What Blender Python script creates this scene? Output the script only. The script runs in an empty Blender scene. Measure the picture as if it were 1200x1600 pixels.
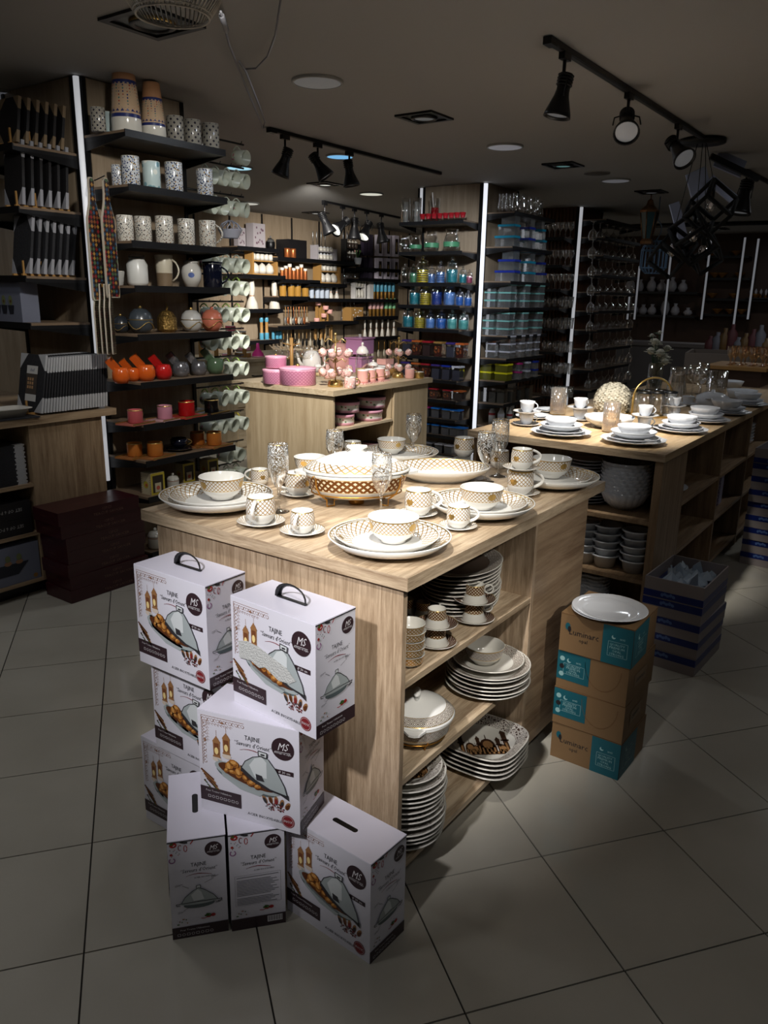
import bpy, math, random
from mathutils import Vector, Matrix
from math import sin, cos, pi, radians as rad
random.seed(7)
SC = bpy.context.scene
COL = SC.collection
# ---------------------------------------------------------------- camera
FPX, PITCH, ROLL, YAW, CAMH = 1221.077, 0.269683, -0.0181769, 0.6153895, 1.55
_f = Vector((cos(YAW)*cos(PITCH), sin(YAW)*cos(PITCH), -sin(PITCH)))
_r0 = Vector((sin(YAW), -cos(YAW), 0)); _d0 = _f.cross(_r0)
_r = _r0*cos(ROLL)+_d0*sin(ROLL); _d = _d0*cos(ROLL)-_r0*sin(ROLL)
cam_data = bpy.data.cameras.new('camera'); cam = bpy.data.objects.new('camera', cam_data); COL.objects.link(cam)
cam_data.lens = FPX/1600*36.0; cam_data.sensor_width = 36; cam_data.clip_start = 0.05; cam_data.clip_end = 100
M3 = Matrix((_r, -_d, -_f)).transposed()
cam.matrix_world = Matrix.Translation((0, 0, CAMH)) @ M3.to_4x4()
SC.camera = cam
def ray(x, y): return _f+_r*((x-600)/FPX)+_d*((y-800)/FPX)
def P(x, y, z=0.0):
    d = ray(x, y); t = (z-CAMH)/d.z; return Vector((d.x*t, d.y*t, z))
def PX(x, y, X):
    d = ray(x, y); t = X/d.x; return Vector((X, d.y*t, CAMH+d.z*t))
def PY(x, y, Y):
    d = ray(x, y); t = Y/d.y; return Vector((d.x*t, Y, CAMH+d.z*t))
def depth(p): return (Vector(p)-Vector((0, 0, CAMH))).dot(_f)
def RW(p, wpx): return wpx/2*depth(p)/FPX      # radius of something seen wpx wide at point p
# ---------------------------------------------------------------- world, exposure
SC.view_settings.view_transform = 'Standard'; SC.view_settings.look = 'None'
SC.view_settings.exposure = 0.0; SC.view_settings.gamma = 1.0; SC.view_settings.use_curve_mapping = False
w = bpy.data.worlds.new('shop_air'); SC.world = w; w.use_nodes = True
w.node_tree.nodes['Background'].inputs[0].default_value = (0.5, 0.5, 0.55, 1)
w.node_tree.nodes['Background'].inputs[1].default_value = 0.012
SC.cycles.max_bounces = 6; SC.cycles.diffuse_bounces = 2; SC.cycles.glossy_bounces = 3
SC.cycles.transparent_max_bounces = 24; SC.cycles.transmission_bounces = 4
SC.cycles.caustics_reflective = False; SC.cycles.caustics_refractive = False
SC.cycles.sample_clamp_indirect = 3.0
ZC = 2.6                                        # ceiling height
def lamp(name, kind, loc, aim, power, color=(1, 1, 1), size=0.1, cone=60, blend=0.5):
    l = bpy.data.lights.new(name, kind); l.energy = power; l.color = color
    if kind == 'SPOT': l.spot_size = rad(cone); l.spot_blend = blend; l.shadow_soft_size = size
    elif kind == 'AREA': l.shape = 'DISK'; l.size = size
    else: l.shadow_soft_size = size
    o = bpy.data.objects.new(name, l); COL.objects.link(o); o.location = loc
    o.rotation_euler = (Vector(aim)-Vector(loc)).to_track_quat('-Z', 'Y').to_euler(); return o
WARM, COOL = (1.0, .965, .90), (.86, .92, 1.0)
# spots added without fittings: bright over the dinnerware table, weaker around it
lamp('spot_table_near', 'SPOT', (.95, 0.80, 2.56), (1.98, 1.42, .9), 230, WARM, .05, 42, .95)
lamp('spot_table_far', 'SPOT', (2.55, 1.58, 2.52), (2.15, 1.52, .9), 130, WARM, .05, 37, 1)
lamp('spot_shelves', 'SPOT', (.25, -.35, 2.52), (1.64, 1.03, .74), 215, WARM, .05, 21, 1)
lamp('spot_side', 'SPOT', (1.5, -1.2, 2.5), (2.38, .97, .68), 110, WARM, .05, 19, 1)
lamp('spot_boxes', 'SPOT', (-.7, .75, 2.5), (1.42, 1.24, .76), 300, (.98, .97, 1), .06, 28, 1)
lamp('spot_pink', 'SPOT', (3.1, 2.7, 2.52), (4.6, 3.85, .80), 350, WARM, .05, 44, .9)
lamp('spot_second', 'SPOT', (3.0, 1.2, 2.52), (3.95, 1.5, .9), 420, WARM, .05, 46, 1)
lamp('spot_back_wall', 'SPOT', (6.2, 5.3, 2.52), (9.2, 7.9, .95), 800, WARM, .08, 66, 1)
lamp('spot_jars', 'SPOT', (5.0, 3.0, 2.5), (6.9, 4.4, 1.5), 180, COOL, .06, 56, .9)
lamp('spot_teal', 'SPOT', (6.0, 2.2, 2.5), (7.3, 3.7, .95), 22, COOL, .06, 60, .9)
lamp('spot_mugs', 'SPOT', (1.9, 1.9, 2.56), (3.1, 3.85, 1.45), 115, WARM, .06, 60, 1)
# downlights in the ceiling
DOWN = [(3.388, 2.859), (5.448, 2.85), (7.374, 2.724)]
for i, (x, y) in enumerate(DOWN): lamp('downlight_and_fill', 'AREA', (x, y, ZC-.03), (x, y, 0), 4, COOL, .22)
for x, y, e in ((.2, -.4, 3), (-.9, 2.4, 8), (2.6, -1.6, 2), (4.4, -.6, 1.5), (1.3, 3.0, 5)): lamp('downlight_and_fill', 'AREA', (x, y, ZC-.03), (x, y, 0), e, (.95, .97, 1), .5)  # added fill with no fixtures, sets the dim level around the near table
for x, y in ((6.6, .3), (9.5, .8), (9.5, 5.6), (12, 2.4), (5.6, 6.2), (4.2, 5.6)): lamp('downlight_and_fill', 'AREA', (x, y, ZC-.03), (x, y, 0), 5, (.9, .95, 1), .25)  # added fill with no fixtures, for the farther parts of the shop

# ---------------------------------------------------------------- materials
def lin(c):
    c = c/255.0; return c/12.92 if c <= .04045 else ((c+.055)/1.055)**2.4
def S(r, g, b): return (lin(r), lin(g), lin(b), 1)
_mats = {}
def base(name):
    m = bpy.data.materials.new(name); m.use_nodes = True
    nt = m.node_tree; return m, nt, nt.nodes['Principled BSDF']
def mat(name, rgb, rough=.5, metal=0., spec=.5, bump=0., bscale=40, emit=0, sheen=0, vary=.0):
    if name in _mats: return _mats[name]
    m, nt, b = base(name); c = S(*rgb)
    b.inputs['Base Color'].default_value = c; b.inputs['Roughness'].default_value = rough
    b.inputs['Metallic'].default_value = metal; b.inputs['Specular IOR Level'].default_value = spec
    if emit: b.inputs['Emission Color'].default_value = c; b.inputs['Emission Strength'].default_value = emit
    if vary or bump:
        tc = nt.nodes.new('ShaderNodeTexCoord'); n = nt.nodes.new('ShaderNodeTexNoise')
        n.inputs['Scale'].default_value = bscale; n.inputs['Detail'].default_value = 3
        nt.links.new(tc.outputs['Object'], n.inputs['Vector'])
        if vary:
            mx = nt.nodes.new('ShaderNodeMix'); mx.data_type = 'RGBA'
            mx.inputs['A'].default_value = tuple(v*(1-vary) for v in c[:3])+(1,)
            mx.inputs['B'].default_value = tuple(min(1, v*(1+vary)) for v in c[:3])+(1,)
            nt.links.new(n.outputs['Fac'], mx.inputs['Factor']); nt.links.new(mx.outputs['Result'], b.inputs['Base Color'])
        if bump:
            bp = nt.nodes.new('ShaderNodeBump'); bp.inputs['Strength'].default_value = bump; bp.inputs['Distance'].default_value = .01
            nt.links.new(n.outputs['Fac'], bp.inputs['Height']); nt.links.new(bp.outputs['Normal'], b.inputs['Normal'])
    _mats[name] = m; return m
def col(r, g, b, rough=.6, **k): return mat('paint_%02x%02x%02x_%d' % (r, g, b, int(rough*100)), (r, g, b), rough, **k)
def wood(name, light, dark, axis='x', scale=1., rough=.42):
    if name in _mats: return _mats[name]
    m, nt, b = base(name); L = nt.links.new; N = nt.nodes.new
    tc = N('ShaderNodeTexCoord'); mp = N('ShaderNodeMapping')
    s = {'x': (1.1, 16, 16), 'y': (16, 1.1, 16), 'z': (16, 16, 1.1)}[axis]
    mp.inputs['Scale'].default_value = tuple(v*scale for v in s)
    L(tc.outputs['Object'], mp.inputs['Vector'])
    n1 = N('ShaderNodeTexNoise'); n1.inputs['Scale'].default_value = 1.6; n1.inputs['Detail'].default_value = 5; n1.inputs['Distortion'].default_value = .9
    n2 = N('ShaderNodeTexNoise'); n2.inputs['Scale'].default_value = 9; n2.inputs['Detail'].default_value = 3; n2.inputs['Roughness'].default_value = .75
    L(mp.outputs['Vector'], n1.inputs['Vector']); L(mp.outputs['Vector'], n2.inputs['Vector'])
    ad = N('ShaderNodeMath'); ad.operation = 'MULTIPLY_ADD'; ad.inputs[1].default_value = .55
    L(n2.outputs['Fac'], ad.inputs[0]); L(n1.outputs['Fac'], ad.inputs[2])
    cr = N('ShaderNodeValToRGB'); cr.color_ramp.elements[0].position = .55; cr.color_ramp.elements[0].color = S(*dark)
    cr.color_ramp.elements[1].position = .98; cr.color_ramp.elements[1].color = S(*light)
    L(ad.outputs[0], cr.inputs['Fac']); L(cr.outputs['Color'], b.inputs['Base Color'])
    bp = N('ShaderNodeBump'); bp.inputs['Strength'].default_value = .18; bp.inputs['Distance'].default_value = .004
    L(ad.outputs[0], bp.inputs['Height']); L(bp.outputs['Normal'], b.inputs['Normal'])
    b.inputs['Roughness'].default_value = rough; _mats[name] = m; return m
def glass(name, tint=(1, 1, 1), frost=0.0, gloss=.0, cloud=0.0):
    if name in _mats: return _mats[name]
    m = bpy.data.materials.new(name); m.use_nodes = True; nt = m.node_tree; nt.nodes.clear(); N = nt.nodes.new; L = nt.links.new
    o = N('ShaderNodeOutputMaterial'); t = N('ShaderNodeBsdfTransparent'); g = N('ShaderNodeBsdfGlossy')
    t.inputs[0].default_value = (*tint, 1); g.inputs['Roughness'].default_value = .06; g.inputs['Color'].default_value = (1, 1, 1, 1)
    lw = N('ShaderNodeLayerWeight'); lw.inputs['Blend'].default_value = .32
    mu = N('ShaderNodeMath'); mu.operation = 'MULTIPLY_ADD'; mu.inputs[1].default_value = .8; mu.inputs[2].default_value = .05+gloss; mu.use_clamp = True
    L(lw.outputs['Facing'], mu.inputs[0]); mx = N('ShaderNodeMixShader'); L(mu.outputs[0], mx.inputs[0]); L(t.outputs[0], mx.inputs[1]); L(g.outputs[0], mx.inputs[2])
    last = mx
    if frost:
        d = N('ShaderNodeBsdfDiffuse'); d.inputs[0].default_value = (.85, .88, .9, 1)
        tc = N('ShaderNodeTexCoord'); v = N('ShaderNodeTexVoronoi'); v.inputs['Scale'].default_value = 240
        L(tc.outputs['Object'], v.inputs['Vector']); lt = N('ShaderNodeMath'); lt.operation = 'LESS_THAN'; lt.inputs[1].default_value = .34
        L(v.outputs['Distance'], lt.inputs[0]); m2 = N('ShaderNodeMath'); m2.operation = 'MULTIPLY'; m2.inputs[1].default_value = frost
        L(lt.outputs[0], m2.inputs[0]); mx2 = N('ShaderNodeMixShader'); L(m2.outputs[0], mx2.inputs[0]); L(mx.outputs[0], mx2.inputs[1]); L(d.outputs[0], mx2.inputs[2]); last = mx2
    if cloud:
        d = N('ShaderNodeBsdfDiffuse'); d.inputs[0].default_value = (.62, .66, .68, 1); m3 = N('ShaderNodeMixShader'); m3.inputs[0].default_value = cloud; L(last.outputs[0], m3.inputs[1]); L(d.outputs[0], m3.inputs[2]); last = m3
    L(last.outputs[0], o.inputs[0]); _mats[name] = m; return m
def lattice(name, bg, line, width=.10, kind='lattice', metal=.8, rough=.3, bgrough=.12):
    """crossed lines on a band; uses the cell coordinates kept in the UV map"""
    if name in _mats: return _mats[name]
    m, nt, b = base(name); L = nt.links.new; N = nt.nodes.new
    def mt(op, a=None, c=None, d=None):
        n = N('ShaderNodeMath'); n.operation = op
        for i, v in enumerate((a, c, d)):
            if v is None: continue
            if isinstance(v, (int, float)): n.inputs[i].default_value = v
            else: L(v, n.inputs[i])
        return n.outputs[0]
    uv = N('ShaderNodeUVMap'); sp = N('ShaderNodeSeparateXYZ'); L(uv.outputs[0], sp.inputs[0])
    u, v = sp.outputs[0], sp.outputs[1]
    p = mt('ABSOLUTE', mt('SUBTRACT', mt('FRACT', mt('ADD', u, v)), .5)); q = mt('ABSOLUTE', mt('SUBTRACT', mt('FRACT', mt('SUBTRACT', u, v)), .5))
    if kind == 'lattice': fac = mt('GREATER_THAN', mt('MAXIMUM', p, q), .5-width)
    elif kind == 'diamond':      # nested diamonds
        mx = mt('MAXIMUM', p, q); fac = mt('MAXIMUM', mt('GREATER_THAN', mx, .5-width), mt('MULTIPLY', mt('LESS_THAN', mx, .30), mt('GREATER_THAN', mx, .17)))
    elif kind == 'pearl':        # solid band with light diamonds and dots
        mx = mt('MAXIMUM', p, q); fac = mt('SUBTRACT', 1, mt('LESS_THAN', mx, .26))
    elif kind == 'tiles':
        mx = mt('MAXIMUM', p, q); fac = mt('MAXIMUM', mt('LESS_THAN', mx, .25), mt('MULTIPLY', mt('LESS_THAN', mx, .45), mt('GREATER_THAN', mx, .37)))
    elif kind == 'ornate':
        vo = N('ShaderNodeTexVoronoi'); vo.feature = 'DISTANCE_TO_EDGE'; vo.inputs['Scale'].default_value = 3.4; L(uv.outputs[0], vo.inputs['Vector'])
        fac = mt('LESS_THAN', mt('ABSOLUTE', mt('SUBTRACT', vo.outputs['Distance'], .12)), .075)
        fac = mt('SUBTRACT', 1, fac)
    mx = N('ShaderNodeMix'); mx.data_type = 'RGBA'; L(fac, mx.inputs['Factor']); mx.inputs['A'].default_value = S(*bg); mx.inputs['B'].default_value = S(*line)
    L(mx.outputs['Result'], b.inputs['Base Color'])
    L(mt('MULTIPLY', fac, metal), b.inputs['Metallic']); L(mt('MULTIPLY_ADD', fac, rough-bgrough, bgrough), b.inputs['Roughness'])
    _mats[name] = m; return m
CER = mat('glazed_porcelain', (238, 236, 230), .12, spec=.6)
CER2 = mat('cream_porcelain', (214, 210, 200), .16, spec=.6)
OPAL = mat('opal_glass', (222, 224, 228), .1, spec=.6)
GOLD = mat('gold_trim', (206, 172, 104), .28, .85)
GOLD2 = mat('gold_wire', (196, 142, 62), .28, .9)
LAT = lattice('gold_lattice_glaze', (240, 238, 232), (170, 132, 66), .115, metal=.55, rough=.35)
LATB = lattice('gold_brown_band', (238, 226, 196), (120, 72, 24), .1, 'pearl', .55)
LATG = lattice('brown_diamond_glaze', (226, 220, 208), (78, 50, 36), .07, 'diamond', .1)
LATGOLD = lattice('gold_diamond_glaze', (240, 232, 210), (188, 138, 56), .16, 'diamond', .8)
LATO = lattice('brown_scroll_glaze', (222, 216, 206), (62, 42, 34), .1, 'ornate', .0)
BLK = mat('black_metal', (16, 16, 18), .4, .3)
BLKP = mat('black_plastic', (14, 14, 16), .35)
SHELF = mat('black_shelf', (12, 12, 15), .45)
OAKX = wood('oak_board_x', (212, 190, 160), (144, 120, 94), 'x', 2.0)
OAKY = wood('oak_board_y', (212, 190, 160), (144, 120, 94), 'y', 2.0)
OAKZ = wood('oak_board_z', (200, 176, 148), (146, 122, 96), 'z', 2.4)
PALEX = wood('pale_oak_x', (208, 190, 160), (180, 158, 126), 'x')
PALEZ = wood('pale_oak_z', (200, 180, 148), (172, 150, 118), 'z', .7)
BROWNZ = wood('wall_laminate', (164, 146, 124), (140, 122, 100), 'z', .6)
SLATW = wood('slat_wood', (120, 74, 40), (84, 50, 26), 'z')
GLS = glass('clear_glass'); GLSF = glass('etched_glass', frost=.75, gloss=.05); GLSC = glass('cut_glass', gloss=.14); GLSW = glass('cloudy_glass', gloss=.12, cloud=.10)
AMB = glass('amber_glass', (1, .8, .55), gloss=.05)

# ---------------------------------------------------------------- mesh builder
class MB:
    def __init__(s): s.v = []; s.f = []; s.mi = []; s.uv = []; s.sm = []; s.mats = []
    def m(s, mt):
        if mt not in s.mats: s.mats.append(mt)
        return s.mats.index(mt)
    def face(s, idx, mt, uv=None, smooth=False):
        s.f.append(idx); s.mi.append(s.m(mt)); s.uv.append(uv); s.sm.append(smooth)
    def poly(s, pts, mt, uv=None):
        b = len(s.v); s.v += [tuple(p) for p in pts]; s.face(list(range(b, b+len(pts))), mt, uv); return s
    def box(s, x0, y0, z0, x1, y1, z1, mt, rot=None, c=None):
        b = len(s.v); pts = [(x, y, z) for z in (z0, z1) for y in (y0, y1) for x in (x0, x1)]
        if rot: pts = [tuple(rot @ Vector(p)) for p in pts]
        if c: pts = [(p[0]+c[0], p[1]+c[1], p[2]+c[2]) for p in pts]
        s.v += pts
        for q in ((0, 2, 3, 1), (4, 5, 7, 6), (0, 1, 5, 4), (2, 6, 7, 3), (0, 4, 6, 2), (1, 3, 7, 5)): s.face([b+i for i in q], mt)
        return s
    def lathe(s, prof, n=24, c=(0, 0, 0), sx=1, sy=1, cells=0, sup=0, flat=False, wave=None, rib=None):
        """prof: (r, z, material of the band that starts here); sup: superellipse power for squarish dishes"""
        b = len(s.v)
        for r, z, *_ in prof:
            for k in range(n):
                a = 2*pi*k/n; ca, sa = cos(a), sin(a); q = 1
                if sup: q = (abs(ca)**sup+abs(sa)**sup)**(-1/sup)
                if wave: q *= 1+wave[1]*(cos(wave[0]*a)-1)*(r/prof_max(prof))**4
                if rib: q *= 1+rib[1]*cos(rib[0]*a)
                s.v.append((c[0]+r*q*ca*sx, c[1]+r*q*sa*sy, c[2]+z))
        acc = 0; prev = None
        for i in range(len(prof)-1):
            r0, z0, mt = prof[i]; r1, z1 = prof[i+1][:2]
            if mt != prev: acc = 0
            prev = mt; ra = max((r0+r1)/2, 1e-4); dl = math.hypot(r1-r0, z1-z0)*(cells/(2*pi*ra) if cells else 1)
            for k in range(n):
                k2 = (k+1) % n; f = [b+i*n+k, b+i*n+k2, b+(i+1)*n+k2, b+(i+1)*n+k]
                uv = None
                if cells: u0 = k/n*cells; u1 = (k+1)/n*cells; uv = [(u0, acc), (u1, acc), (u1, acc+dl), (u0, acc+dl)]
                s.face(f, mt, uv, not flat)
            acc += dl
        return s
    def cap(s, r, z, mt, n=16, c=(0, 0, 0), sx=1, sy=1):
        return s.poly([(c[0]+r*cos(2*pi*k/n)*sx, c[1]+r*sin(2*pi*k/n)*sy, c[2]+z) for k in range(n)], mt)
    def tube(s, path, r, mt, n=6, closed=False, ry=None):
        path = [Vector(p) for p in path]; b = len(s.v); m = len(path); up0 = None
        for i, p in enumerate(path):
            a = path[(i-1) % m] if (closed or i) else p; c = path[(i+1) % m] if (closed or i < m-1) else p
            t = (c-a).normalized() if (c-a).length > 1e-9 else Vector((0, 0, 1))
            if up0 is None: up0 = t.orthogonal().normalized()
            up = (up0-t*up0.dot(t)); up = up.normalized() if up.length > 1e-6 else t.orthogonal().normalized(); up0 = up
            sd = t.cross(up)
            rr = r[i] if isinstance(r, (list, tuple)) else r; r2 = rr if ry is None else ry
            for k in range(n): an = 2*pi*k/n; s.v.append(tuple(p+up*cos(an)*rr+sd*sin(an)*r2))
        for i in range(m if closed else m-1):
            for k in range(n):
                k2 = (k+1) % n; j = (i+1) % m; s.face([b+i*n+k, b+i*n+k2, b+j*n+k2, b+j*n+k], mt, None, True)
        if not closed: s.face([b+k for k in range(n)][::-1], mt); s.face([b+(m-1)*n+k for k in range(n)], mt)
        return s
    def prism(s, pts, z0, z1, mt, side=None):
        b = len(s.v); n = len(pts); s.v += [(x, y, z0) for x, y in pts]+[(x, y, z1) for x, y in pts]
        s.face(list(range(b, b+n))[::-1], mt); s.face(list(range(b+n, b+2*n)), mt)
        for i in range(n): j = (i+1) % n; s.face([b+i, b+j, b+n+j, b+n+i], side or mt)
        return s
    def sphere(s, r, mt, c=(0, 0, 0), n=12, m=8, sz=1, t0=0., t1=1.):
        return s.lathe([(max(r*sin(pi*(t0+(t1-t0)*i/m)), 1e-4), -r*cos(pi*(t0+(t1-t0)*i/m))*sz, mt) for i in range(m+1)], n, c)
    def xf(s, M, start=0):
        s.v = s.v[:start]+[tuple(M @ Vector(p)) for p in s.v[start:]]; return s
    def build(s, name, parent=None, loc=None, rz=0):
        me = bpy.data.meshes.new(name); me.from_pydata(s.v, [], s.f)
        for q in s.mats: me.materials.append(q)
        me.polygons.foreach_set('material_index', s.mi); me.polygons.foreach_set('use_smooth', s.sm)
        if any(u is not None for u in s.uv):
            ul = me.uv_layers.new(name='UVMap'); flat = []
            for f, u in zip(s.f, s.uv):
                for i in range(len(f)): flat += list(u[i]) if u else [0., 0.]
            ul.data.foreach_set('uv', flat)
        me.update(); o = bpy.data.objects.new(name, me); COL.objects.link(o)
        if parent: o.parent = parent
        if loc is not None: o.location = loc; o.rotation_euler[2] = rz
        return o
def prof_max(p): return max(q[0] for q in p)
def B(x0, y0, z0, x1, y1, z1, mt): return MB().box(x0, y0, z0, x1, y1, z1, mt)
# ---------------------------------------------------------------- things
def tag(o, label=None, cat=None, group=None, kind=None):
    if label:
        o['label'] = label
        if not 4 <= len(label.split()) <= 16: print('LABELLEN', len(label.split()), label)
    if cat: o['category'] = cat
    if group: o['group'] = group
    if kind: o['kind'] = kind
    return o
def thing(name, label, cat, loc=(0, 0, 0), rz=0, group=None):
    o = bpy.data.objects.new(name, None); COL.objects.link(o); o.location = loc; o.rotation_euler[2] = rz
    o.empty_display_size = .05; return tag(o, label, cat, group)
_kids = {}
def dup(o, parent=None):
    c = o.copy(); COL.objects.link(c); c.parent = parent
    for ch in o.children: dup(ch, c)
    return c
_proto = {}
def put(build, loc, label, cat, group=None, rz=0, sc=1., name=None, key=None, tilt=None):
    """first call of a kind builds it, later calls copy the thing and its parts"""
    k = key or build
    if k not in _proto: o = build(); _proto[k] = o
    else:
        o = dup(_proto[k])
        for p in ('group',):
            if p in o: del o[p]
    o.location = loc; o.rotation_euler = (tilt[0], tilt[1], rz) if tilt else (0, 0, rz); o.scale = (sc, sc, sc) if not isinstance(sc, tuple) else sc
    if name: o.name = name
    return tag(o, label, cat, group)
def E0(name): 
    o = bpy.data.objects.new(name, None); COL.objects.link(o); o.empty_display_size = .05; return o
ORD = ['', 'second', 'third', 'fourth', 'fifth', 'sixth', 'seventh', 'eighth', 'ninth', 'tenth', 'eleventh', 'twelfth', 'thirteenth', 'fourteenth', 'fifteenth', 'sixteenth', 'seventeenth', 'eighteenth', 'nineteenth', 'twentieth', 'twenty first', 'twenty second', 'twenty third', 'twenty fourth', 'twenty fifth', 'twenty sixth']
def nth(i, n):
    if i == 0: return 'leftmost'
    if i == n-1: return 'rightmost'
    return ORD[i]+' from left'
def nlow(i, n):
    if i == 0: return 'lowest'
    if i == n-1: return 'topmost'
    return ORD[i]+' from bottom'
# ---------------------------------------------------------------- text and flat print
_tx = {}
def text_mesh(t, res=1, shear=0):
    k = (t, res, shear)
    if k not in _tx:
        c = bpy.data.curves.new('t', 'FONT'); c.body = t; c.size = 1; c.resolution_u = res; c.align_x = 'CENTER'; c.shear = shear
        o = bpy.data.objects.new('t', c); COL.objects.link(o); bpy.context.view_layer.update()
        me = o.evaluated_get(bpy.context.evaluated_depsgraph_get()).to_mesh()
        _tx[k] = ([tuple(v.co) for v in me.vertices], [list(p.vertices) for p in me.polygons])
        o.evaluated_get(bpy.context.evaluated_depsgraph_get()).to_mesh_clear()
        bpy.data.objects.remove(o); bpy.data.curves.remove(c)
    return _tx[k]
class Print:
    """ink on a flat face: O origin (lower left), U right, V up, N outwards; all sizes in metres"""
    def __init__(s, O, U, V): s.O = Vector(O); s.U = Vector(U); s.V = Vector(V); s.N = s.U.cross(s.V); s.mb = MB()
    def pt(s, x, y, l): return tuple(s.O+s.U*x+s.V*y+s.N*(.0005+.0004*l))
    def poly(s, pts, m, l=0): s.mb.poly([s.pt(x, y, l) for x, y in pts], m); return s
    def rect(s, x0, y0, x1, y1, m, l=0): return s.poly([(x0, y0), (x1, y0), (x1, y1), (x0, y1)], m, l)
    def disc(s, x, y, r, m, l=0, ry=None, n=18, a0=0):
        ry = ry or r; ca, sa = cos(a0), sin(a0)
        return s.poly([(x+r*cos(2*pi*k/n)*ca-ry*sin(2*pi*k/n)*sa, y+r*cos(2*pi*k/n)*sa+ry*sin(2*pi*k/n)*ca) for k in range(n)], m, l)
    def line(s, pts, w, m, l=1):
        for (x0, y0), (x1, y1) in zip(pts, pts[1:]):
            d = math.hypot(x1-x0, y1-y0) or 1e-6; nx, ny = -(y1-y0)/d*w/2, (x1-x0)/d*w/2
            s.poly([(x0+nx, y0+ny), (x0-nx, y0-ny), (x1-nx, y1-ny), (x1+nx, y1+ny)], m, l)
        return s
    def arc(s, x, y, r, a0, a1, w, m, l=1, ry=None, n=10):
        ry = ry or r; return s.line([(x+r*cos(rad(a0+(a1-a0)*k/n)), y+ry*sin(rad(a0+(a1-a0)*k/n))) for k in range(n+1)], w, m, l)
    def text(s, t, x, y, size, m, l=1, ang=0, shear=0, sx=1.):
        V, F = text_mesh(t, 1, shear); b = len(s.mb.v); ca, sa = cos(ang), sin(ang)
        for q in V: X = q[0]*size*sx; Y = q[1]*size; s.mb.v.append(s.pt(x+X*ca-Y*sa, y+X*sa+Y*ca, l))
        for f in F: s.mb.face([b+i for i in f], m)
        return s
    def build(s, name, parent): return s.mb.build(name, parent)
# ================================================================ the setting
def tile_mat():
    m, nt, b = base('polished_floor_tile'); L = nt.links.new; N = nt.nodes.new
    tc = N('ShaderNodeTexCoord'); n = N('ShaderNodeTexNoise'); n.inputs['Scale'].default_value = 2.2; n.inputs['Detail'].default_value = 6
    oi = N('ShaderNodeObjectInfo'); ad = N('ShaderNodeVectorMath'); L(tc.outputs['Object'], ad.inputs[0]); L(oi.outputs['Location'], ad.inputs[1]); L(ad.outputs[0], n.inputs['Vector'])
    cr = N('ShaderNodeValToRGB'); cr.color_ramp.elements[0].position = .3; cr.color_ramp.elements[0].color = S(176, 170, 156); cr.color_ramp.elements[1].position = .75; cr.color_ramp.elements[1].color = S(194, 188, 174)
    L(n.outputs['Fac'], cr.inputs['Fac']); L(cr.outputs['Color'], b.inputs['Base Color']); b.inputs['Roughness'].default_value = .12; b.inputs['Specular IOR Level'].default_value = .35
    return m
TILE = tile_mat()
GROUT = mat('dark_grout', (52, 48, 44), .9)
floor = MB().box(-2.5, -5, -.1, 15, 9.5, -.004, GROUT).build('floor'); tag(floor, kind='structure')
TS = .413; TA = rad(-37.3); tu = Vector((cos(TA), sin(TA), 0)); tv = Vector((-sin(TA), cos(TA), 0))
def tile_mesh():
    g = .0022; h = TS/2-g; mb = MB(); mb.box(-h, -h, -.009, h, h, 0, TILE); me = mb.build('tile'); return me
t0 = tile_mesh(); t0.parent = floor; first = True; cand = []; far = []
for i in range(-30, 45):
    for j in range(-20, 45):
        c = tu*((i+.5+.48)*TS)+tv*((j+.5+.07)*TS)
        if not (-2.3 < c.x < 14.8 and -4.8 < c.y < 9.3): continue
        q = Vector((c.x, c.y, -CAMH)); d = q.dot(_f)
        inframe = d > .35 and -80 < 600+FPX*q.dot(_r)/d < 1280 and 300 < 800+FPX*q.dot(_d)/d < 1800
        (cand if inframe and d < 7.5 else far).append((d, c))
cand.sort(key=lambda a: a[0])
for n, (d, c) in enumerate(cand[:290]):
    o = t0 if n == 0 else t0.copy()
    if n: COL.objects.link(o)
    o.parent = floor; o.location = c; o.rotation_euler[2] = TA
mb = MB()
for d, c in far+cand[290:]:
    if d > -1: mb.box(-TS/2+.0022, -TS/2+.0022, -.009, TS/2-.0022, TS/2-.0022, 0, TILE, Matrix.Rotation(TA, 3, 'Z'), c)
tag(mb.build('tile_field', floor), kind='stuff')
CEIL = mat('ceiling_paint', (162, 159, 156), .9, bump=.02, bscale=60)
tag(MB().box(-2.5, -5, ZC, 15, 9.5, ZC+.1, CEIL).build('ceiling'), kind='structure')
WALLP = mat('wall_paint', (120, 112, 102), .9)
tag(MB().box(-2.6, -5, 0, -2.5, 9.5, ZC, WALLP).build('wall_rear'), kind='structure')
tag(MB().box(-2.5, -5.1, 0, 15, -5, ZC, WALLP).build('wall_right'), kind='structure')
WX = 13.9
tag(MB().box(WX, -5, 0, WX+.1, 9.5, ZC, mat('far_wall_wood', (70, 48, 34), .6)).build('wall_far'), kind='structure')
YB = 7.92
bw = MB().box(-2.5, YB+.02, 0, WX, YB+.12, ZC, BROWNZ).build('wall_left'); tag(bw, kind='structure')
xx = 1.0; k = 0
while xx < 12.8:                                   # laminate panels and slotted uprights of the long wall
    if xx > 5.5: B(xx+.012, YB, .1, xx+.588, YB+.02, ZC-.005, BROWNZ).build('wall_panel', bw)
    if xx > 5.5: B(xx-.011, YB-.012, .1, xx+.011, YB+.02, ZC-.01, BLK).build('upright_rail', bw)
    xx += .6
B(1, YB-.008, 0, 12.8, YB+.02, .09, BLKP).build('baseboard', bw)

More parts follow.
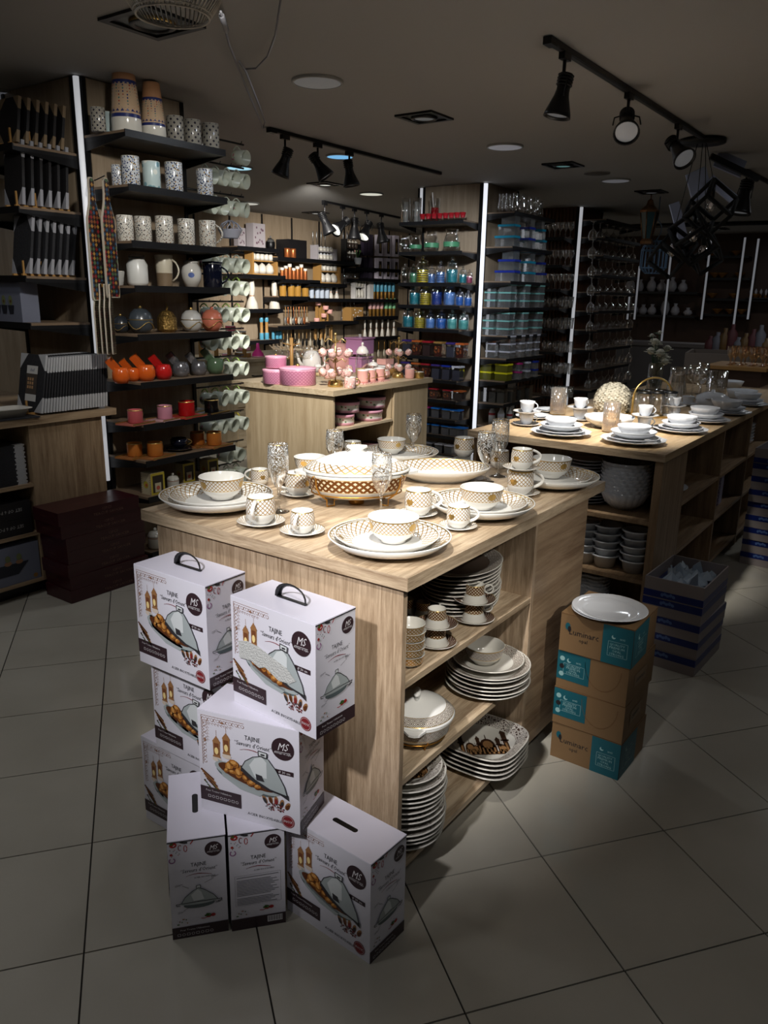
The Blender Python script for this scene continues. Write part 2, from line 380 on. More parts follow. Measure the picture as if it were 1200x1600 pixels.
LED = mat('led_strip_glow', (228, 230, 235), .5, emit=.42)
LEDB = mat('led_strip_bright', (232, 236, 245), .5, emit=1.0)
def column(x0, y0, sx, sy, nm, label, left=BROWNZ, front=BROWNZ):
    c = thing(nm, label, 'column')
    MB().box(x0, y0, 0, x0+sx, y0+sy, ZC-.002, BLKP).build('core', c)
    B(x0-.012, y0+.045, 0, x0, y0+sy-.02, ZC-.004, left).build('side_panel', c)
    B(x0+.045, y0-.012, 0, x0+sx-.02, y0, ZC-.004, front).build('side_panel', c)
    for (x, y) in ((x0-.022, y0+.012), (x0+.012, y0-.022), (x0-.022, y0+sy-.03), (x0+sx-.03, y0-.022)):
        B(x, y, 0, x+.022, y+.022, ZC-.006, BLK).build('upright_rail', c)
    return c
def led(x, y, z0, z1, nm, label, m, wdt=.028):
    l = thing(nm, label, 'light', (x, y, z0))
    R = Matrix.Rotation(rad(35), 3, 'Z')
    MB().box(-wdt*.75, -.008, 0, .0, wdt*.75+.0, z1-z0, BLK).build('channel', l)
    MB().lathe([(.0001, 0, m), (wdt/2, 0, m), (wdt/2, z1-z0, m), (.0001, z1-z0, m)], 10, (-.014, -.014, 0)).build('light_tube', l)
    return l
cL = column(2.665, 3.84, .68, .68, 'shop_column', 'wood clad square column behind the mug shelves at left')
cC = column(7.02, 3.86, .69, .69, 'shop_column', 'wood clad square column holding the coloured jar shelves')
cR = column(9.28, 3.82, .69, .69, 'shop_column', 'slatted wood column right of the food container shelves', SLATW, SLATW)
led(2.665, 3.84, .5, ZC-.01, 'led_strip', 'glowing vertical light strip beside the mug shelves at left', LED, .030)
led(7.02, 3.86, .0, ZC-.01, 'led_strip', 'bright vertical light strip right of the coloured jar shelves', LEDB, .046)
led(9.28, 3.82, .0, ZC-.01, 'led_strip', 'dim vertical light strip at corner of the slatted column', LED, .046)
led(7.02, 4.58, 2.22, ZC-.01, 'led_strip', 'short light strip behind the top jar shelf', LED, .03)
# slats on the slatted column
for k in range(13): B(9.25, 3.90+k*.046, .05, 9.266, 3.92+k*.046, ZC-.02, SLATW).build('slat', cR)

def shelf(x0, y0, x1, y1, zt, label, th=.03, brackets='-y', group='black wall shelves', z_front=None, m=SHELF):
    s = thing('wall_shelf', label, 'shelf', (x0, y0, zt), 0, group)
    B(0, 0, -.012, x1-x0, y1-y0, 0, mat('shelf_wood_top', (120, 100, 80), .5)).build('shelf_board', s)
    fr = MB()
    if brackets == '-y': fr.box(0, -.006, -th, x1-x0, .0, .002, m)
    else: fr.box(-.006, 0, -th, 0, y1-y0, .002, m)
    fr.box(0, 0, -th, x1-x0, y1-y0, -.012, m); fr.build('shelf_frame', s)
    for t in (0, 1):
        if brackets == '-y': bx = t*(x1-x0-.006); MB().xf(Matrix()).prism([(0, 0), (y1-y0, 0), (y1-y0, -.045)], bx, bx+.006, BLK).xf(Matrix(((0, 0, 1, 0), (1, 0, 0, 0), (0, 1, 0, -th), (0, 0, 0, 1)))).build('bracket', s)
        else: by = t*(y1-y0-.006); MB().prism([(0, 0), (x1-x0, 0), (x1-x0, -.045)], by, by+.006, BLK).xf(Matrix(((1, 0, 0, 0), (0, 0, 1, 0), (0, 1, 0, -th), (0, 0, 0, 1)))).build('bracket', s)
    return s
# ================================================================ display tables
def caster(parent, x, y):
    c = MB().lathe([(.0001, -.011, BLKP), (.024, -.011, BLKP), (.026, 0, BLKP), (.024, .011, BLKP), (.0001, .011, BLKP)], 16)
    c.xf(Matrix.Translation((x, y, .026)) @ Matrix.Rotation(pi/2, 4, 'X')); o = c.build('caster', parent)
    MB().box(x-.016, y-.018, .03, x+.016, y+.018, .058, BLK).build('caster_fork', o)
TZ = .912
t1 = thing('display_table', 'light oak display table with open side shelves, laid with gold patterned dinnerware', 'display table', (0, 0, 0))
B(1.443, .948, TZ-.034, 2.738, 1.926, TZ, OAKX).build('table_top', t1)
B(1.4418, .9485, TZ-.0335, 1.443, 1.9255, TZ-.0005, OAKY).build('edge_band', t1)
B(1.456, .968, .058, 1.474, 1.4175, TZ-.034, OAKZ).build('end_panel', t1)
B(1.456, 1.4195, .058, 1.474, 1.87, TZ-.034, OAKZ).build('end_panel', t1)
B(2.216, .968, .058, 2.634, .986, TZ-.034, wood('oak_board_swirl', (178, 152, 122), (126, 100, 76), 'x', .8)).build('side_panel', t1)
B(2.198, .968, .058, 2.216, 1.41, TZ-.034, OAKZ).build('divider', t1)
B(2.616, .986, .058, 2.634, 1.87, TZ-.034, OAKZ).build('end_panel', t1)
B(1.474, 1.41, .058, 2.616, 1.428, TZ-.034, OAKX).build('back_panel', t1)
B(1.474, 1.852, .058, 2.616, 1.87, TZ-.034, OAKX).build('side_panel', t1)
for z in (.622, .345): B(1.474, .969, z-.018, 2.198, 1.41, z, OAKX).build('shelf', t1)
B(1.474, .969, .058, 2.198, 1.41, .076, OAKX).build('bottom_board', t1)
for x in (1.56, 2.55):
    for y in (1.04, 1.80): caster(t1, x, y)
t2 = thing('display_table', 'long oak display table with white opal tableware and open shelves', 'display table')
X2 = 3.40; Y2 = .925
B(X2, Y2, TZ-.034, 6.6, 1.90, TZ, wood('oak_top_warm', (206, 178, 138), (158, 128, 92), 'x')).build('table_top', t2)
B(X2-.0012, Y2+.0005, TZ-.0335, X2, 1.8995, TZ-.0005, OAKY).build('edge_band', t2)
DKX = wood('oak_darker_x', (170, 142, 110), (122, 96, 70), 'x'); DKZ = wood('oak_darker_z', (172, 144, 112), (124, 98, 72), 'z')  # darker oak tones for the body of the long table
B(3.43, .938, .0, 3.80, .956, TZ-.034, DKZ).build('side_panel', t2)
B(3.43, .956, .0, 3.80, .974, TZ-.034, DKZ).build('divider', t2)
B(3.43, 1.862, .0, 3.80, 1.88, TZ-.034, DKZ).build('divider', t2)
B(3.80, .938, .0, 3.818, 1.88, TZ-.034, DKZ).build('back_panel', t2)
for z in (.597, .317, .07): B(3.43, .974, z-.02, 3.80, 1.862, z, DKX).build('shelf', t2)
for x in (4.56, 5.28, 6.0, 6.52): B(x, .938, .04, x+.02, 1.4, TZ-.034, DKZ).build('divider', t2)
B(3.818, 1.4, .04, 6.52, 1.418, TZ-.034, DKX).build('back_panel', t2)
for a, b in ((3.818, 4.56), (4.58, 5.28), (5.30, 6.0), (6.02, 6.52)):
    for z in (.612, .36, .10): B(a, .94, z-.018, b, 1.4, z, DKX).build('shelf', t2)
t3 = thing('display_table', 'pale oak display table carrying pink tableware', 'display table')
B(4.211, 3.423, TZ-.038, 5.50, 4.415, TZ, PALEX).build('table_top', t3)
B(4.232, 3.442, .03, 4.25, 3.873, TZ-.038, PALEZ).build('end_panel', t3)
B(4.232, 3.875, .03, 4.25, 4.30, TZ-.038, PALEZ).build('end_panel', t3)
B(4.98, 3.442, .03, 5.46, 3.46, TZ-.038, PALEZ).build('side_panel', t3)
B(4.962, 3.46, .03, 4.98, 3.9, TZ-.038, PALEZ).build('divider', t3)
B(5.442, 3.46, .03, 5.46, 4.30, TZ-.038, PALEZ).build('end_panel', t3)
B(4.25, 3.9, .03, 5.442, 3.918, TZ-.038, PALEX).build('back_panel', t3)
for z in (.632, .36, .08): B(4.25, 3.443, z-.018, 4.962, 3.9, z, PALEX).build('shelf', t3)
c4 = P(366, 563, TZ); X4, Y4 = c4.x, c4.y
t4 = thing('display_table', 'pale oak cabinet table with drawers behind the pink display', 'display table')
B(X4, Y4, TZ-.035, X4+1.8, Y4+.8, TZ, PALEX).build('table_top', t4)
B(X4+.03, Y4+.02, .0, X4+1.7, Y4+.75, TZ-.035, PALEZ).build('carcass', t4)
for k in range(4):
    d = B(X4+.04, Y4+.004, .03+k*.205, X4+.62, Y4+.02, .22+k*.205, PALEX).build('drawer', t4)
    MB().tube([(X4+.24, Y4+.004, .13+k*.205), (X4+.26, Y4-.02, .125+k*.205), (X4+.40, Y4-.02, .125+k*.205), (X4+.42, Y4+.004, .13+k*.205)], .006, BLK).build('handle', d)
# left counter
ZL = .935
lc = thing('counter', 'dark oak counter with open shelves below the slate board display', 'counter')
LKX = wood('oak_dark_x', (176, 152, 122), (132, 108, 82), 'x'); LKZ = wood('oak_dark_z', (168, 144, 114), (122, 98, 74), 'z')  # darker oak tones for the counter and the far stands
B(1.5, 3.665, ZL-.036, 2.63, 5.2, ZL, LKX).build('counter_top', lc)
B(2.145, 3.69, .075, 2.55, 3.708, ZL-.036, LKZ).build('front_panel', lc)
B(2.127, 3.69, .075, 2.145, 4.2, ZL-.036, LKZ).build('divider', lc)
B(2.532, 3.708, .0, 2.55, 5.1, ZL-.036, LKZ).build('end_panel', lc)
B(1.56, 4.2, .0, 2.532, 4.218, ZL-.036, LKX).build('back_panel', lc)
B(1.56, 3.76, .0, 2.5, 3.78, .075, BLKP).build('plinth', lc)
for z in (.093, .345, .60): B(1.5, 3.692, z-.018, 2.127, 4.2, z, LKX).build('shelf', lc)
# ================================================================ tajine cartons
CW, CH, CD = .278, .283, .136
PUR = mat('ink_dark_purple', (52, 34, 40), .4); INK = mat('ink_grey_black', (50, 48, 52), .5); WHT = mat('ink_white', (226, 222, 224), .5)
RED = mat('ink_red', (170, 38, 36), .5); DRED = mat('ink_maroon', (130, 34, 40), .5); ORN = mat('ink_tan_lace', (150, 108, 84), .5)
STEEL = mat('ink_steel', (172, 180, 180), .4); STEEL2 = mat('ink_steel_dark', (92, 104, 106), .4); STEEL3 = mat('ink_steel_light', (218, 222, 222), .4)
CHK = mat('ink_roast', (176, 112, 44), .5); CHK2 = mat('ink_roast_light', (216, 158, 86), .5); CHK3 = mat('ink_roast_dark', (92, 48, 20), .5)
GRN = mat('ink_green', (64, 106, 44), .5); LANT = mat('ink_lantern', (158, 112, 70), .5); GLOW = mat('ink_lantern_light', (248, 220, 150), .5)
VIO = mat('ink_onion', (150, 84, 140), .5)
CART = mat('white_carton', (224, 221, 230), .35); CARTIN = mat('carton_inside', (60, 54, 52), .8)
def tajine(p, cx, cy, s, open_=True):
    """pot with conical lid, drawn about 1 wide"""
    q = lambda x, y: (cx+x*s, cy+y*s)
    if open_:
        p.disc(*q(-.07, -.10), .40*s, STEEL2, 1, .125*s, 24, -.22); p.disc(*q(-.06, -.07), .43*s, STEEL, 2, .12*s, 24, -.22)
        p.poly([q(-.44, .10), q(-.38, -.12), q(-.15, -.235), q(.1, -.265), q(.16, -.2)], STEEL, 2)
        p.disc(*q(-.06, -.055), .38*s, CHK3, 3, .095*s, 24, -.22)
        rr = random.Random(11)
        for x, y, r in ((-.28, .02, .085), (-.22, .075, .075), (-.16, -.03, .08), (-.31, -.03, .05), (-.11, .03, .055), (.0, -.12, .065), (.08, -.15, .05), (-.08, -.08, .05), (-.24, -.04, .05)):
            a = rr.random()*3; p.disc(*q(x, y), r*s, CHK3, 4, r*s*.7, 10, a); p.disc(*q(x-.006, y+.008), r*s*.88, CHK, 5, r*s*.6, 10, a)
            p.disc(*q(x-.02*rr.random(), y+.02), r*s*.5, CHK2, 6, r*s*.28, 8, a+.4); p.line([q(x-r*.5, y-r*.2), q(x, y-r*.35), q(x+r*.5, y-r*.1)], .008*s, CHK3, 6)
        lid = [q(-.12, .07), q(-.07, .16), q(.03, .235), q(.14, .27), q(.22, .25), q(.32, .13), q(.42, -.05), q(.45, -.16), q(.24, -.13), q(.05, -.05)]
        p.poly([q(-.14, .09), q(-.13, .02), q(.0, -.08), q(.2, -.15), q(.36, -.17), q(.47, -.22), q(.46, -.15), q(.2, -.1)], INK, 7)
        p.poly(lid, STEEL, 8); p.poly([q(-.02, .12), q(.05, .22), q(.14, .26), q(.2, .2), q(.2, .0), q(.05, -.02)], STEEL3, 9)
        p.line(lid+[lid[0]], .009*s, INK, 10); p.poly([q(.06, .03), q(.14, .02), q(.17, -.05), q(.07, -.05)], INK, 10)
        p.poly([q(.1, .27), q(.1, .33), q(.21, .32), q(.2, .25)], STEEL3, 9); p.line([q(.1, .27), q(.1, .33), q(.21, .32), q(.2, .25), q(.1, .27)], .012*s, INK, 10)
        p.line([q(.13, .29), q(.18, .29)], .02*s, INK, 11)
    else:
        lid = [q(-.34, -.12), q(-.26, .02), q(-.1, .15), q(0, .2), q(.1, .15), q(.28, .0), q(.36, -.12)]
        p.disc(*q(0, -.19), .3*s, STEEL2, 1, .085*s, 20); p.disc(*q(0, -.13), .38*s, STEEL, 2, .06*s, 20); p.poly(lid, STEEL, 3)
        p.poly([q(-.15, .05), q(-.02, .17), q(.05, .1), q(.1, -.08), q(-.1, -.1)], STEEL3, 4); p.line(lid+[lid[0]], .012*s, INK, 5)
        p.rect(*q(-.04, .19), *q(.04, .26), STEEL3, 4); p.line([q(-.04, .19), q(-.04, .26), q(.04, .26), q(.04, .19)], .012*s, INK, 5)
        p.line([q(-.36, -.13), q(-.44, -.12), q(-.43, -.16), q(-.36, -.17)], .014*s, INK, 5); p.line([q(.36, -.13), q(.44, -.12), q(.43, -.16), q(.36, -.17)], .014*s, INK, 5)
def swoosh(p, x, y, w, m=DRED):
    pts = [(x+w*(t/8-.5), y+.16*w*sin(pi*(.12+.80*t/8))*(1-.35*t/8)) for t in range(9)]
    for k in range(8): p.line(pts[k:k+2], .0022*(1-abs(k-4)/6.), m, 1)
def veg(p, x, y, s):
    p.disc(x, y, .34*s, RED, 1, .26*s, 12, .2); p.disc(x+.52*s, y+.04*s, .3*s, RED, 1, .24*s, 12); p.disc(x+.1*s, y+.08*s, .1*s, WHT, 2, .05*s, 8)
    for k in range(5): p.disc(x-.35*s+.12*s*k, y+.1*s+.14*s*(k % 2), .2*s, GRN, 2, .13*s, 8, k)
    p.line([(x-.95*s, y-.2*s), (x-.6*s, y-.28*s), (x-.25*s, y-.2*s)], .09*s, RED, 2)
def corner_veg(p, x, y, s):
    p.disc(x+.32*s, y-.22*s, .26*s, RED, 1, .22*s, 12); p.disc(x+.22*s, y-.12*s, .14*s, GRN, 2, .08*s, 8, .6); p.disc(x+.38*s, y-.25*s, .1*s, WHT, 2, .04*s, 8, .6)
    p.line([(x+.8*s, y-.02*s), (x+1.05*s, y-.14*s), (x+1.3*s, y-.14*s)], .14*s, INK, 1); p.line([(x+1.7*s, y-.02*s), (x+1.5*s, y-.3*s)], .07*s, RED, 1)
    p.arc(x+.78*s, y-.5*s, .12*s, 40, 300, .05*s, DRED, 1, .22*s); p.arc(x+1.15*s, y-.62*s, .11*s, 0, 350, .05*s, RED, 1, .26*s)
    p.disc(x+.16*s, y-1.0*s, .1*s, RED, 1); p.arc(x+.2*s, y-1.5*s, .2*s, 120, 420, .07*s, VIO, 1)
    for k in range(9): p.disc(x+(.1+.13*(k*7 % 9)*.6)*s, y-(.62+.09*(k*5 % 7))*s, .035*s, (INK, RED, GRN)[k % 3], 1, n=6)
def title(p, x, y, s, arc=True):
    p.text('TAJINE', x, y, .62*s, INK, 1, 0, 0, .8); p.text('“Saveurs d’Orient”', x, y-.62*s, .60*s, INK, 1, 0, .15, .78)
    swoosh(p, x, y-1.22*s, 2.5*s)
def logo(p, x, y, r):
    p.disc(x, y, r, PUR, 1, n=28); p.text('MS', x-.02*r, y-.12*r, .95*r, WHT, 2, .08, .45, .8); p.line([(x-.7*r, y-.3*r), (x+.7*r, y-.26*r)], .03*r, WHT, 2); p.text('ménage et style', x, y-.46*r, .24*r, WHT, 2)
def icons(p, x, y, s, n):
    for k in range(n):
        cx = x+k*s*1.25
        if k % 2: p.arc(cx, y, s*.4, 0, 360, s*.09, WHT, 2, n=8)
        else: p.line([(cx-s*.4, y-s*.35), (cx+s*.4, y-s*.35), (cx+s*.4, y+s*.35), (cx-s*.4, y+s*.35), (cx-s*.4, y-s*.35)], s*.09, WHT, 2)
def front_print(root, worn=False):
    p = Print((-CD/2-.0003, CW/2, 0), (0, -1, 0), (0, 0, 1)); W, H = CW, CH        # the wide face looks towards -x
    for k in range(14):                                                # lace in the upper left corner
        x = .016+k*.0085; p.arc(x, H-.022, .0042, 200*(k % 2), 200*(k % 2)+290, .001, ORN, 1, n=7); p.arc(x+.002, H-.033, .003, 0, 270, .0008, ORN, 1, n=6) if k < 10 else None
    for k in range(14):
        y = H-.030-k*.0085; p.arc(.018, y, .0042, 90*(k % 2), 90*(k % 2)+290, .001, ORN, 1, n=7)
        if k < 7: p.arc(.028, y+.001, .003, 0, 270, .0008, ORN, 1, n=6)
    p.line([(.011, H-.15), (.011, H-.013), (.13, H-.013)], .001, ORN, 1); p.disc(.07, H-.024, .005, ORN, 2, .003, 8); p.disc(.02, H-.08, .003, ORN, 2, .005, 8)
    for cx, cy in ((.052, H-.092), (.080, H-.078)):                    # two lanterns
        p.disc(cx, cy-.036, .013, mat('ink_glow_haze', (222, 206, 190), .5), 1, .007, 12)
        p.poly([(cx-.009, cy-.027), (cx+.009, cy-.027), (cx+.010, cy+.012), (cx-.010, cy+.012)], LANT, 2); p.rect(cx-.0065, cy-.023, cx+.0065, cy+.009, mat('ink_lantern_dark', (120, 70, 40), .5), 3)
        p.disc(cx, cy-.012, .0055, GLOW, 4, .010, 12); p.poly([(cx-.012, cy+.012), (cx+.012, cy+.012), (cx+.004, cy+.024), (cx-.004, cy+.024)], LANT, 2)
        p.disc(cx, cy+.026, .0025, LANT, 3, n=8); p.line([(cx, cy+.028), (cx, cy+.045)], .0007, LANT, 1); p.rect(cx-.011, cy-.030, cx+.011, cy-.026, LANT, 3)
    title(p, W*.55, H-.055, .0285); logo(p, W*.845, H-.057, .030)
    p.rect(W*.77, H-.126, W*.945, H-.114, PUR, 1); p.text('Ø 30 cm', W*.857, H-.123, .009, WHT, 2)
    tajine(p, W*.535, H*.485, W*.78)
    for k in range(5): p.line([(.004+.004*k, .118-.006*k), (.040+.005*k, .094-.009*k)], .005, (CHK3, LANT)[k % 2], 1)    # cinnamon sticks, spices
    for k in range(16): p.disc(.014+.0027*((k*5) % 13), .088-.0022*((k*7) % 9), .0028, (INK, CHK3, GRN)[k % 3], 2, .0018, 6)
    for k in range(5):                                                 # spoons of spice
        x = W*.66+k*.0155; y = .082-abs(k-1.5)*.004; p.disc(x, y, .0058, LANT, 1, .012, 10, .5-.25*k); p.disc(x+.0005, y-.003, .0042, (INK, CHK3, DRED, INK, CHK3)[k], 2, .009, 10, .5-.25*k)
    rq = random.Random(6)
    for k in range(60): p.disc(W*.66+.070*(rq.random()+rq.random())/2-.004, .050+.022*rq.random(), .0016+.0008*rq.random(), (INK, CHK3, DRED)[k % 3], 3, n=5)
    p.rect(.0, .030, W*.42, .070, PUR, 1) if not worn else p.rect(.0, .030, W*.42, .070, PUR, 1)
    p.text('Pour Toutes Utilisations', W*.19, .058, .0075, WHT, 2); icons(p, .026, .045, .009, 8)
    p.text('ACIER INOXYDABLE', W*.655, .020, .0105, INK, 1)
    p.disc(W*.885, .029, .0175, DRED, 1, n=20); p.arc(W*.885, .029, .0148, 0, 360, .0006, WHT, 2, n=16); p.text('INOX', W*.885, .026, .0095, WHT, 2)
    if worn:                                                          # torn patch where tape was pulled off
        tm = mat('torn_paper', (198, 198, 194), .95, bump=.5, bscale=220)
        p.poly([(.030, H-.108), (.060, H-.100), (.10, H-.103), (.15, H-.118), (.19, H-.128), (.222, H-.152), (.20, H-.166), (.165, H-.170), (.12, H-.150), (.10, H-.158), (.07, H-.148), (.031, H-.152)], tm, 12)
    return p.build('front_print', root)
def side_print(root, back=False):
    p = Print((-CD/2, -CW/2-.0003, 0), (1, 0, 0), (0, 0, 1)); W, H = CD, CH           # narrow face looks towards -y
    corner_veg(p, .003, H-.002, .034); logo(p, W*.79, H-.034, .0205)
    title(p, W*.52, H-.077, .0245)
    p.text('ACIER INOXYDABLE', W*.62, H-.112, .0055, INK, 1)
    if not back:
        tajine(p, W*.5, H*.42, W*.92, False)
        for a, b in (((.030, H-.128), (.045, H-.138)), ((.105, H-.118), (.083, H-.128)), ((.03, .082), (.045, .090)), ((.10, .10), (.118, .092))): p.line([a, b], .0008, INK, 2)
        for x, y in ((.022, H-.126), (.108, H-.113), (.025, .078), (.116, .094)): p.line([(x-.009, y), (x+.009, y+.002)], .0008, INK, 2); p.line([(x-.009, y-.003), (x+.004, y-.001)], .0006, INK, 2)
    else:
        p.line([(.012, H-.122), (.125, H-.122), (.125, .072), (.012, .072), (.012, H-.122)], .0004, INK, 1)
        for k in range(19):
            if k in (1, 13): continue
            p.line([(.016, H-.128-k*.0044), (.120-.02*((k*7) % 5)/4, H-.128-k*.0044)], .0012, INK, 1)
    veg(p, W*.66, .056, .020)
    for k in range(12): p.disc(.014+.0026*((k*5) % 11), .042+.002*((k*7) % 9), .0018, (GRN, LANT, WHT)[k % 3], 1, n=6)
    p.rect(.0, .0, W, .034, PUR, 1)
    if back:
        p.rect(W*.66, .012, W*.94, .030, WHT, 2)
        for k in range(16): p.rect(W*.68+k*.0022, .015, W*.68+k*.0022+.0006+.0006*(k % 3 == 0), .029, INK, 3)
    else: p.text('Pour Toutes Utilisations', W*.40, .022, .0072, WHT, 2); icons(p, .016, .011, .009, 8)
    return p.build('side_print', root)
def carton(kind):
    r = E0('tajine_carton'); b = MB(); x, y = CD/2, CW/2; e = .0012
    b.box(-x, -y, 0, x, y, CH-.001, CART); b.build('carton_body', r)
    MB().box(-x+.0004, -y+.0004, CH-.001, x+.002, y-.0004, CH+.0006, mat('white_carton_lid', (226, 222, 234), .3)).build('lid_flap', r)
    MB().box(-x-.0002, -y-.0012, CH-.0035, x, -y, CH-.001, INK).build('lid_slit', r)
    front_print(r, kind == 'worn'); side_print(r, kind == 'back')
    if kind in ('strap', 'worn'):
        a = rad(90); pts = [(0.0, -.045*cos(pi*k/12), CH+.003+.036*sin(pi*k/12)**.8) for k in range(13)]
        MB().tube(pts, .0085, BLKP, 8, ry=.0022).build('strap_handle', r)
        MB().box(-.004, -.047, CH+.0006, .004, .047, CH+.004, BLKP).build('strap_base', r)
    elif kind in ('slot', 'back', 'slotside'):
        n = 20; pts = [(.0075*cos(2*pi*k/n), .032*(1 if sin(2*pi*k/n) >= 0 else -1)+.0075*sin(2*pi*k/n)) for k in range(n)]
        MB().prism(pts, CH+.0004, CH+.0009, BLKP).build('hand_slot', r)
    return r
def put_carton(kind, cx, cy, z, side_deg, label, far_corner=None):
    """cx, cy: the corner nearest the camera; side_deg: direction of the narrow face's lower edge"""
    a = rad(side_deg); off = Vector((CD/2, CW/2, 0)); off.rotate(Matrix.Rotation(a, 3, 'Z'))
    return put(lambda: carton(kind), (cx+off.x, cy+off.y, z), label, 'carton', 'tajine cartons stacked at the table end', a, name='tajine_carton', key='carton_'+kind)
put_carton('slot', 1.234, .891, 0, -3, 'white tajine carton with black hand slot alone at right of pile')
put_carton('slotside', 1.003, 1.327, 0, -40.5, 'white tajine carton turned to show its pot drawing, front left')
put_carton('back', 1.109, 1.230, 0, -40.5, 'white tajine carton showing barcode and text panel, front middle')
put_carton('plain', 1.214, 1.09, CH+.001, 15, 'white tajine carton lying across the two front cartons')
put_carton('worn', 1.210, 1.034, 2*CH+.002, -2.5, 'top right tajine carton with strap and torn paper patch')
put_carton('plain', 1.270, 1.484, 0, 1, 'lowest white tajine carton of the back left stack')
put_carton('plain', 1.262, 1.402, CH+.001, 1, 'middle white tajine carton of the back left stack')
put_carton('strap', 1.222, 1.400, 2*CH+.002, 0, 'top left tajine carton with black strap handle and clean front')
# ================================================================ gold lattice dinnerware on the near table
def medal(r0, z0, r1, z1, ang, size, m=GOLD, parent=None, name='medallion', c=(0, 0, 0), off=.0005):
    """round gold emblem lying on a cone between (r0,z0) and (r1,z1)"""
    mb = MB(); L = math.hypot(r1-r0, z1-z0); rm = (r0+r1)/2; n = 14
    nr, nz = (z1-z0)/L, -(r1-r0)/L
    def pt(du, dv):
        t = .5+dv/L; r = r0+(r1-r0)*t+nr*off; z = z0+(z1-z0)*t+nz*off; a = ang+du/rm
        return (c[0]+r*cos(a), c[1]+r*sin(a), c[2]+z)
    ring = [pt(size*cos(2*pi*k/n), size*.8*sin(2*pi*k/n)) for k in range(n)]; mb.v = [pt(0, 0)]+ring
    for k in range(n): mb.face([0, 1+k, 1+(k+1) % n], m)
    return mb.build(name, parent)
def dish(R, h, base=.58, band=(.66, .955), cells=40, n=56, m=CER, lat=LAT, sx=1, sy=1, sup=0, gold=GOLD, medals=3, dm=CER):
    def f():
        r = E0('dish'); b = R*base
        p = [(.0001, 0, m), (b*.9, 0, m), (b*.92, .004, m), (b, .004, m), (R*.86, h*.45, m), (R, h*.97, m), (R*.995, h, m), (R*.98, h, m)]
        MB().lathe(p, n, sx=sx, sy=sy, sup=sup).build('plate_body', r)
        r1, r0 = R*band[1], R*band[0]; z1 = h*.93; z0 = .0065
        MB().lathe([(R*.98, h, m), (R*.972, h*.985, gold), (r1, z1, lat), (r0*.6+r1*.4, z0+(z1-z0)*.30, lat), (r0, z0+.0005, m), (r0*.9, z0-.0005, m), (.0001, z0-.0015, m)], n, sx=sx, sy=sy, cells=cells, sup=sup).build('inner_face', r)
        for k in range(medals):
            a = .7+2*pi*k/medals; q = r0*.6+r1*.4; zq = z0+(z1-z0)*.30
            if sx == sy == 1 and not sup: medal(r1, z1, q, zq, a, (r1-q)*.42, parent=r, off=.0009)
        return r
    return f
def bowl(R, h, cells=34, n=44, m=CER, lat=LAT, band=.54, foot=.5, medals=3, gold=GOLD, dm=CER):
    def f():
        r = E0('bowl'); t = .0022
        zb = h*(1-band); rb = R*.88
        MB().lathe([(.0001, .002, m), (R*foot-.003, .002, m), (R*foot-.002, 0, m), (R*foot, 0, m), (R*foot, .004, m), (R*.76, h*.26, m), (rb, zb, gold), (rb+.0002, zb+.0012, lat), (R*.985, h-.004, gold), (R, h-.001, m), (R-t*.5, h, m), (R-t, h-.001, m), (rb-t, zb, m), (R*.74, h*.27, m), (R*foot, .006, m), (.0001, .005, m)], n, cells=cells).build('bowl_body', r)
        for k in range(medals): medal(rb+.0002, zb+.001, R*.985, h-.003, 3.6+2*pi*k/medals, (h-zb)*.38, parent=r)
        return r
    return f
def handle_path(r, z0, z1, out, n=9): return [(r*.97+out*sin(pi*k/(n-1))**.7, 0, z1-(z1-z0)*k/(n-1)) for k in range(n)]
def cup(R, h, cells=20, n=32, m=CER, lat=LAT, split=.42, belly=1.12, medals=1, hr=.0028, out=.022, gold=GOLD, foot=.62):
    def f():
        r = E0('cup'); rb = R*belly; t = .002
        MB().lathe([(.0001, .001, m), (R*foot, 0, m), (R*foot+.001, .001, m), (rb*.96, h*.25, m), (rb, h*split, gold), (rb, h*split+.001, lat), (rb*.985, h*.72, lat), (R+.0005, h-.003, gold), (R, h, m), (R-t, h-.001, m), (rb-t, h*.5, m), (R*foot, .004, m), (.0001, .004, m)], n, cells=cells).build('cup_body', r)
        MB().tube(handle_path(rb*.97, h*.30, h*.94, out), hr, m, 8, ry=hr*1.5).build('handle', r)
        if medals: medal(rb, h*split, rb*.985, h*.72, 2.2, h*.15, parent=r); medal(rb, h*split, rb*.985, h*.72, -2.2, h*.15, parent=r)
        return r
    return f
def saucer(R, cells=30, m=CER, lat=LAT, gold=GOLD):
    def f():
        r = E0('saucer'); h = R*.22
        MB().lathe([(.0001, .001, m), (R*.5, 0, m), (R*.52, .002, m), (R, h, m), (R-.001, h+.0012, gold), (R*.965, h, lat), (R*.62, h*.42, m), (R*.42, .004, gold), (R*.40, .0034, m), (.0001, .0034, m)], 40, cells=cells).build('saucer_body', r)
        return r
    return f
def flute(R=.029, H=.19, g=GLSF, stem=.06, base=.03):
    def f():
        r = E0('flute'); b = H*.34
        MB().lathe([(.0035, b, GLSC), (.008, b+.006, GLSC), (R*.62, b+.022, GLSC), (R*.94, b+.05, g), (R, b+.08, g), (R*.98, H-.035, g), (R*.9, H, g), (R*.88, H, g), (R*.95, H-.04, g)], 28).build('glass_bowl', r)
        MB().lathe([(.0001, 0, GLSC), (base, 0, GLSC), (base, .0012, GLSC), (.010, .004, GLSC), (.0036, .012, GLSC), (.0028, b*.5, GLSC), (.0045, b, GLSC), (.0001, b, GLSC)], 20).build('stem', r)
        MB().lathe([(R*.905, H-.0012, GOLD), (R*.905, H+.0004, GOLD), (R*.875, H+.0004, GOLD)], 28).build('gold_rim', r)
        return r
    return f
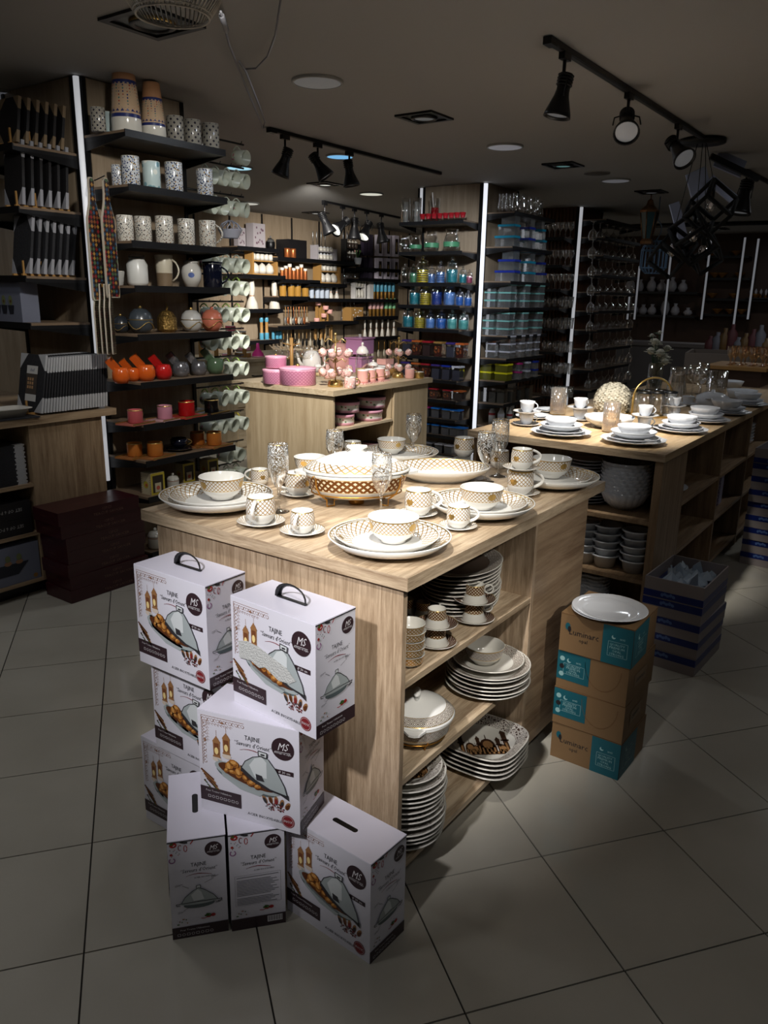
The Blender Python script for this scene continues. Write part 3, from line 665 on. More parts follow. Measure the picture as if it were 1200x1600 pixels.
# ---- helper: thing whose rim ellipse is seen at px,py with width wpx
def at_rim(px, py, wpx, zr): p = P(px, py, zr); return p, RW(p, wpx)
z = TZ
SETS = [  # outer plate, inner plate, bowl: (px, py, w) each; words for the place
    ((338.3, 774.5, 175), (338.7, 766, 145.6), (345.9, 745.5, 71), 'at the left end of the near table'),
    ((609, 838, 194), (600.5, 827, 165), (615, 806.7, 81), 'at the near corner of the near table'),
    ((752.7, 785, 165), (752, 777, 142.6), (753.3, 760.7, 68.7), 'at the middle of the right edge'),
    ((864, 743, 143), (863, 738, 121), (863, 716.7, 61), 'at the far right corner'),
    ((624.7, 705.5, 122), (622, 700.5, 106), (612, 682.7, 45), 'at the back of the near table'),
    ((484, 741, 104), (484, 735, 88), (484.4, 709.7, 51), 'behind the covered tureen')]
for (o, i, b_, where) in SETS:
    po, ro = at_rim(*o, z+.034); pi_, ri = at_rim(*i, z+.05); pb, rb = at_rim(*b_, z+.086)
    put(dish(.134, .034, cells=42), (po.x, po.y, z), 'deep gold lattice plate under a smaller plate '+where, 'plate', 'large lattice plates', random.random()*3, ro/.134, name='dinner_plate', key='dishL')
    put(dish(.113, .026, base=.55, cells=38), (pi_.x*.5+po.x*.5, pi_.y*.5+po.y*.5, z+.0105), 'smaller gold lattice plate inside the deep one '+where, 'plate', 'inner lattice plates', random.random()*3, ri/.113, name='soup_plate', key='dishS')
    put(bowl(.056, .056), (pb.x, pb.y, z+.020), 'white gold banded bowl on the plates '+where, 'bowl', 'gold lattice bowls', random.random()*1.5+.5, rb/.056, name='bowl', key='bowlT')
def cup_at(px, py, wpx, zb, h, hang, label, key='cupT', sc=None):
    p = P(px, py, zb+h*.9); r = RW(p, wpx)
    return put(cup(.026, .055), (p.x, p.y, zb), label, 'cup', 'gold lattice cups', rad(hang), sc or r/.0285, name='teacup', key=key)
def sauc_at(px, py, wpx, zb, label): 
    p = P(px, py, zb+.008); r = RW(p, wpx)
    return put(saucer(.056), (p.x, p.y, zb), label, 'saucer', 'gold lattice saucers', random.random()*3, r/.056, name='saucer', key='saucerT')
CUPS = [  # cup (px,py,w) saucer (px,py,w) handle angle, words
    ((408, 779, 45), (408, 815.5, 76), 205, 'left front, beside the tall flute'),
    ((473, 799.5, 37), (472.7, 829.5, 71), 200, 'front middle of the table edge'),
    ((467, 744, 37), (465, 771, 56), 150, 'half hidden behind the wire tureen stand'),
    ((649.5, 773, 42), (653, 802, 62), -60, 'behind the near corner bowl'),
    ((712, 793, 36), (715.5, 821.5, 61), -60, 'right of the near corner plates'),
    ((811.7, 738, 40), (812, 770, 62), -60, 'under another saucer at the right edge')]
for c_, s_, ha, wd in CUPS:
    ps = P(s_[0], s_[1], z+.008)
    sauc_at(*s_, z, 'gold rimmed saucer '+('carrying a cup ' if 'under' not in wd else 'of the two high stack, lower, ')+wd)
    r = RW(ps, c_[2])
    put(cup(.026, .055), (ps.x, ps.y, z+.0045), 'gold lattice teacup '+wd, 'cup', 'gold lattice cups', rad(ha), r/.0285, name='teacup', key='cupT')
ps = P(812, 770, z+.008); r = RW(ps, 40); zt = z+.0045+.055*r/.0285
put(saucer(.056), (ps.x, ps.y, zt-.002), 'gold rimmed saucer balanced on a cup at right edge, upper of two', 'saucer', 'gold lattice saucers', 0, RW(P(813, 728, zt), 57)/.056, name='saucer', key='saucerT')
put(cup(.026, .055), (ps.x, ps.y, zt+.003), 'small gold lattice cup topping the two high cup stack', 'cup', 'gold lattice cups', rad(-60), RW(ps, 33)/.0285, name='teacup', key='cupT')
for px, py, w_, ha, lb in ((724.5, 713, 31, 40, 'gold lattice cup alone at the back right edge'), (780, 731, 29, 60, 'gold lattice cup partly behind the tallest flute'), (406, 758, 27, 120, 'gold lattice cup behind the left flute'), (551, 716, 28, 20, 'gold lattice cup at the back beside the flute')):
    p = P(px, py, z); put(cup(.026, .055), (p.x, p.y, z), lb, 'cup', 'gold lattice cups', rad(ha), RW(p, w_)/.0285, name='teacup', key='cupT')
for px, py, ty, w_, lb in ((436, 799, 695, 33, 'etched flute glass at the front left, before the tureen'), (523, 742, 673, 28, 'etched flute glass rising behind the tureen'), (595, 806, 710, 33, 'etched flute glass in front of the tureen'),
                          (645, 714, 648.5, 25, 'etched flute glass at the back plates'), (757, 752, 676, 29, 'left one of the two flute glasses at right'), (778, 744, 657.5, 28, 'right one of the two flute glasses at right')):
    p = P(px, py, z); r = RW(p, w_); hh = (py-ty)*depth(p)/FPX*1.03
    put(flute(), (p.x, p.y, z), lb, 'glass', 'etched flute glasses', 0, (r/.029, r/.029, hh/.19), name='flute_glass', key='flute')
# ---- oval platter
def platter():
    r = E0('platter'); m = CER; R = .16
    MB().lathe([(.0001, 0, m), (R*.62, 0, m), (R*.64, .004, m), (R*.93, .03, m), (R, .047, m), (R*.99, .05, m), (R*.975, .05, GOLD), (R*.955, .047, LAT), (R*.84, .026, LAT), (R*.73, .012, m), (R*.68, .008, m), (.0001, .006, m)], 64, sx=1.12, sy=.82, cells=44).build('platter_body', r); return r
p = P(688, 748, z); put(platter, (p.x, p.y, z), 'large oval gold lattice serving platter behind the tureen', 'platter', rz=rad(-52), name='serving_platter')
# ---- covered tureen on a gold wire stand
def tureen(sup=0, sx=1.25, sy=.86, lat=LAT, body=LATB, R=.10, lidcells=34):
    def f():
        r = E0('tureen'); m = CER
        MB().lathe([(.0001, 0, m), (R*.70, 0, m), (R*.80, .007, m), (R*.90, .019, GOLD), (R*.905, .0205, body), (R*.985, .050, GOLD), (R*.99, .0515, m), (R*1.02, .058, m), (R*1.01, .060, m), (R*.93, .060, m), (R*.8, .02, m), (.0001, .012, m)], 56, sx=sx, sy=sy, cells=38, sup=sup).build('tureen_body', r)
        l = MB().lathe([(R*1.03, .061, m), (R*1.04, .063, m), (R*1.0, .067, GOLD), (R*.985, .0685, lat), (R*.86, .080, lat), (R*.80, .084, GOLD), (R*.79, .0845, m), (R*.42, .101, m), (R*.15, .106, m), (.0001, .107, m)], 56, sx=sx, sy=sy, cells=lidcells, sup=sup).build('lid', r)
        MB().lathe([(.0001, .104, m), (.012, .104, m), (.007, .110, m), (.012, .116, m), (.011, .121, m), (.0001, .123, m)], 16, sx=2.2, sy=.9).build('knob', l)
        for s_ in (-1, 1):
            MB().prism([(s_*R*sx*.98, -.030), (s_*(R*sx+.022), -.014), (s_*(R*sx+.026), 0), (s_*(R*sx+.022), .014), (s_*R*sx*.98, .030)][::s_], .054, .0605, m).build('ear', r)
        return r
    return f
ANG = rad(-48); pT = P(557, 786, z); sc_ = RW(P(557, 742, z+.09), 163)/.127
o = put(tureen(), (pT.x, pT.y, z+.030), 'white oval covered tureen with brown and gold band on wire stand', 'tureen', None, ANG, sc_, name='covered_tureen', key='tureenA')
def stand(sx, sy, R, h, n_leg=4):
    def f():
        r = E0('stand'); pth = [(R*sx*cos(2*pi*k/32), R*sy*sin(2*pi*k/32), h) for k in range(32)]
        MB().tube(pth, .002, GOLD2, 5, closed=True).build('wire_ring', r)
        for a in (35, 145, 215, 325):
            ca, sa = cos(rad(a)), sin(rad(a)); x, y = R*sx*ca, R*sy*sa
            MB().tube([(x*1.22, y*1.22, h+.044), (x*1.12, y*1.12, h+.05), (x*1.10, y*1.10, h+.02), (x, y, h), (x*.82, y*.82, h-.014), (x*.82, y*.82, .002), (x*.62, y*.62, .002), (x*.62, y*.62, h-.016), (x*.4, y*.4, h-.016)], .002, GOLD2, 5).build('wire_leg', r)
        MB().lathe([(.0001, .0, GOLD2), (.018, .0, GOLD2), (.020, .004, GOLD2), (.018, h-.012, GOLD2), (.020, h-.010, GOLD2), (.016, h-.010, GOLD2), (.0001, h-.013, GOLD2)], 20).build('candle_cup', r)
        return r
    return f
put(stand(1.25, .86, .088, .032), (pT.x, pT.y, z), 'gold wire warmer stand with candle cup under the oval tureen', 'stand', None, ANG, sc_, name='warmer_stand')

# ================================================================ dinnerware on the shelves below
Z0, Z1, ZB = .622, .345, .076
def flat_plate(R, h=.022, m=CER2, band=LATG, sx=1, sy=1, sup=0, n=44, inner=.70, centre=None, cells=26):
    def f():
        r = E0('plate')
        MB().lathe([(.0001, 0, m), (R*.6, 0, m), (R*.62, .003, m), (R*.97, h*.8, m), (R, h*.9, m), (R*.99, h, m), (R*.965, h*.96, band), (R*inner, h*.32, centre or m), (R*inner*.95, h*.24, centre or m), (.0001, h*.2, centre or m)], n, sx=sx, sy=sy, cells=cells, sup=sup).build('plate_body', r)
        return r
    return f
# oval platters, eleven high, on the top shelf
pc = P(757, 890, Z0+.10); pc.x = min(pc.x, 1.995); pc.y = min(pc.y, 1.23)
for k in range(11):
    put(flat_plate(.128, .016, sx=1.28, sy=.92, band=LATG if k else LATO, centre=None if k < 10 else mat('dark_glaze', (120, 104, 92), .2), inner=.66), (pc.x+.03+.003*sin(k*2), pc.y+.045+.003*cos(k), Z0+k*.0125),
        'white oval serving platter with brown band, %s in the stack of eleven' % nlow(k, 11), 'platter', 'stack of oval platters', rad(8), name='oval_platter', key='ovalP' if k < 10 else 'ovalPtop')
def small_cup(ring=True):
    def f():
        r = E0('cup'); m = CER2; R = .026
        MB().lathe([(.0001, 0, m), (R*1.25, 0, m), (R*1.28, .003, m), (R*.95, .022, GOLD), (R*.94, .023, LATB), (R*.93, .046, GOLD), (R*.93, .048, m), (R*.85, .048, m), (R*.8, .02, m), (.0001, .012, m)], 28, cells=18).build('cup_body', r)
        MB().tube([(R*.93+.013+.012*cos(2*pi*k/14), 0, .032+.012*sin(2*pi*k/14)) for k in range(14)], .0024, m, 6, closed=True).build('handle', r)
        return r
    return f
BRS = lambda: saucer(.056, m=CER2, lat=lattice('brown_lattice_glaze', (224, 216, 202), (84, 56, 38), .2, 'diamond', .1))()
def stack_cs(px, py, w_, n_, where, hang, cap_=True):
    p = P(px, py, Z0+.008); s = RW(p, w_)/.056; zz = Z0
    for k in range(n_):
        put(BRS, (p.x, p.y, zz), 'brown patterned saucer, %s, in the cup stack %s' % (('lower', 'upper')[k], where), 'saucer', 'brown patterned saucers', k, s, name='saucer', key='saucerB')
        put(small_cup(), (p.x, p.y, zz+.004*s), 'gold and brown banded cup, %s, in the cup stack %s' % (('lower', 'upper')[k], where), 'cup', 'banded coffee cups', rad(hang), s, name='coffee_cup', key='cupB')
        zz += .052*s
stack_cs(740, 965.5, 66, 2, 'with ring handle on top shelf', -48)
stack_cs(681, 1003, 66, 2, 'behind the lattice bowls', 20)
stack_cs(661, 958, 50, 1, 'at back left, top shelf', 90)
stack_cs(634, 955, 56, 1, 'half hidden at the end panel', 60)
pb = P(645, 1035, Z0+.01); sb = RW(P(647, 957, Z0+.125), 47)/.056
for k in range(5):
    put(bowl(.056, .05, band=.62, lat=LATGOLD, m=CER2, medals=0, cells=24), (pb.x+.004*sin(k*3), pb.y+.01, Z0+k*.0215), 'gold diamond patterned bowl, %s in the stack of five' % nlow(k, 5), 'bowl', 'stack of gold diamond bowls', k, sb, name='bowl', key='bowlG')
# shelf two: big plates with a bowl, and a lidded tureen
pp = P(762, 1046, Z1+.06); s1 = min(RW(pp, 138)/.134, 1.0); pp.x = min(pp.x, 2.19-.134*s1); pp.y = min(pp.y, 1.405-.134*s1)
for k in range(6):
    put(flat_plate(.134, .026), (pp.x+.003*sin(2*k), pp.y+.003*cos(3*k), Z1+k*.0135), 'brown diamond rimmed dinner plate, %s of the stack of six' % nlow(k, 6), 'plate', 'stack of diamond rimmed plates', k, s1, name='dinner_plate', key='plateG')
pq = P(763, 1026, Z1+.10); put(flat_plate(.108, .022), (pq.x, pq.y, Z1+.079), 'smaller brown diamond rimmed plate on the stack of six', 'plate', None, 0, RW(pq, 112)/.108, name='soup_plate')
pq = P(757, 1012, Z1+.135); put(bowl(.052, .05, band=.55, lat=LATG, m=CER2, medals=0, cells=30), (pq.x, pq.y, Z1+.087), 'brown diamond patterned bowl sitting on the plate stack', 'bowl', None, 0, RW(pq, 63)/.052, name='bowl')
pt_ = P(655, 1130, Z1+.05); st = RW(pt_, 124)/.10
put(tureen(0, 1.0, 1.0, LATG, LATG, .10, 34), (pt_.x+.0, pt_.y+.01, Z1+.022), 'round lidded tureen with brown diamond bands on middle shelf', 'tureen', None, rad(30), st*.93, name='covered_tureen', key='tureenR')
put(stand(1.0, 1.0, .08, .024), (pt_.x, pt_.y+.01, Z1), 'gold wire stand under the round lidded tureen', 'stand', None, rad(20), st*.93, name='warmer_stand', key='standR')
# bottom board: squarish plates with a skyline of domes, and a tall stack of round plates
def skyline(parent, R, z_, m, seed=0, flip=1):
    pr = Print((0, 0, z_), (1, 0, 0), (0, 1, 0)); R = R*1.22; BR = mat('brown_print', (62, 40, 28), .3); TN = mat('tan_print', (146, 108, 70), .3)
    x = -R*.56
    def tower(x, w, h): 
        pr.rect(x-w/2, -R*.42, x+w/2, -R*.42+h, BR, 1); pr.rect(x-w*.8, -R*.42+h*.6, x+w*.8, -R*.42+h*.68, BR, 1); pr.poly([(x-w*.7, -R*.42+h), (x+w*.7, -R*.42+h), (x, -R*.42+h*1.25)], BR, 1); pr.rect(x-w*.2, -R*.42+h*.1, x+w*.2, -R*.42+h*.5, TN, 2)
    def dome(x, w, h):
        pr.rect(x-w/2, -R*.42, x+w/2, -R*.42+h*.5, BR, 1); pr.disc(x, -R*.42+h*.55, w*.46, BR, 1, h*.42, 14); pr.disc(x, -R*.42+h*.55, w*.3, TN, 2, h*.28, 12); pr.line([(x, -R*.42+h*.9), (x, -R*.42+h*1.25)], w*.05, BR, 1)
        for k in range(4): pr.rect(x-w*.4+k*w*.23, -R*.38, x-w*.3+k*w*.23, -R*.38+h*.3, TN, 2)
    for (kx, kind, w, h) in ((-.46, 't', .09, .62), (-.3, 'd', .2, .4), (-.12, 't', .07, .5), (.05, 'd', .32, .52), (.27, 't', .08, .45), (.42, 't', .1, .68), (-.2, 'd', .16, .3), (.34, 'd', .18, .3)):
        (tower if kind == 't' else dome)(R*kx, R*w, R*h)
    pr.rect(-R*.56, -R*.46, R*.56, -R*.36, BR, 1)
    for k in range(12): pr.rect(R*(-.53+.09*k), -R*.44, R*(-.49+.09*k), -R*.38, TN, 2)
    return pr.build('skyline_print', parent)
ps_ = P(768, 1160, ZB+.07); ss = RW(ps_, 133)/.13; ps_.x = min(ps_.x, 2.178-.13*ss); ps_.y = min(ps_.y, 1.38-.13*ss)
for k in range(5):
    o = put(flat_plate(.13, .03, sup=3.2, sx=.97, sy=.97, band=LATO, inner=.70, n=52, cells=20), (ps_.x+.01, ps_.y+.02, ZB+k*.0165), 'squarish plate with scroll border, %s of the five plate stack' % nlow(k, 5), 'plate', 'stack of squarish plates', rad(2), ss*.98, name='square_plate', key='plateSq%d' % (k == 4))
    if k == 4: skyline(o, .13, .0075, None); o.children[-1].rotation_euler[2] = rad(-52)
sr = .94; pr_ = Vector((1.480+.13*sr, .985+.035, 0))
for k in range(13):
    t_ = k == 12
    o = put(flat_plate(.13, .03, band=LATO, inner=.66 if t_ else .7, cells=20), (pr_.x+.004*sin(k*1.7), pr_.y+.03+.004*cos(k), ZB+k*.0165), 'round plate with scroll border, %s of the tall thirteen plate stack' % nlow(k, 13), 'plate', 'tall stack of round plates', k*.5 if not t_ else 0, sr*(.99 if not t_ else .9), name='round_plate', key='plateRd%d' % t_)
    if t_: skyline(o, .13, .0075, None); o.children[-1].rotation_euler[2] = rad(-40)
# ================================================================ helpers to stand things on shelves
def proj(p):
    v = Vector(p)-Vector((0, 0, CAMH)); c = v.dot(_f); return 600+FPX*v.dot(_r)/c, 800+FPX*v.dot(_d)/c
def onY(px, Y, z):      # point on line Y=const, z=const whose picture x is px
    X = PY(px, 500, Y).x
    for _ in range(6):
        x = proj((X, Y, z))[0]; e = (proj((X+.01, Y, z))[0]-x)/.01; X += (px-x)/e
    return Vector((X, Y, z))
def onX(px, X, z):
    Y = PX(px, 500, X).y
    for _ in range(6):
        x = proj((X, Y, z))[0]; e = (proj((X, Y+.01, z))[0]-x)/.01; Y += (px-x)/e
    return Vector((X, Y, z))
def pat(name, bg, cols, scale=30, thr=.35, shape='voronoi', rough=.2):
    """confetti or diamonds scattered over a glaze"""
    if name in _mats: return _mats[name]
    m, nt, b = base(name); L = nt.links.new; N = nt.nodes.new
    tc = N('ShaderNodeTexCoord'); vo = N('ShaderNodeTexVoronoi'); vo.inputs['Scale'].default_value = scale
    L(tc.outputs['Object'], vo.inputs['Vector'])
    if shape == 'diamond': vo.distance = 'MANHATTAN'; vo.inputs['Randomness'].default_value = 0
    cr = N('ShaderNodeValToRGB'); cr.color_ramp.interpolation = 'CONSTANT'; sp = N('ShaderNodeSeparateColor'); L(vo.outputs['Color'], sp.inputs[0]); L(sp.outputs[0], cr.inputs['Fac'])
    el = cr.color_ramp.elements
    while len(el) < len(cols): el.new(.5)
    for i, c in enumerate(cols): el[i].position = i/len(cols); el[i].color = S(*c)
    lt = N('ShaderNodeMath'); lt.operation = 'LESS_THAN'; lt.inputs[1].default_value = thr; L(vo.outputs['Distance'], lt.inputs[0])
    mx = N('ShaderNodeMix'); mx.data_type = 'RGBA'; L(lt.outputs[0], mx.inputs['Factor']); mx.inputs['A'].default_value = S(*bg); L(cr.outputs['Color'], mx.inputs['B'])
    L(mx.outputs['Result'], b.inputs['Base Color']); b.inputs['Roughness'].default_value = rough; _mats[name] = m; return m
def mugp(m, R=.038, h=.095, hm=None, handle=True, taper=1., rimm=None, inner=None):
    def f():
        r = E0('mug'); iw = inner or CER2
        MB().lathe([(.0001, 0, m), (R*taper*.93, 0, m), (R*taper, .004, m), (R, h-.002, rimm or iw), (R-.001, h, iw), (R-.0035, h-.001, iw), (R*taper-.004, .006, iw), (.0001, .006, iw)], 24, cells=8).build('mug_body', r)
        if handle: MB().tube(handle_path(R, h*.18, h*.86, .030, 8), .0042, hm or m, 6).build('handle', r)
        return r
    return f
def vasep(m, prof, rim=.8, n=24):
    def f():
        r = E0('vase'); MB().lathe([(q[0], q[1], q[2] if len(q) > 2 else m) for q in prof], n).build('vase_body', r); return r
    return f
# ================================================================ shelves and mugs on the left column
YF, YI = 3.50, 3.63
mug_z = []
for (x0, y0, x1, y1) in ((195, 205, 352, 235), (187, 290, 355, 310), (187, 376.7, 358, 388), (182, 445, 360, 450.2), (184, 518, 361, 518), (219, 597, 364.5, 585), (219, 664.7, 365.5, 644), (229.5, 724, 368, 695), (236, 783, 372, 745)):
    mug_z.append(PY(x1, y1, YF).z)
mug_z.append(PY(250, 855, YF+.05).z)
for i, zz in enumerate(mug_z):
    shelf(2.675, YF, 3.345, 3.826, zz, 'black wall shelf on the mug column, %s of ten from the top' % ((ORD[i] or 'first')) if i else 'black wall shelf of the mug column holding the tall patterned vases', .032, '-y', 'shelves of the mug column')
DIA = lattice('diamond_mug_glaze', (196, 190, 176), (52, 50, 58), .1, 'tiles', 0, .2)
CONF = pat('blue_confetti_glaze', (196, 200, 204), [(24, 34, 74), (40, 60, 110), (150, 120, 60), (24, 30, 60)], 120, .42)
CIRC = pat('pale_circle_glaze', (188, 206, 206), [(120, 160, 170), (224, 228, 220)], 36, .4)
TERR = pat('terrazzo_glaze', (200, 196, 186), [(90, 70, 60), (60, 66, 76), (150, 120, 90), (40, 40, 44)], 130, .36)
def vase_prof(h, R, bandm):
    top = mat('kraft_glaze', (178, 130, 92), .4); 
    return [(.0001, 0, CER2), (R*.9, 0, CER2), (R, .01, CER2), (R*.98, h*.22, mat('cobalt', (34, 46, 104), .3)), (R*.96, h*.27, bandm), (R*.80, h*.68, mat('cobalt', (34, 46, 104), .3)), (R*.78, h*.72, top), (R*.66, h*.985, top), (R*.62, h, top), (R*.5, h, top), (R*.6, h*.7, top), (.0001, h*.68, top)]
def big_vase():
    r = E0('vase'); bm = pat('folk_band_glaze', (198, 170, 140), [(40, 60, 110), (170, 80, 60), (60, 120, 120)], 60, .40, 'diamond'); h, R = .39, .085
    MB().lathe(vase_prof(h, R, bm), 32).build('vase_body', r)
    MB().lathe([(.008, -.003, BLKP), (.008, .003, BLKP)], 10).cap(.008, .003, BLKP, 10).xf(Matrix.Translation((-.035, -.04, h*.93)) @ Matrix.Rotation(rad(80), 4, Vector((1, -1, 0)))).build('finger_hole', r)
    for k in range(18):
        for (zf, rf, s_) in ((.295, .965, 1), (.66, .82, -1)):
            a = 2*pi*k/18; d = .13
            R_ = R*rf+.001; mb = MB(); mb.poly([((R_)*cos(a-d), R_*sin(a-d), h*zf), (R_*cos(a+d), R_*sin(a+d), h*zf), (R_*.985*cos(a), R_*.985*sin(a), h*(zf+.035)*1.0)], mat('cobalt', (34, 46, 104), .3))
            if k == 0: acc = mb if s_ == 1 else acc
            if not (k == 0 and s_ == 1): b0 = len(acc.v); acc.v += mb.v; acc.face([b0, b0+1, b0+2], mat('cobalt', (34, 46, 104), .3))
    acc.build('zigzag', r); return r
def row(i, px, Y=YI): return onY(px, Y, mug_z[i])
def scl(p, wpx, R): return RW(p, wpx)/R
p = row(0, 199); put(big_vase, p, 'tall kraft vase with folk pattern band, larger of two on top shelf', 'vase', 'folk pattern vases', 0, scl(p, 46, .085), name='patterned_vase')
p = row(0, 241, 3.60); put(big_vase, p, 'shorter kraft vase with folk pattern band beside the taller one', 'vase', 'folk pattern vases', 0, (scl(p, 38, .085),)*2+(scl(p, 38, .085)*.92,), name='patterned_vase')
for k, (px, w_) in enumerate(((155, 22), (275, 26), (302, 26), (330, 26))):
    p = row(0, px, 3.62 if k else 3.68); put(mugp(DIA, .040, .125, handle=False), p, 'tumbler with coloured diamond pattern, %s on top mug shelf' % nth(k, 4), 'tumbler', 'diamond tumblers', 0, scl(p, w_, .040), name='tumbler', key='mugdia')
p = row(0, 172, 3.74); put(mugp(CIRC, .038, .12, handle=False), p, 'pale blue tumbler hidden behind the tall folk vase', 'tumbler', None, 0, scl(p, 22, .038), name='tumbler', key='mugcirc')
for k, (px, w_, m_) in enumerate(((186, 20, 0), (206, 27, 0), (273, 27, 0), (321, 25, 0))):
    p = row(1, px, 3.62 if k else 3.7); put(mugp(CONF, .040, .135, handle=False), p, 'white tumbler with navy confetti, %s on second mug shelf' % nth(k, 4), 'tumbler', 'confetti tumblers', 0, scl(p, w_, .040), name='tumbler', key='mugconf')
p = row(1, 238); put(mugp(CIRC, .038, .12, handle=False), p, 'pale blue circle patterned tumbler between confetti tumblers', 'tumbler', None, 0, scl(p, 27, .038), name='tumbler', key='mugcirc')
for k, (px, w_) in enumerate(((197, 25), (225, 26), (258, 27), (292, 26), (325, 26))):
    p = row(2, px, 3.62 if k != 1 else 3.68); put(mugp(TERR, .038, .118), p, 'terrazzo speckled mug, %s on third mug shelf' % nth(k, 5), 'mug', 'terrazzo mugs', rad(-50 if k == 4 else 60), scl(p, w_, .038), name='mug', key='mugterr')
p = row(3, 181, 3.66); put(mugp(mat('grey_glaze', (168, 168, 164), .3), .05, .075, handle=False, taper=.8), p, 'squat pale grey cup at left of fourth mug shelf', 'cup', None, 0, scl(p, 29, .05), name='cup')
def lidjar():
    r = E0('jar'); R = .045; g = mat('white_speckle_glaze', (206, 206, 202), .3)
    MB().lathe([(.0001, 0, g), (R*.85, 0, g), (R, .015, g), (R, .09, g), (R*.75, .108, g), (R*.72, .112, g), (R*.6, .112, g), (.0001, .1, g)], 24).build('jar_body', r)
    MB().lathe([(R*.74, .113, GLS), (R*.76, .13, GLS), (.0001, .134, GLS)], 20).build('lid', r)
    MB().tube([(R*.76*cos(2*pi*k/14), R*.76*sin(2*pi*k/14), .120) for k in range(14)], .0022, BLK, 5, closed=True).build('lid_clip', r); return r
p = row(3, 216); put(lidjar, p, 'white storage jar with clear clip lid', 'jar', None, 0, scl(p, 32, .045), name='storage_jar')
def twomug():
    r = mugp(mat('cream_glaze', (206, 198, 178), .3), .040, .14, mat('cream_glaze', (206, 198, 178), .3), taper=.86)(); r.name = 'mug'
    MB().lathe([(.0406*.86, .003, mat('taupe_glaze', (120, 102, 80), .4)), (.0406*.925, .06, mat('taupe_glaze', (120, 102, 80), .4))], 24).build('lower_glaze', r)
    pr = Print((-.0335, -.0225, .075), (.64, -.77, 0), (0, 0, 1)); tm = mat('gold_ink', (150, 110, 60), .4); pr.text('Mum', .006, .036, .018, tm, 1); pr.text('you are', .006, .021, .012, tm, 1); pr.text('Super', .006, .006, .014, tm, 1); pr.build('lettering', r); return r
p = row(3, 258); put(twomug, p, 'tall cream and taupe mug with gold lettering', 'mug', None, rad(-60), scl(p, 27, .04), name='mug')
def belly():
    r = E0('pot'); R = .045; g = mat('cream_white_glaze', (208, 206, 200), .2)
    MB().lathe([(.0001, 0, g), (R*.6, 0, g), (R*.95, .04, g), (R, .065, g), (R*.88, .088, g), (R*.66, .1, g), (R*.66, .106, g), (.0001, .104, g)], 24).build('pot_body', r)
    MB().lathe([(R*.74, .106, g), (R*.74, .112, g), (.012, .118, g), (.0001, .12, g)], 20).build('lid', r)
    MB().tube([(-.012, 0, .118), (-.006, 0, .126), (.006, 0, .126), (.012, 0, .118)], .002, GOLD, 5).build('knob', r)
    medal(R*.95, .04, R, .065, -2.3, .014, mat('blue_motif', (90, 110, 170), .3), r, 'motif'); return r
p = row(3, 300); put(belly, p, 'round white lidded jar with small painted motif', 'jar', None, 0, scl(p, 31, .045), name='lidded_jar')
def navymug():
    m = mat('navy_glaze', (16, 20, 36), .12); r = mugp(m, .042, .105, m)(); MB().lathe([(.044, .105, m), (.044, .112, m), (.0001, .116, m)], 20).build('lid', r); return r
p = row(3, 333); put(navymug, p, 'glossy navy lidded mug at the right end of fourth shelf', 'mug', None, rad(-50), scl(p, 29, .042), name='lidded_mug')
def roundpot(m, key):
    def f():
        r = E0('pot'); R = .048
        MB().lathe([(.0001, 0, m), (R*.55, 0, m), (R*.9, .018, m), (R, .04, m), (R*.97, .052, m)], 24).build('pot_body', r)
        MB().lathe([(R*.985, .051, GOLD), (R*.985, .054, GOLD)], 24).build('gold_ring', r)
        l = MB().lathe([(R*.97, .054, m), (R*.85, .076, m), (R*.5, .092, m), (.0001, .096, m)], 24).build('lid', r)
        k = MB().sphere(.008, GOLD if key != 'coral' else m, (0, 0, .10), 10, 6).build('knob', l)
        MB().tube([(R*1.02*cos(a), R*1.02*sin(a), .03+.014*sin(3*a)) for a in [2*pi*k/24 for k in range(24)]], .0018, GOLD, 4, closed=True).build('gold_line', r)
        return r
    return f
for px, w_, c_, nm, ln in ((190, 26, (40, 44, 50), 'dark', 'black round sugar pot at the left, mostly behind paddle boards'), (221, 38, (58, 64, 70), 'slate', 'slate grey round lidded pot with gold line'), (300, 33, (190, 188, 184), 'white', 'white round lidded pot with gold line'), (332, 33, (206, 120, 96), 'coral', 'coral round lidded pot with gold line')):
    p = row(4, px, 3.62 if px > 200 else 3.7); put(roundpot(mat('pot_'+nm, c_, .25), nm), p, ln, 'pot', None, 0, scl(p, w_, .048), name='lidded_pot')
def spiky():
    r = E0('pot'); m = mat('hammered_gold', (150, 120, 66), .3, .8, bump=.8, bscale=120); R = .042
    MB().lathe([(.0001, 0, m), (R*.7, 0, m), (R, .012, m), (R*.95, .06, m), (R*.8, .068, m)], 12, flat=True).build('pot_body', r)
    l = MB().lathe([(R*.82, .069, m), (R*.5, .086, m), (.0001, .092, m)], 12, flat=True).build('lid', r)
    MB().tube([(0, 0, .09), (.006, 0, .105), (-.004, .0, .118)], [.005, .004, .001], GOLD, 6).build('knob', l); return r
p = row(4, 262); put(spiky, p, 'hammered gold lidded pot between round pots', 'pot', None, 0, scl(p, 31, .042), name='lidded_pot')
def orangepot(m):
    def f():
        r = E0('pot'); R = .042
        MB().lathe([(.0001, 0, m), (R*.7, 0, m), (R, .022, m), (R*.97, .048, m), (R*.8, .068, m), (R*.74, .07, GOLD), (R*.70, .07, m), (R*.7, .05, m), (.0001, .04, m)], 10, flat=False).build('pot_body', r)
        MB().box(-.017, -.010, 0, .017, .010, .062, m).xf(Matrix.Translation((-.02, .01, .062)) @ Matrix.Rotation(rad(-35), 4, Vector((0, 1, 0))) @ Matrix.Rotation(rad(20), 4, 'X')).build('leaning_lid_tag', r)
        MB().tube([(-.02, .01, .075), (-.045, .01, .125)], .0022, GOLD, 5).build('spoon', r); return r
    return f
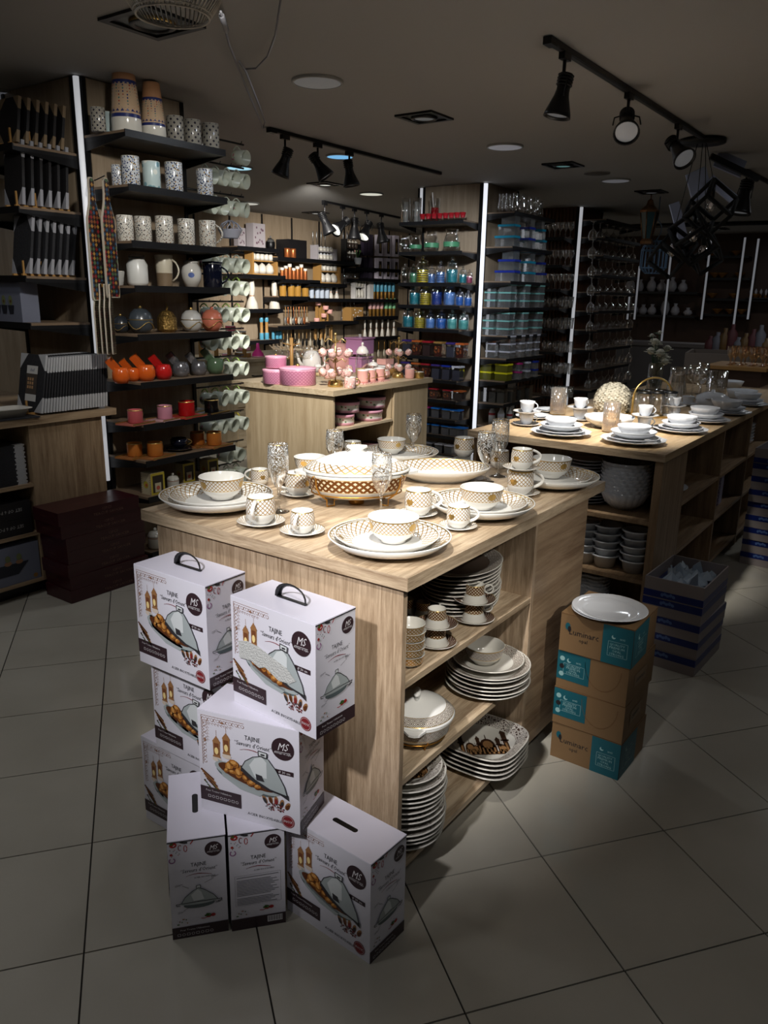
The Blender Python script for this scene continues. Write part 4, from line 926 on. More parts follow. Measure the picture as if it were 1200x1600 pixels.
for k, (px, c_, nm) in enumerate(((190, (210, 92, 30), 'orange'), (208, (206, 88, 28), 'orange'), (229, (214, 98, 34), 'orange'), (256, (190, 32, 30), 'red'), (283, (150, 150, 156), 'silver'), (311, (160, 160, 164), 'silver'), (337, (92, 116, 88), 'green'))):
    p = row(5, px, 3.57 if k in (0, 2, 3) else 3.61); m_ = mat('pot_gloss_'+nm, c_, .18, .7 if nm == 'silver' else 0)
    put(orangepot(m_), p, {0: 'glossy orange pot at the far left of sixth mug shelf', 1: 'second glossy orange pot from the left', 2: 'third glossy orange pot, nearest the red one', 3: 'glossy red pot beside the orange pots', 4: 'silver pot next to the red pot', 5: 'pale silver pot left of the green pot', 6: 'green pot at right end of sixth mug shelf'}[k], 'pot', 'coloured sugar pots', rad(-55), scl(p, (28, 24, 29, 27, 27, 25, 28)[k], .042), name='sugar_pot', key='opot'+nm)
def traycup(m, tm, rimm=GOLD):
    def f():
        r = E0('cup_set'); MB().box(-.07, -.05, 0, .07, .05, .004, tm).box(-.07, -.05, .004, .07, -.046, .009, GOLD).box(-.07, .046, .004, .07, .05, .009, GOLD).build('tray', r)
        MB().lathe([(.0001, .005, m), (.030, .005, m), (.032, .008, m), (.032, .058, rimm), (.032, .062, rimm), (.029, .062, m), (.028, .02, m), (.0001, .02, m)], 22).build('cup_body', r)
        MB().tube([(.032+.018*sin(pi*k/7), 0, .052-.034*k/7) for k in range(8)], .003, GOLD if rimm == GOLD else m, 5).build('handle', r); return r
    return f
for px, w_, c_, t_, nm, rr in ((212, 23, (190, 90, 96), (170, 96, 84), 'rose red', 6), (258, 23, (206, 140, 160), (190, 150, 150), 'light pink', 6), (292, 25, (176, 22, 26), (180, 60, 50), 'bright red', 6), (331, 22, (14, 12, 14), (18, 16, 18), 'black', 6),
                          (211, 23, (196, 118, 50), (160, 104, 60), 'tan orange back left', 7), (243, 24, (198, 120, 54), (158, 102, 58), 'tan orange front left', 7), (309, 22, (200, 120, 50), (160, 104, 60), 'tan orange back right', 7), (335, 23, (202, 124, 56), (160, 104, 60), 'tan orange front right', 7)):
    p = row(rr, px, 3.575 if 'back' not in nm else 3.66); put(traycup(mat('glaze_'+nm[:4], c_, .25), mat('tray_'+nm[:4], t_, .4)), p, '%s cup standing on its small tray, %s mug shelf' % (nm, 'seventh' if rr == 6 else 'eighth'), 'cup', 'cups on small trays', rad(12), scl(p, w_, .032), name='cup_on_tray', key='tc'+nm[:6])
def darkcup():
    m = mat('navy_glaze', (16, 20, 36), .12); r = E0('cup'); MB().lathe([(.0001, 0, m), (.03, 0, m), (.062, .012, GOLD), (.063, .013, m), (.0001, .006, m)], 28).build('saucer', r)
    MB().lathe([(.0001, .014, m), (.02, .014, m), (.038, .03, m), (.040, .06, GOLD), (.038, .06, m), (.0001, .03, m)], 22).build('cup_body', r); MB().tube([(.04+.02*sin(pi*k/7), 0, .056-.03*k/7) for k in range(8)], .003, GOLD, 5).build('handle', r); return r
p = row(7, 280, 3.62); put(darkcup, p, 'navy cup and saucer with gold edge on eighth mug shelf', 'cup', None, rad(-40), scl(p, 26, .04), name='cup_and_saucer')
def giftbox():
    r = E0('box'); y = mat('yellow_card', (196, 176, 60), .5); c = mat('cream_card', (200, 188, 156), .5)
    MB().box(-.05, -.045, 0, .05, .045, .13, c).build('box_body', r)
    p = Print((-.05, -.0453, 0), (1, 0, 0), (0, 0, 1)); p.rect(0, 0, .1, .13, y, 1); p.rect(.012, .012, .088, .115, mat('dark_window', (60, 52, 44), .2), 2); p.rect(.028, .014, .072, .07, c, 3); p.disc(.05, .04, .013, mat('coral_dot', (190, 90, 70), .5), 4, n=12); p.build('window_panel', r)
    p = Print((-.0503, .045, 0), (0, -1, 0), (0, 0, 1)); p.disc(.045, .06, .022, y, 1, n=14); p.disc(.05, .058, .010, mat('coral_dot', (190, 90, 70), .5), 2, n=10)
    for k in range(9):
        p.rect(.004, .008+k*.0135, .010, .014+k*.0135, ORN, 1); p.rect(.080, .008+k*.0135, .086, .014+k*.0135, ORN, 1)
    p.build('side_motif', r); return r
for k, (px, Yp) in enumerate(((240, 3.57), (289, 3.66), (327, 3.66))):
    p = row(8, px, Yp); put(giftbox, p, 'yellow and cream gift box with window, %s on ninth shelf' % nth(k, 3), 'box', 'yellow gift boxes', 0, (.95, .9, .85)[k], name='gift_box', key='giftb')
def whitejar(): 
    r = E0('jar'); MB().lathe([(.0001, 0, CER2), (.035, 0, CER2), (.038, .01, CER2), (.038, .055, ORN), (.038, .06, CER2), (.036, .066, CER2), (.0001, .066, CER2)], 22).build('jar_body', r)
    l = MB().lathe([(.039, .066, CER2), (.03, .084, CER2), (.0001, .09, CER2)], 22).build('lid', r); MB().sphere(.009, CER2, (0, 0, .097), 8, 6).build('knob', l); return r
p = row(8, 271, 3.56); put(whitejar, p, 'small white jar with dotted band among the yellow gift boxes', 'jar', None, 0, .9, name='small_jar')
p = row(9, 244, 3.56); put(whitejar, p, 'white lidded pot on the lowest visible mug shelf', 'jar', None, 0, 1.15, name='small_jar')
# ---- mugs hung in rows on arms right of the column
WMUG = mat('pale_green_white', (206, 212, 196), .25); 
def hangmug(col_):
    def f():
        r = E0('mug'); R, h = .046, .09
        b = MB().lathe([(.0001, 0, WMUG), (R*.8, 0, WMUG), (R*.93, .006, pat('floral_band', (206, 214, 190), [(120, 150, 90), (200, 140, 150), (230, 230, 210)], 60, .4)), (R*.95, .03, WMUG), (R, h, WMUG), (R-.003, h, WMUG), (R*.9, .006, WMUG), (.0001, .006, WMUG)], 20)
        b.xf(Matrix.Translation((0, .045, -.052)) @ Matrix.Rotation(rad(98), 4, 'X')); b.build('mug_body', r)
        MB().tube([(0, .005+.052*k/7, -.008-.0+.022*sin(pi*k/7)-.006) for k in range(8)], .0045, col_, 6).build('handle', r); return r
    return f
HM = {'green': mat('handle_lime', (150, 180, 90), .3), 'white': WMUG, 'yellow': mat('handle_yellow', (206, 190, 40), .3)}
rows = [(228, 'white', 1), (266, 'white', 4), (312, 'white', 4), (402, 'white', 4), (438, 'green', 3), (480, 'green', 4), (523, 'white', 4), (566, 'green', 3), (611, 'green', 4), (654, 'yellow', 4), (702, 'white', 2), (735, 'white', 3)]
hr = thing('mug_rack', 'black wall rack with projecting arms for hanging mugs', 'rack')
B(3.352, 3.85, .4, 3.362, 3.89, 2.45, BLK).build('rail', hr)
for j, (y, c_, n_) in enumerate(rows):
    xs = [374, 358, 341, 324][:n_] if n_ != 2 else [368, 350]
    zz = PY(350, y-9, 3.86).z; xe = PY(382, y-9, 3.86).x
    MB().tube([(3.36, 3.87, zz), (xe, 3.87, zz)], .006, BLK, 5).build('arm', hr)
    for k, px in enumerate(xs):
        X = PY(px, y, 3.86).x; MB().tube([(X, 3.87, zz), (X, 3.845, zz-.004), (X, 3.838, zz+.012)], .0025, BLK, 4).build('hook', hr)
        put(hangmug(HM[c_]), (X+.004, 3.855, zz-.022), 'pale mug with %s handle hung in the %s row of the rack, %s' % (c_, (ORD[j] or 'top'), ('outermost', 'second from outside', 'third from outside', 'innermost')[k]), 'mug', 'mugs hanging on the rack', rad(14+4*((j*7+k*3) % 5)-8), name='hanging_mug', key='hm'+c_)
def basket():
    r = E0('basket'); m = mat('white_lace_ceramic', (196, 198, 214), .4)
    MB().lathe([(.05, 0, m), (.075, .045, m), (.078, .05, m), (.072, .05, m), (.048, .004, m)], 20).build('bowl_part', r)
    for k in range(12): a = 2*pi*k/12; MB().tube([(.077*cos(a), .077*sin(a), .048), (.05*cos(a+.3), .05*sin(a+.3), .085), (.012*cos(a), .012*sin(a), .105)], .003, m, 4).build('rib', r)
    return r
p = PY(360, 372, 3.84); put(basket, p, 'openwork white ceramic basket hanging among the mugs', 'basket', name='lace_basket')
# ---- paddle boards hung at the light strip
def paddle(m, edge):
    def f():
        r = E0('board'); o = [(-.018, 0), (-.018, -.06), (-.024, -.11), (-.047, -.18), (-.050, -.22), (-.050, -.56), (-.046, -.575), (.046, -.575), (.050, -.56), (.050, -.22), (.047, -.18), (.024, -.11), (.018, -.06), (.018, 0), (.01, .012), (-.01, .012)][::-1]
        M_ = Matrix(((1, 0, 0, 0), (0, 0, -1, 0), (0, 1, 0, 0), (0, 0, 0, 1)))
        MB().prism(o, -.006, .006, edge, edge).xf(M_).build('board_body', r)
        MB().prism([(x*.93, y*.985-.004) for x, y in o], .0062, .0068, m).xf(M_).build('printed_face', r); return r
    return f
PB1 = pat('patchwork_print', (40, 26, 26), [(120, 30, 34), (36, 70, 96), (150, 110, 50), (70, 90, 60), (30, 20, 24), (120, 70, 40)], 46, .8, 'diamond', .4)
PB2 = pat('ikat_print', (24, 18, 16), [(90, 90, 44), (100, 50, 44), (60, 60, 30), (130, 120, 90)], 50, .7, 'diamond', .4)
EDG = mat('board_edge', (176, 166, 150), .5)
for k, (px, y, Yp, s_, pm, lb) in enumerate(((141, 281, 3.60, 1, PB1, 'colourful patchwork paddle board hanging left of the pair'), (164, 282, 3.58, .98, PB1, 'colourful patchwork paddle board hanging right of the pair'))):
    p = PY(px, y, Yp); put(paddle(pm, EDG), p, lb, 'board', 'patchwork paddle boards', rad(16), s_, name='paddle_board', key='pad1')
for k, (px, y) in enumerate(((148, 445), (156, 445), (163, 446), (171, 446))):
    p = PY(px, y, 3.60-.012*k); put(paddle(PB2, EDG), p, 'narrow ikat patterned paddle board, %s of the lower bunch' % nth(k, 4), 'board', 'ikat paddle boards', rad(30+3*k), (.62, .6, .60), name='paddle_board', key='pad2')
for y in (280, 443):
    o = thing('wire_hook', 'wire hook above the %s paddle boards' % ('patchwork' if y < 400 else 'ikat'), 'hook'); p = PY(152, y, 3.6)
    MB().tube([(2.66, 3.8, p.z+.02), (p.x, 3.62, p.z-.004), (p.x, 3.54, p.z+.012)], .003, BLK, 5).build('wire', o)
# ---- left shelves with boards
GC = mat('corner_grey', (150, 150, 156), .6); SLT = mat('slate', (34, 34, 38), .7, bump=.3, bscale=60); BAM = mat('bamboo', (168, 126, 70), .5)
def slate(w_, h_, body, corner, t_=.012, labelled=False):
    def f():
        r = E0('board'); MB().box(0, -w_/2, 0, t_, w_/2, h_, body).build('board_body', r); c = h_*.27; cy = w_*.30
        for sy in (-1, 1):
            for sz in (0, 1):
                y0 = sy*(w_/2+.001); z0 = sz*h_+(.001 if sz else -.001); z1 = z0-(c if sz else -c); y1 = y0-sy*cy
                a = [(y0, z0), (y1, z0), (y0, z1)]; mb = MB(); b_ = mb.prism(a, -.0012, t_+.0012, corner); mb.xf(Matrix(((0, 0, 1, 0), (1, 0, 0, 0), (0, 1, 0, 0), (0, 0, 0, 1)))); mb.build('corner_guard', r)
        if labelled:
            p = Print((-.0015, w_/2, 0), (0, -1, 0), (0, 0, 1)); wl = mat('label_white', (200, 198, 194), .5)
            p.rect(w_*.3, h_*.66, w_*.74, h_*.8, wl, 1); p.text('chef', w_*.52, h_*.70, h_*.08, mat('label_blue', (50, 60, 110), .5), 2); p.rect(w_*.3, h_*.3, w_*.74, h_*.66, mat('label_photo', (70, 62, 56), .5), 1); p.rect(w_*.3, h_*.18, w_*.74, h_*.3, wl, 1)
            for k in range(9): p.rect(w_*.36+(k % 3)*w_*.09, h_*.4+(k//3)*h_*.07, w_*.42+(k % 3)*w_*.09, h_*.45+(k//3)*h_*.07, mat('food_tan', (180, 140, 100), .5), 2)
            p.build('paper_label', r)
        return r
    return f
XS = 2.30
zl = [PX(27, 222, XS).z, PX(30, 322, XS).z, PX(30, 431, XS).z, PX(10, 503, XS).z]
for i, zz in enumerate(zl): shelf(XS, 3.86, 2.645, 4.49, zz, 'black wall shelf of slate boards left of the light strip, %s from top' % (ORD[i] or 'first'), .03, '-x', 'shelves of slate boards')
def rack(n): 
    r = E0('rack'); MB().box(0, -.05, 0, n, -.035, .012, BAM).box(0, .035, 0, n, .05, .012, BAM).build('rail', r)
    for x in (.004, n*.35, n-.012): MB().box(x, -.05, .012, x+.008, -.042, .075, BAM).build('peg', r)
    return r
WD = mat('framed_board_tan', (128, 108, 82), .6); DK = mat('dark_board', (26, 24, 26), .6)
for si, (n_, hh, bm, cm, lb) in enumerate(((6, .21, DK, WD, 'wrapped board with tan edges'), (6, .30, DK, GC, 'black board with grey corner guards'), (7, .285, SLT, GC, 'leaning slate board with grey corners'))):
    put(lambda: rack(.30), (XS+.012, 3.96, zl[si]+.0005), 'bamboo plate rack holding boards on left shelf %s' % ('one', 'two', 'three')[si], 'rack', None, name='bamboo_rack', key='brack')
    for k in range(n_):
        x = XS+.03+k*.24/(n_-1)
        put(slate(.16, hh, bm, cm, .014), (x, 3.96, zl[si]+.0135), '%s, %s on the %s left shelf' % (lb, nth(k, n_), ('top', 'second', 'third')[si]), 'board', 'boards in the racks', 0, name='slate_board', key='slt%d' % si, tilt=(0, rad(9 if si != 1 else 5)))
def avobox():
    r = E0('box'); MB().box(0, 0, 0, .10, .5, .21, mat('lilac_grey_card', (112, 116, 132), .5)).build('box_body', r); p = Print((-.0005, .5, 0), (0, -1, 0), (0, 0, 1))
    for k in range(6):
        x = .08+.065*k; p.disc(x, .11, .018, mat('avocado_print', (112, 120, 80), .5), 2, .026, 12); p.disc(x, .105, .008, mat('avocado_stone', (90, 60, 40), .5), 3); p.poly([(x-.03, .085), (x+.03, .085), (x+.018, .04), (x-.018, .04)], mat('slate_print', (36, 38, 48), .5), 1)
    p.text('set of bowls', .25, .17, .024, INK, 1); p.build('front_print', r); return r
put(avobox, (XS+.02, 3.97, zl[3]+.001), 'grey carton printed with avocado bowls on the fourth left shelf', 'box', name='printed_carton')
put(lambda: rack(.42), (2.16, 3.80, ZL+.0005), 'bamboo rack holding the slate pack on the counter', 'rack', None, name='bamboo_rack', key='brack2')
for k in range(24):
    x = 2.205+k*.0165; put(slate(.22, .275, SLT, mat('corner_pale', (176, 176, 178), .6), .0085, False) if k else slate(.22, .29, SLT, mat('corner_pale', (176, 176, 178), .6), .0085, True), (x, 3.80, ZL+.0135), ('front slate board with paper label leaning on the counter' if k == 0 else 'slate board with pale corners, %s in the upright pack on the counter' % nth(k, 24)), 'slate', 'slate boards packed on the counter', 0, name='slate_board', key='sltc%d' % (k > 0), tilt=(0, rad(11-.3*k)))
for k in range(12):
    x = 1.93+k*.016; put(slate(.16, .22, SLT, mat('corner_pale', (176, 176, 178), .6), .0085, False) if k else slate(.18, .225, SLT, mat('corner_pale', (176, 176, 178), .6), .0085, True), (x, 4.03, ZL+.001), ('smaller labelled slate board at the left of the counter' if k == 0 else 'small slate board, %s in the small pack on the counter' % nth(k, 12)), 'slate', 'small slate boards on the counter', 0, name='slate_board', key='slts%d' % (k > 0), tilt=(0, rad(9)))
def bakedish():
    r = E0('dish'); MB().box(-.16, -.09, 0, .16, .09, .006, SLT).build('slate_base', r)
    MB().lathe([(.0001, .007, CER2), (.085, .007, CER2), (.10, .045, CER2), (.113, .048, CER2), (.113, .05, CER2), (.095, .05, CER2), (.08, .015, CER2), (.0001, .015, CER2)], 32, sx=1.3, sy=.7, sup=6).build('dish_body', r); return r
put(bakedish, (2.02, 3.75, ZL), 'white rectangular baking dish on slate at the counter edge', 'dish', rz=rad(-3), name='baking_dish')
def slate_flat():
    r = E0('slate'); MB().box(0, 0, 0, .16, .22, .0068, SLT).build('board_body', r); MB().box(.11, -.0006, -.0002, .1606, .03, .007, mat('corner_pale', (176, 176, 178), .6)).build('corner_guard', r); return r
for k in range(26): put(slate_flat, (1.945+.004*sin(k*2.3), 3.712, .6005+k*.0078), 'thin slate, %s of the pile under the counter top' % nlow(k, 26), 'slate', 'slates stacked under the counter', 0, name='slate_board')
def pcsbox(txt, w_, h_, dep, c_):
    def f():
        r = E0('box'); MB().box(0, 0, 0, w_, dep, h_, c_).build('box_body', r); p = Print((0, -.0004, 0), (1, 0, 0), (0, 0, 1)); wt = mat('print_pale', (170, 168, 166), .5)
        p.text(txt, w_*.66, h_*.62, .024, wt, 1, pi); p.build('front_print', r); return r
    return f
for k in range(2):
    put(pcsbox('SET OF 6 PCS', .34, .085, .28, mat('black_card', (22, 20, 22), .5)), (1.76, 3.70, .3455+k*.0862), 'black box lettered SET OF 6 PCS, %s of two' % ('lower', 'upper')[k], 'box', 'black set boxes', 0, name='set_box', key='setb')
def boardbox():
    r = E0('box'); MB().box(0, 0, 0, .36, .28, .2, mat('lilac_grey_card', (112, 116, 132), .5)).build('box_body', r); p = Print((0, -.0005, 0), (1, 0, 0), (0, 0, 1))
    p.poly([(.06, .05), (.24, .05), (.3, .11), (.1, .11)], mat('slate_print', (36, 38, 48), .5), 1)
    for x in (.12, .19, .25): p.disc(x, .115, .02, mat('tan_food', (150, 110, 80), .5), 2, .012, 12); p.disc(x, .14, .014, mat('avocado_print', (112, 120, 80), .5), 3, .018, 12)
    p.text('8 pieces', .1, .165, .018, INK, 1); p.disc(.33, .02, .012, mat('gold_ink', (150, 110, 60), .4), 1); p.build('front_print', r); return r
put(boardbox, (1.76, 3.70, .0945), 'grey printed box of serving boards on the lowest counter shelf', 'box', name='printed_box')
# ---- maroon tea set boxes on the floor
MAR = mat('maroon_card', (58, 18, 24), .3); MARP = mat('maroon_lettering', (120, 88, 76), .4)
def marbox():
    r = E0('box'); w_, d_, h_ = .475, .222, .069; MB().box(0, 0, 0, w_, d_, h_*.45, MAR).build('box_base', r); MB().box(-.0015, -.0015, h_*.4, w_+.0015, d_, h_, MAR).build('box_lid', r)
    p = Print((0, -.002, 0), (1, 0, 0), (0, 0, 1)); p.text('12PCS', w_*.58, h_*.56, .019, MARP, 1, 0, 0, 1.15); p.text('TEACUP SAUCER', w_*.60, h_*.22, .019, MARP, 1, 0, 0, 1.25); p.build('front_print', r)
    p = Print((-.002, d_, 0), (0, -1, 0), (0, 0, 1)); p.text('* * * *', d_*.4, h_*.4, .02, MARP, 1); p.build('side_print', r)
    p = Print((0, 0, h_+.0002), (1, 0, 0), (0, 1, 0)); p.text('TEACUP SAUCER', w_*.55, d_*.4, .026, MARP, 1, 0, 0, 1.2); p.build('top_print', r); return r
for k in range(7):
    dx = (0, .004, -.004, .003, 0, -.02, -.03)[k]
    put(marbox, (2.125+dx, 3.45+(0.002 if k % 2 else 0), k*.0695+.001), 'maroon tea set box with pale lettering, %s of seven on floor' % nlow(k, 7), 'box', 'maroon tea set boxes', rad((0, -1, 1, 0, .5, 0, -.5)[k]), name='tea_set_box')
# ================================================================ white opal tableware on the long table
def opal_plate(R, wave=True, n=72):
    def f():
        r = E0('plate'); m = OPAL
        MB().lathe([(.0001, 0, m), (R*.55, 0, m), (R*.58, .003, m), (R*.98, .017, m), (R, .019, m), (R*.985, .020, m), (R*.68, .006, m), (.0001, .005, m)], n, wave=(12, .022) if wave else None).build('plate_body', r)
        return r
    return f
def opal_bowl(R, h, wave=None, rib=None, foot=.5):
    def f():
        r = E0('bowl'); m = OPAL
        MB().lathe([(.0001, 0, m), (R*foot, 0, m), (R*(foot+.12), .006, m), (R*.88, h*.55, m), (R, h, m), (R-.002, h+.001, m), (R*.86, h*.55, m), (R*foot, .008, m), (.0001, .008, m)], 60, wave=wave, rib=rib).build('bowl_body', r); return r
    return f
def opal_cup():
    r = E0('cup'); m = OPAL; R = .04
    MB().lathe([(.0001, 0, m), (R*.5, 0, m), (R*.52, .004, m), (R*.8, .02, m), (R*.9, .045, m), (R, .056, m), (R-.002, .057, m), (R*.85, .04, m), (.0001, .012, m)], 40, wave=(10, .02)).build('cup_body', r)
    MB().tube(handle_path(R*.9, .014, .05, .018, 8), .0028, m, 6).build('handle', r); return r
def opal_saucer():
    r = E0('saucer'); m = OPAL; R = .072
    MB().lathe([(.0001, 0, m), (R*.5, 0, m), (R, .012, m), (R*.98, .014, m), (R*.5, .005, m), (.0001, .005, m)], 60, wave=(12, .025)).build('saucer_body', r)
    MB().lathe([(R*.99, .0125, GOLD), (R*.985, .0145, GOLD)], 60, wave=(12, .025)).build('gold_rim', r); return r
z = TZ
PL = [((876, 676, 95), (875, 655, 50), 'at the near left end of the long table'), ((989, 688, 102), (991.6, 667, 53), 'nearest the long table corner'), ((1063, 671, 84), (1067, 650, 47), 'second from the corner on the right edge'),
      ((1102, 656, 76), (1098, 637, 45), 'third from the corner on the right edge'), ((1141, 644, 64), (1125, 628, 48), 'fourth from the corner on the right edge'), ((1172, 631, 56), (1160, 615, 41), 'fifth from the corner on the right edge'), ((835, 650, 60), None, 'at the far left end, partly behind cups'), ((858, 640, 50), None, 'at back left behind the amber tumbler')]
for i, (o, b_, wd) in enumerate(PL):
    p = P(o[0], o[1], z+.012); s = RW(p, o[2])/.13
    put(opal_plate(.13), (p.x, p.y, z), 'large wavy white opal plate '+wd, 'plate', 'wavy opal plates', i, s, name='charger_plate', key='opP')
    put(opal_plate(.13), (p.x, p.y, z+.011*s), 'medium wavy white plate '+wd, 'plate', 'medium opal plates', i+.2, s*.82, name='dinner_plate', key='opP')
    if b_:
        p2 = P(b_[0], b_[1], z+.075); r2 = RW(p2, b_[2])
        put(opal_bowl(.10, .034), (p.x, p.y, z+.019*s), 'shallow white soup plate '+wd, 'bowl', 'opal soup plates', 0, s*.9, name='soup_plate', key='opS')
        put(opal_bowl(.062, .038, wave=(12, .02)), (p.x*.6+p2.x*.4, p.y*.6+p2.y*.4, z+.019*s+.012), 'small white bowl topping the plates '+wd, 'bowl', 'small opal bowls', 0, r2/.062, name='bowl', key='opB')
CS = [(822, 663, 44, 2, 'nearest the left corner of the long table'), (905, 655, 40, 2, 'behind the left amber tumbler'), (1006, 668, 42, 2, 'beside the near corner plates'), (1052, 650, 36, 2, 'in the middle of the long table'), (1074, 632, 34, 1, 'in front of the glass goblets')]
for i, (px, py, w_, n_, wd) in enumerate(CS):
    p = P(px, py, z+.006); s = RW(p, w_)/.072; zz = z
    for k in range(n_):
        put(opal_saucer, (p.x, p.y, zz), '%s white saucer of the cup pile %s' % (('lower', 'upper')[k], wd), 'saucer', 'opal saucers', i, s, name='saucer', key='opSa')
        put(opal_cup, (p.x, p.y, zz+.0055*s), '%s white opal cup of the pile %s' % (('lower', 'upper')[k], wd), 'cup', 'opal cups', rad(-60+30*(i % 2)), s, name='cup', key='opC'); zz += .0625*s
def ribtumbler(m, R=.034, h=.11):
    def f():
        r = E0('tumbler')
        MB().lathe([(.0001, .004, m), (R*.95, .004, m), (R, .01, m), (R, h, m), (R*.93, h, m), (R*.93, .012, m), (.0001, .012, m)], 72, rib=(24, .03)).build('tumbler_body', r); return r
    return f
for px, py, w_, ph, lb in ((871, 648, 24, 42, 'ribbed amber tumbler at the left of the long table'), (953, 675, 25, 46, 'ribbed amber tumbler in front of the white flower ball')):
    p = P(px, py, z); r = RW(p, w_); h = ph*depth(p)/FPX
    put(ribtumbler(glass('amber_ribbed_glass', (1., .84, .6), gloss=.12, cloud=.12)), p, lb, 'glass', 'amber tumblers', 0, (r/.034, r/.034, h/.11), name='amber_tumbler', key='ambt')
p = P(951, 668, z+.0); put(opal_bowl(.15, .07, wave=(12, .02), foot=.4), (p.x, p.y, z), 'large white serving bowl in front of the flower ball', 'bowl', None, 0, RW(p, 78)/.15, name='serving_bowl')
def ball():
    r = E0('ball'); m = mat('ivory_petals', (200, 192, 172), .8, bump=1., bscale=60); R = .1
    MB().sphere(R*.93, m, (0, 0, R*.62), 24, 16).build('core', r)
    mb = MB(); rnd = random.Random(3)
    for k in range(420):
        t = math.acos(1-1.62*(k+.5)/420); a = k*2.39996; n = Vector((sin(t)*cos(a), sin(t)*sin(a), cos(t))); c = n*R*.93+Vector((0, 0, R*.62)); u = n.orthogonal().normalized(); u.rotate(Matrix.Rotation(rnd.random()*6, 3, n)); v = n.cross(u); q = .0085
        mb.poly([c-u*q, c-v*q+n*.004, c+u*q+n*.006, c+v*q+n*.004], m)
    tag(mb.build('petals', r), kind='stuff'); return r
p = P(956, 645, z); put(ball, p, 'ivory textured flower ball standing on the long table', 'ornament', None, 0, RW(p, 60)/.1, name='flower_ball')
def carrier():
    r = E0('carrier')
    for i in range(3):
        for j in (-1, 1):
            g = MB().lathe([(.0001, .012, GLS), (.028, .012, GLS), (.032, .02, GLS), (.032, .125, GLS), (.029, .125, GLS), (.029, .02, GLS)], 24, c=((i-1)*.072, j*.038, 0), rib=(12, .03)); gl = g.build('ribbed_glass', r)
            MB().lathe([(.033, .118, BLKP), (.034, .126, BLKP), (.029, .127, BLKP)], 20, c=((i-1)*.072, j*.038, 0)).build('dark_rim', gl)
    MB().box(-.11, -.075, 0, .11, .075, .008, GOLD).build('base', r)
    MB().tube([(.11*cos(pi*k/14), 0, .09+.10*sin(pi*k/14)) for k in range(15)], .005, GOLD, 6).build('carry_handle', r); MB().box(.106, -.005, 0, .112, .005, .1, GOLD).box(-.112, -.005, 0, -.106, .005, .1, GOLD).build('upright', r); return r
p = P(1017, 650, z); put(carrier, p, 'gold carrier holding six ribbed glasses with dark rims', 'carrier', None, rad(-40), 1.15, name='glass_carrier')
# flower vase
def flowers():
    r = E0('vase'); g = glass('smoky_vase_glass', (.75, .8, .82), gloss=.1)
    MB().lathe([(.0001, 0, g), (.06, 0, g), (.062, .01, g), (.062, .24, g), (.058, .24, g), (.056, .014, g), (.0001, .014, g)], 24).build('vase_body', r)
    rnd = random.Random(5); st = mat('stem_green', (52, 84, 48), .6); pw = mat('petal_ivory', (212, 210, 194), .7)
    heads = [(-.10, 0, .33, .055), (-.04, -.06, .28, .05), (.06, -.05, .30, .065), (.02, .02, .40, .05), (-.06, .04, .42, .04), (.09, .03, .42, .032), (.12, 0, .36, .030), (.05, .05, .46, .03), (.0, 0, .49, .025), (.14, -.03, .40, .025), (-.12, -.04, .26, .045), (.03, -.08, .36, .045), (-.02, .06, .34, .05)]
    for x, y, z_, q in heads:
        s = MB().tube([(x*.2, y*.2, .03), (x*.4, y*.4, .2), (x, y, z_)], .0035, st, 5).build('stem', r)
        mb = MB()
        for lay, (m_, n_) in enumerate(((.25, 3), (.5, 5), (.8, 6), (1.0, 7))):
            for k in range(n_):
                a = 2*pi*k/n_+lay*.7+rnd.random()*.3; el = 1.35-.42*lay; rr = q*m_; d = Vector((cos(a)*cos(el), sin(a)*cos(el), sin(el))); sd = Vector((-sin(a), cos(a), 0)); b0 = Vector((x, y, z_-q*.2)); t = b0+d*rr*1.15
                mb.poly([b0+sd*rr*.25, b0+d*rr*.7+sd*rr*.62, t+sd*rr*.3, t+Vector((0, 0, -rr*.12)), t-sd*rr*.3, b0+d*rr*.7-sd*rr*.62, b0-sd*rr*.25], pw)
        tag(mb.build('rose_head', r), kind='stuff')
        MB().sphere(q*.62, pw, (x, y, z_), 10, 7).build('rose_core', s)
        if q < .035 or rnd.random() < .5:
            for k in range(2):
                a = rnd.random()*6; c = Vector((x, y, z_-.02)); d = Vector((cos(a), sin(a), .3)); sd = Vector((-sin(a), cos(a), 0))
                MB().poly([c, c+d*.03+sd*.016, c+d*.065, c+d*.03-sd*.016], mat('leaf_green', (44, 74, 40), .6)).build('leaf', r)
    return r
p = P(1021, 612, z); put(flowers, p, 'glass vase of white artificial roses on the long table', 'vase', None, .5, .86, name='flower_vase')
def goblet(H=.2, R=.042):
    def f():
        r = E0('goblet')
        MB().lathe([(.0001, 0, GLSC), (R*.85, 0, GLSC), (R*.8, .003, GLSC), (.005, .01, GLSC), (.004, H*.45, GLSC), (.010, H*.5, GLSC)], 20).build('stem', r)
        MB().lathe([(.010, H*.5, GLSC), (R*.8, H*.6, GLSC), (R, H*.75, GLSC), (R*.85, H, GLSC), (R*.82, H, GLSC), (R*.95, H*.75, GLSC)], 24, rib=(10, .03)).build('glass_bowl', r); return r
    return f
for k, (px, py) in enumerate(((1080, 622), (1094, 616), (1090, 628))):
    p = P(px, py, z); put(goblet(), p, 'clear cut goblet, %s of the three behind the cups' % ('left', 'right', 'front')[k], 'glass', 'clear goblets', k, 1.1, name='goblet', key='gob')
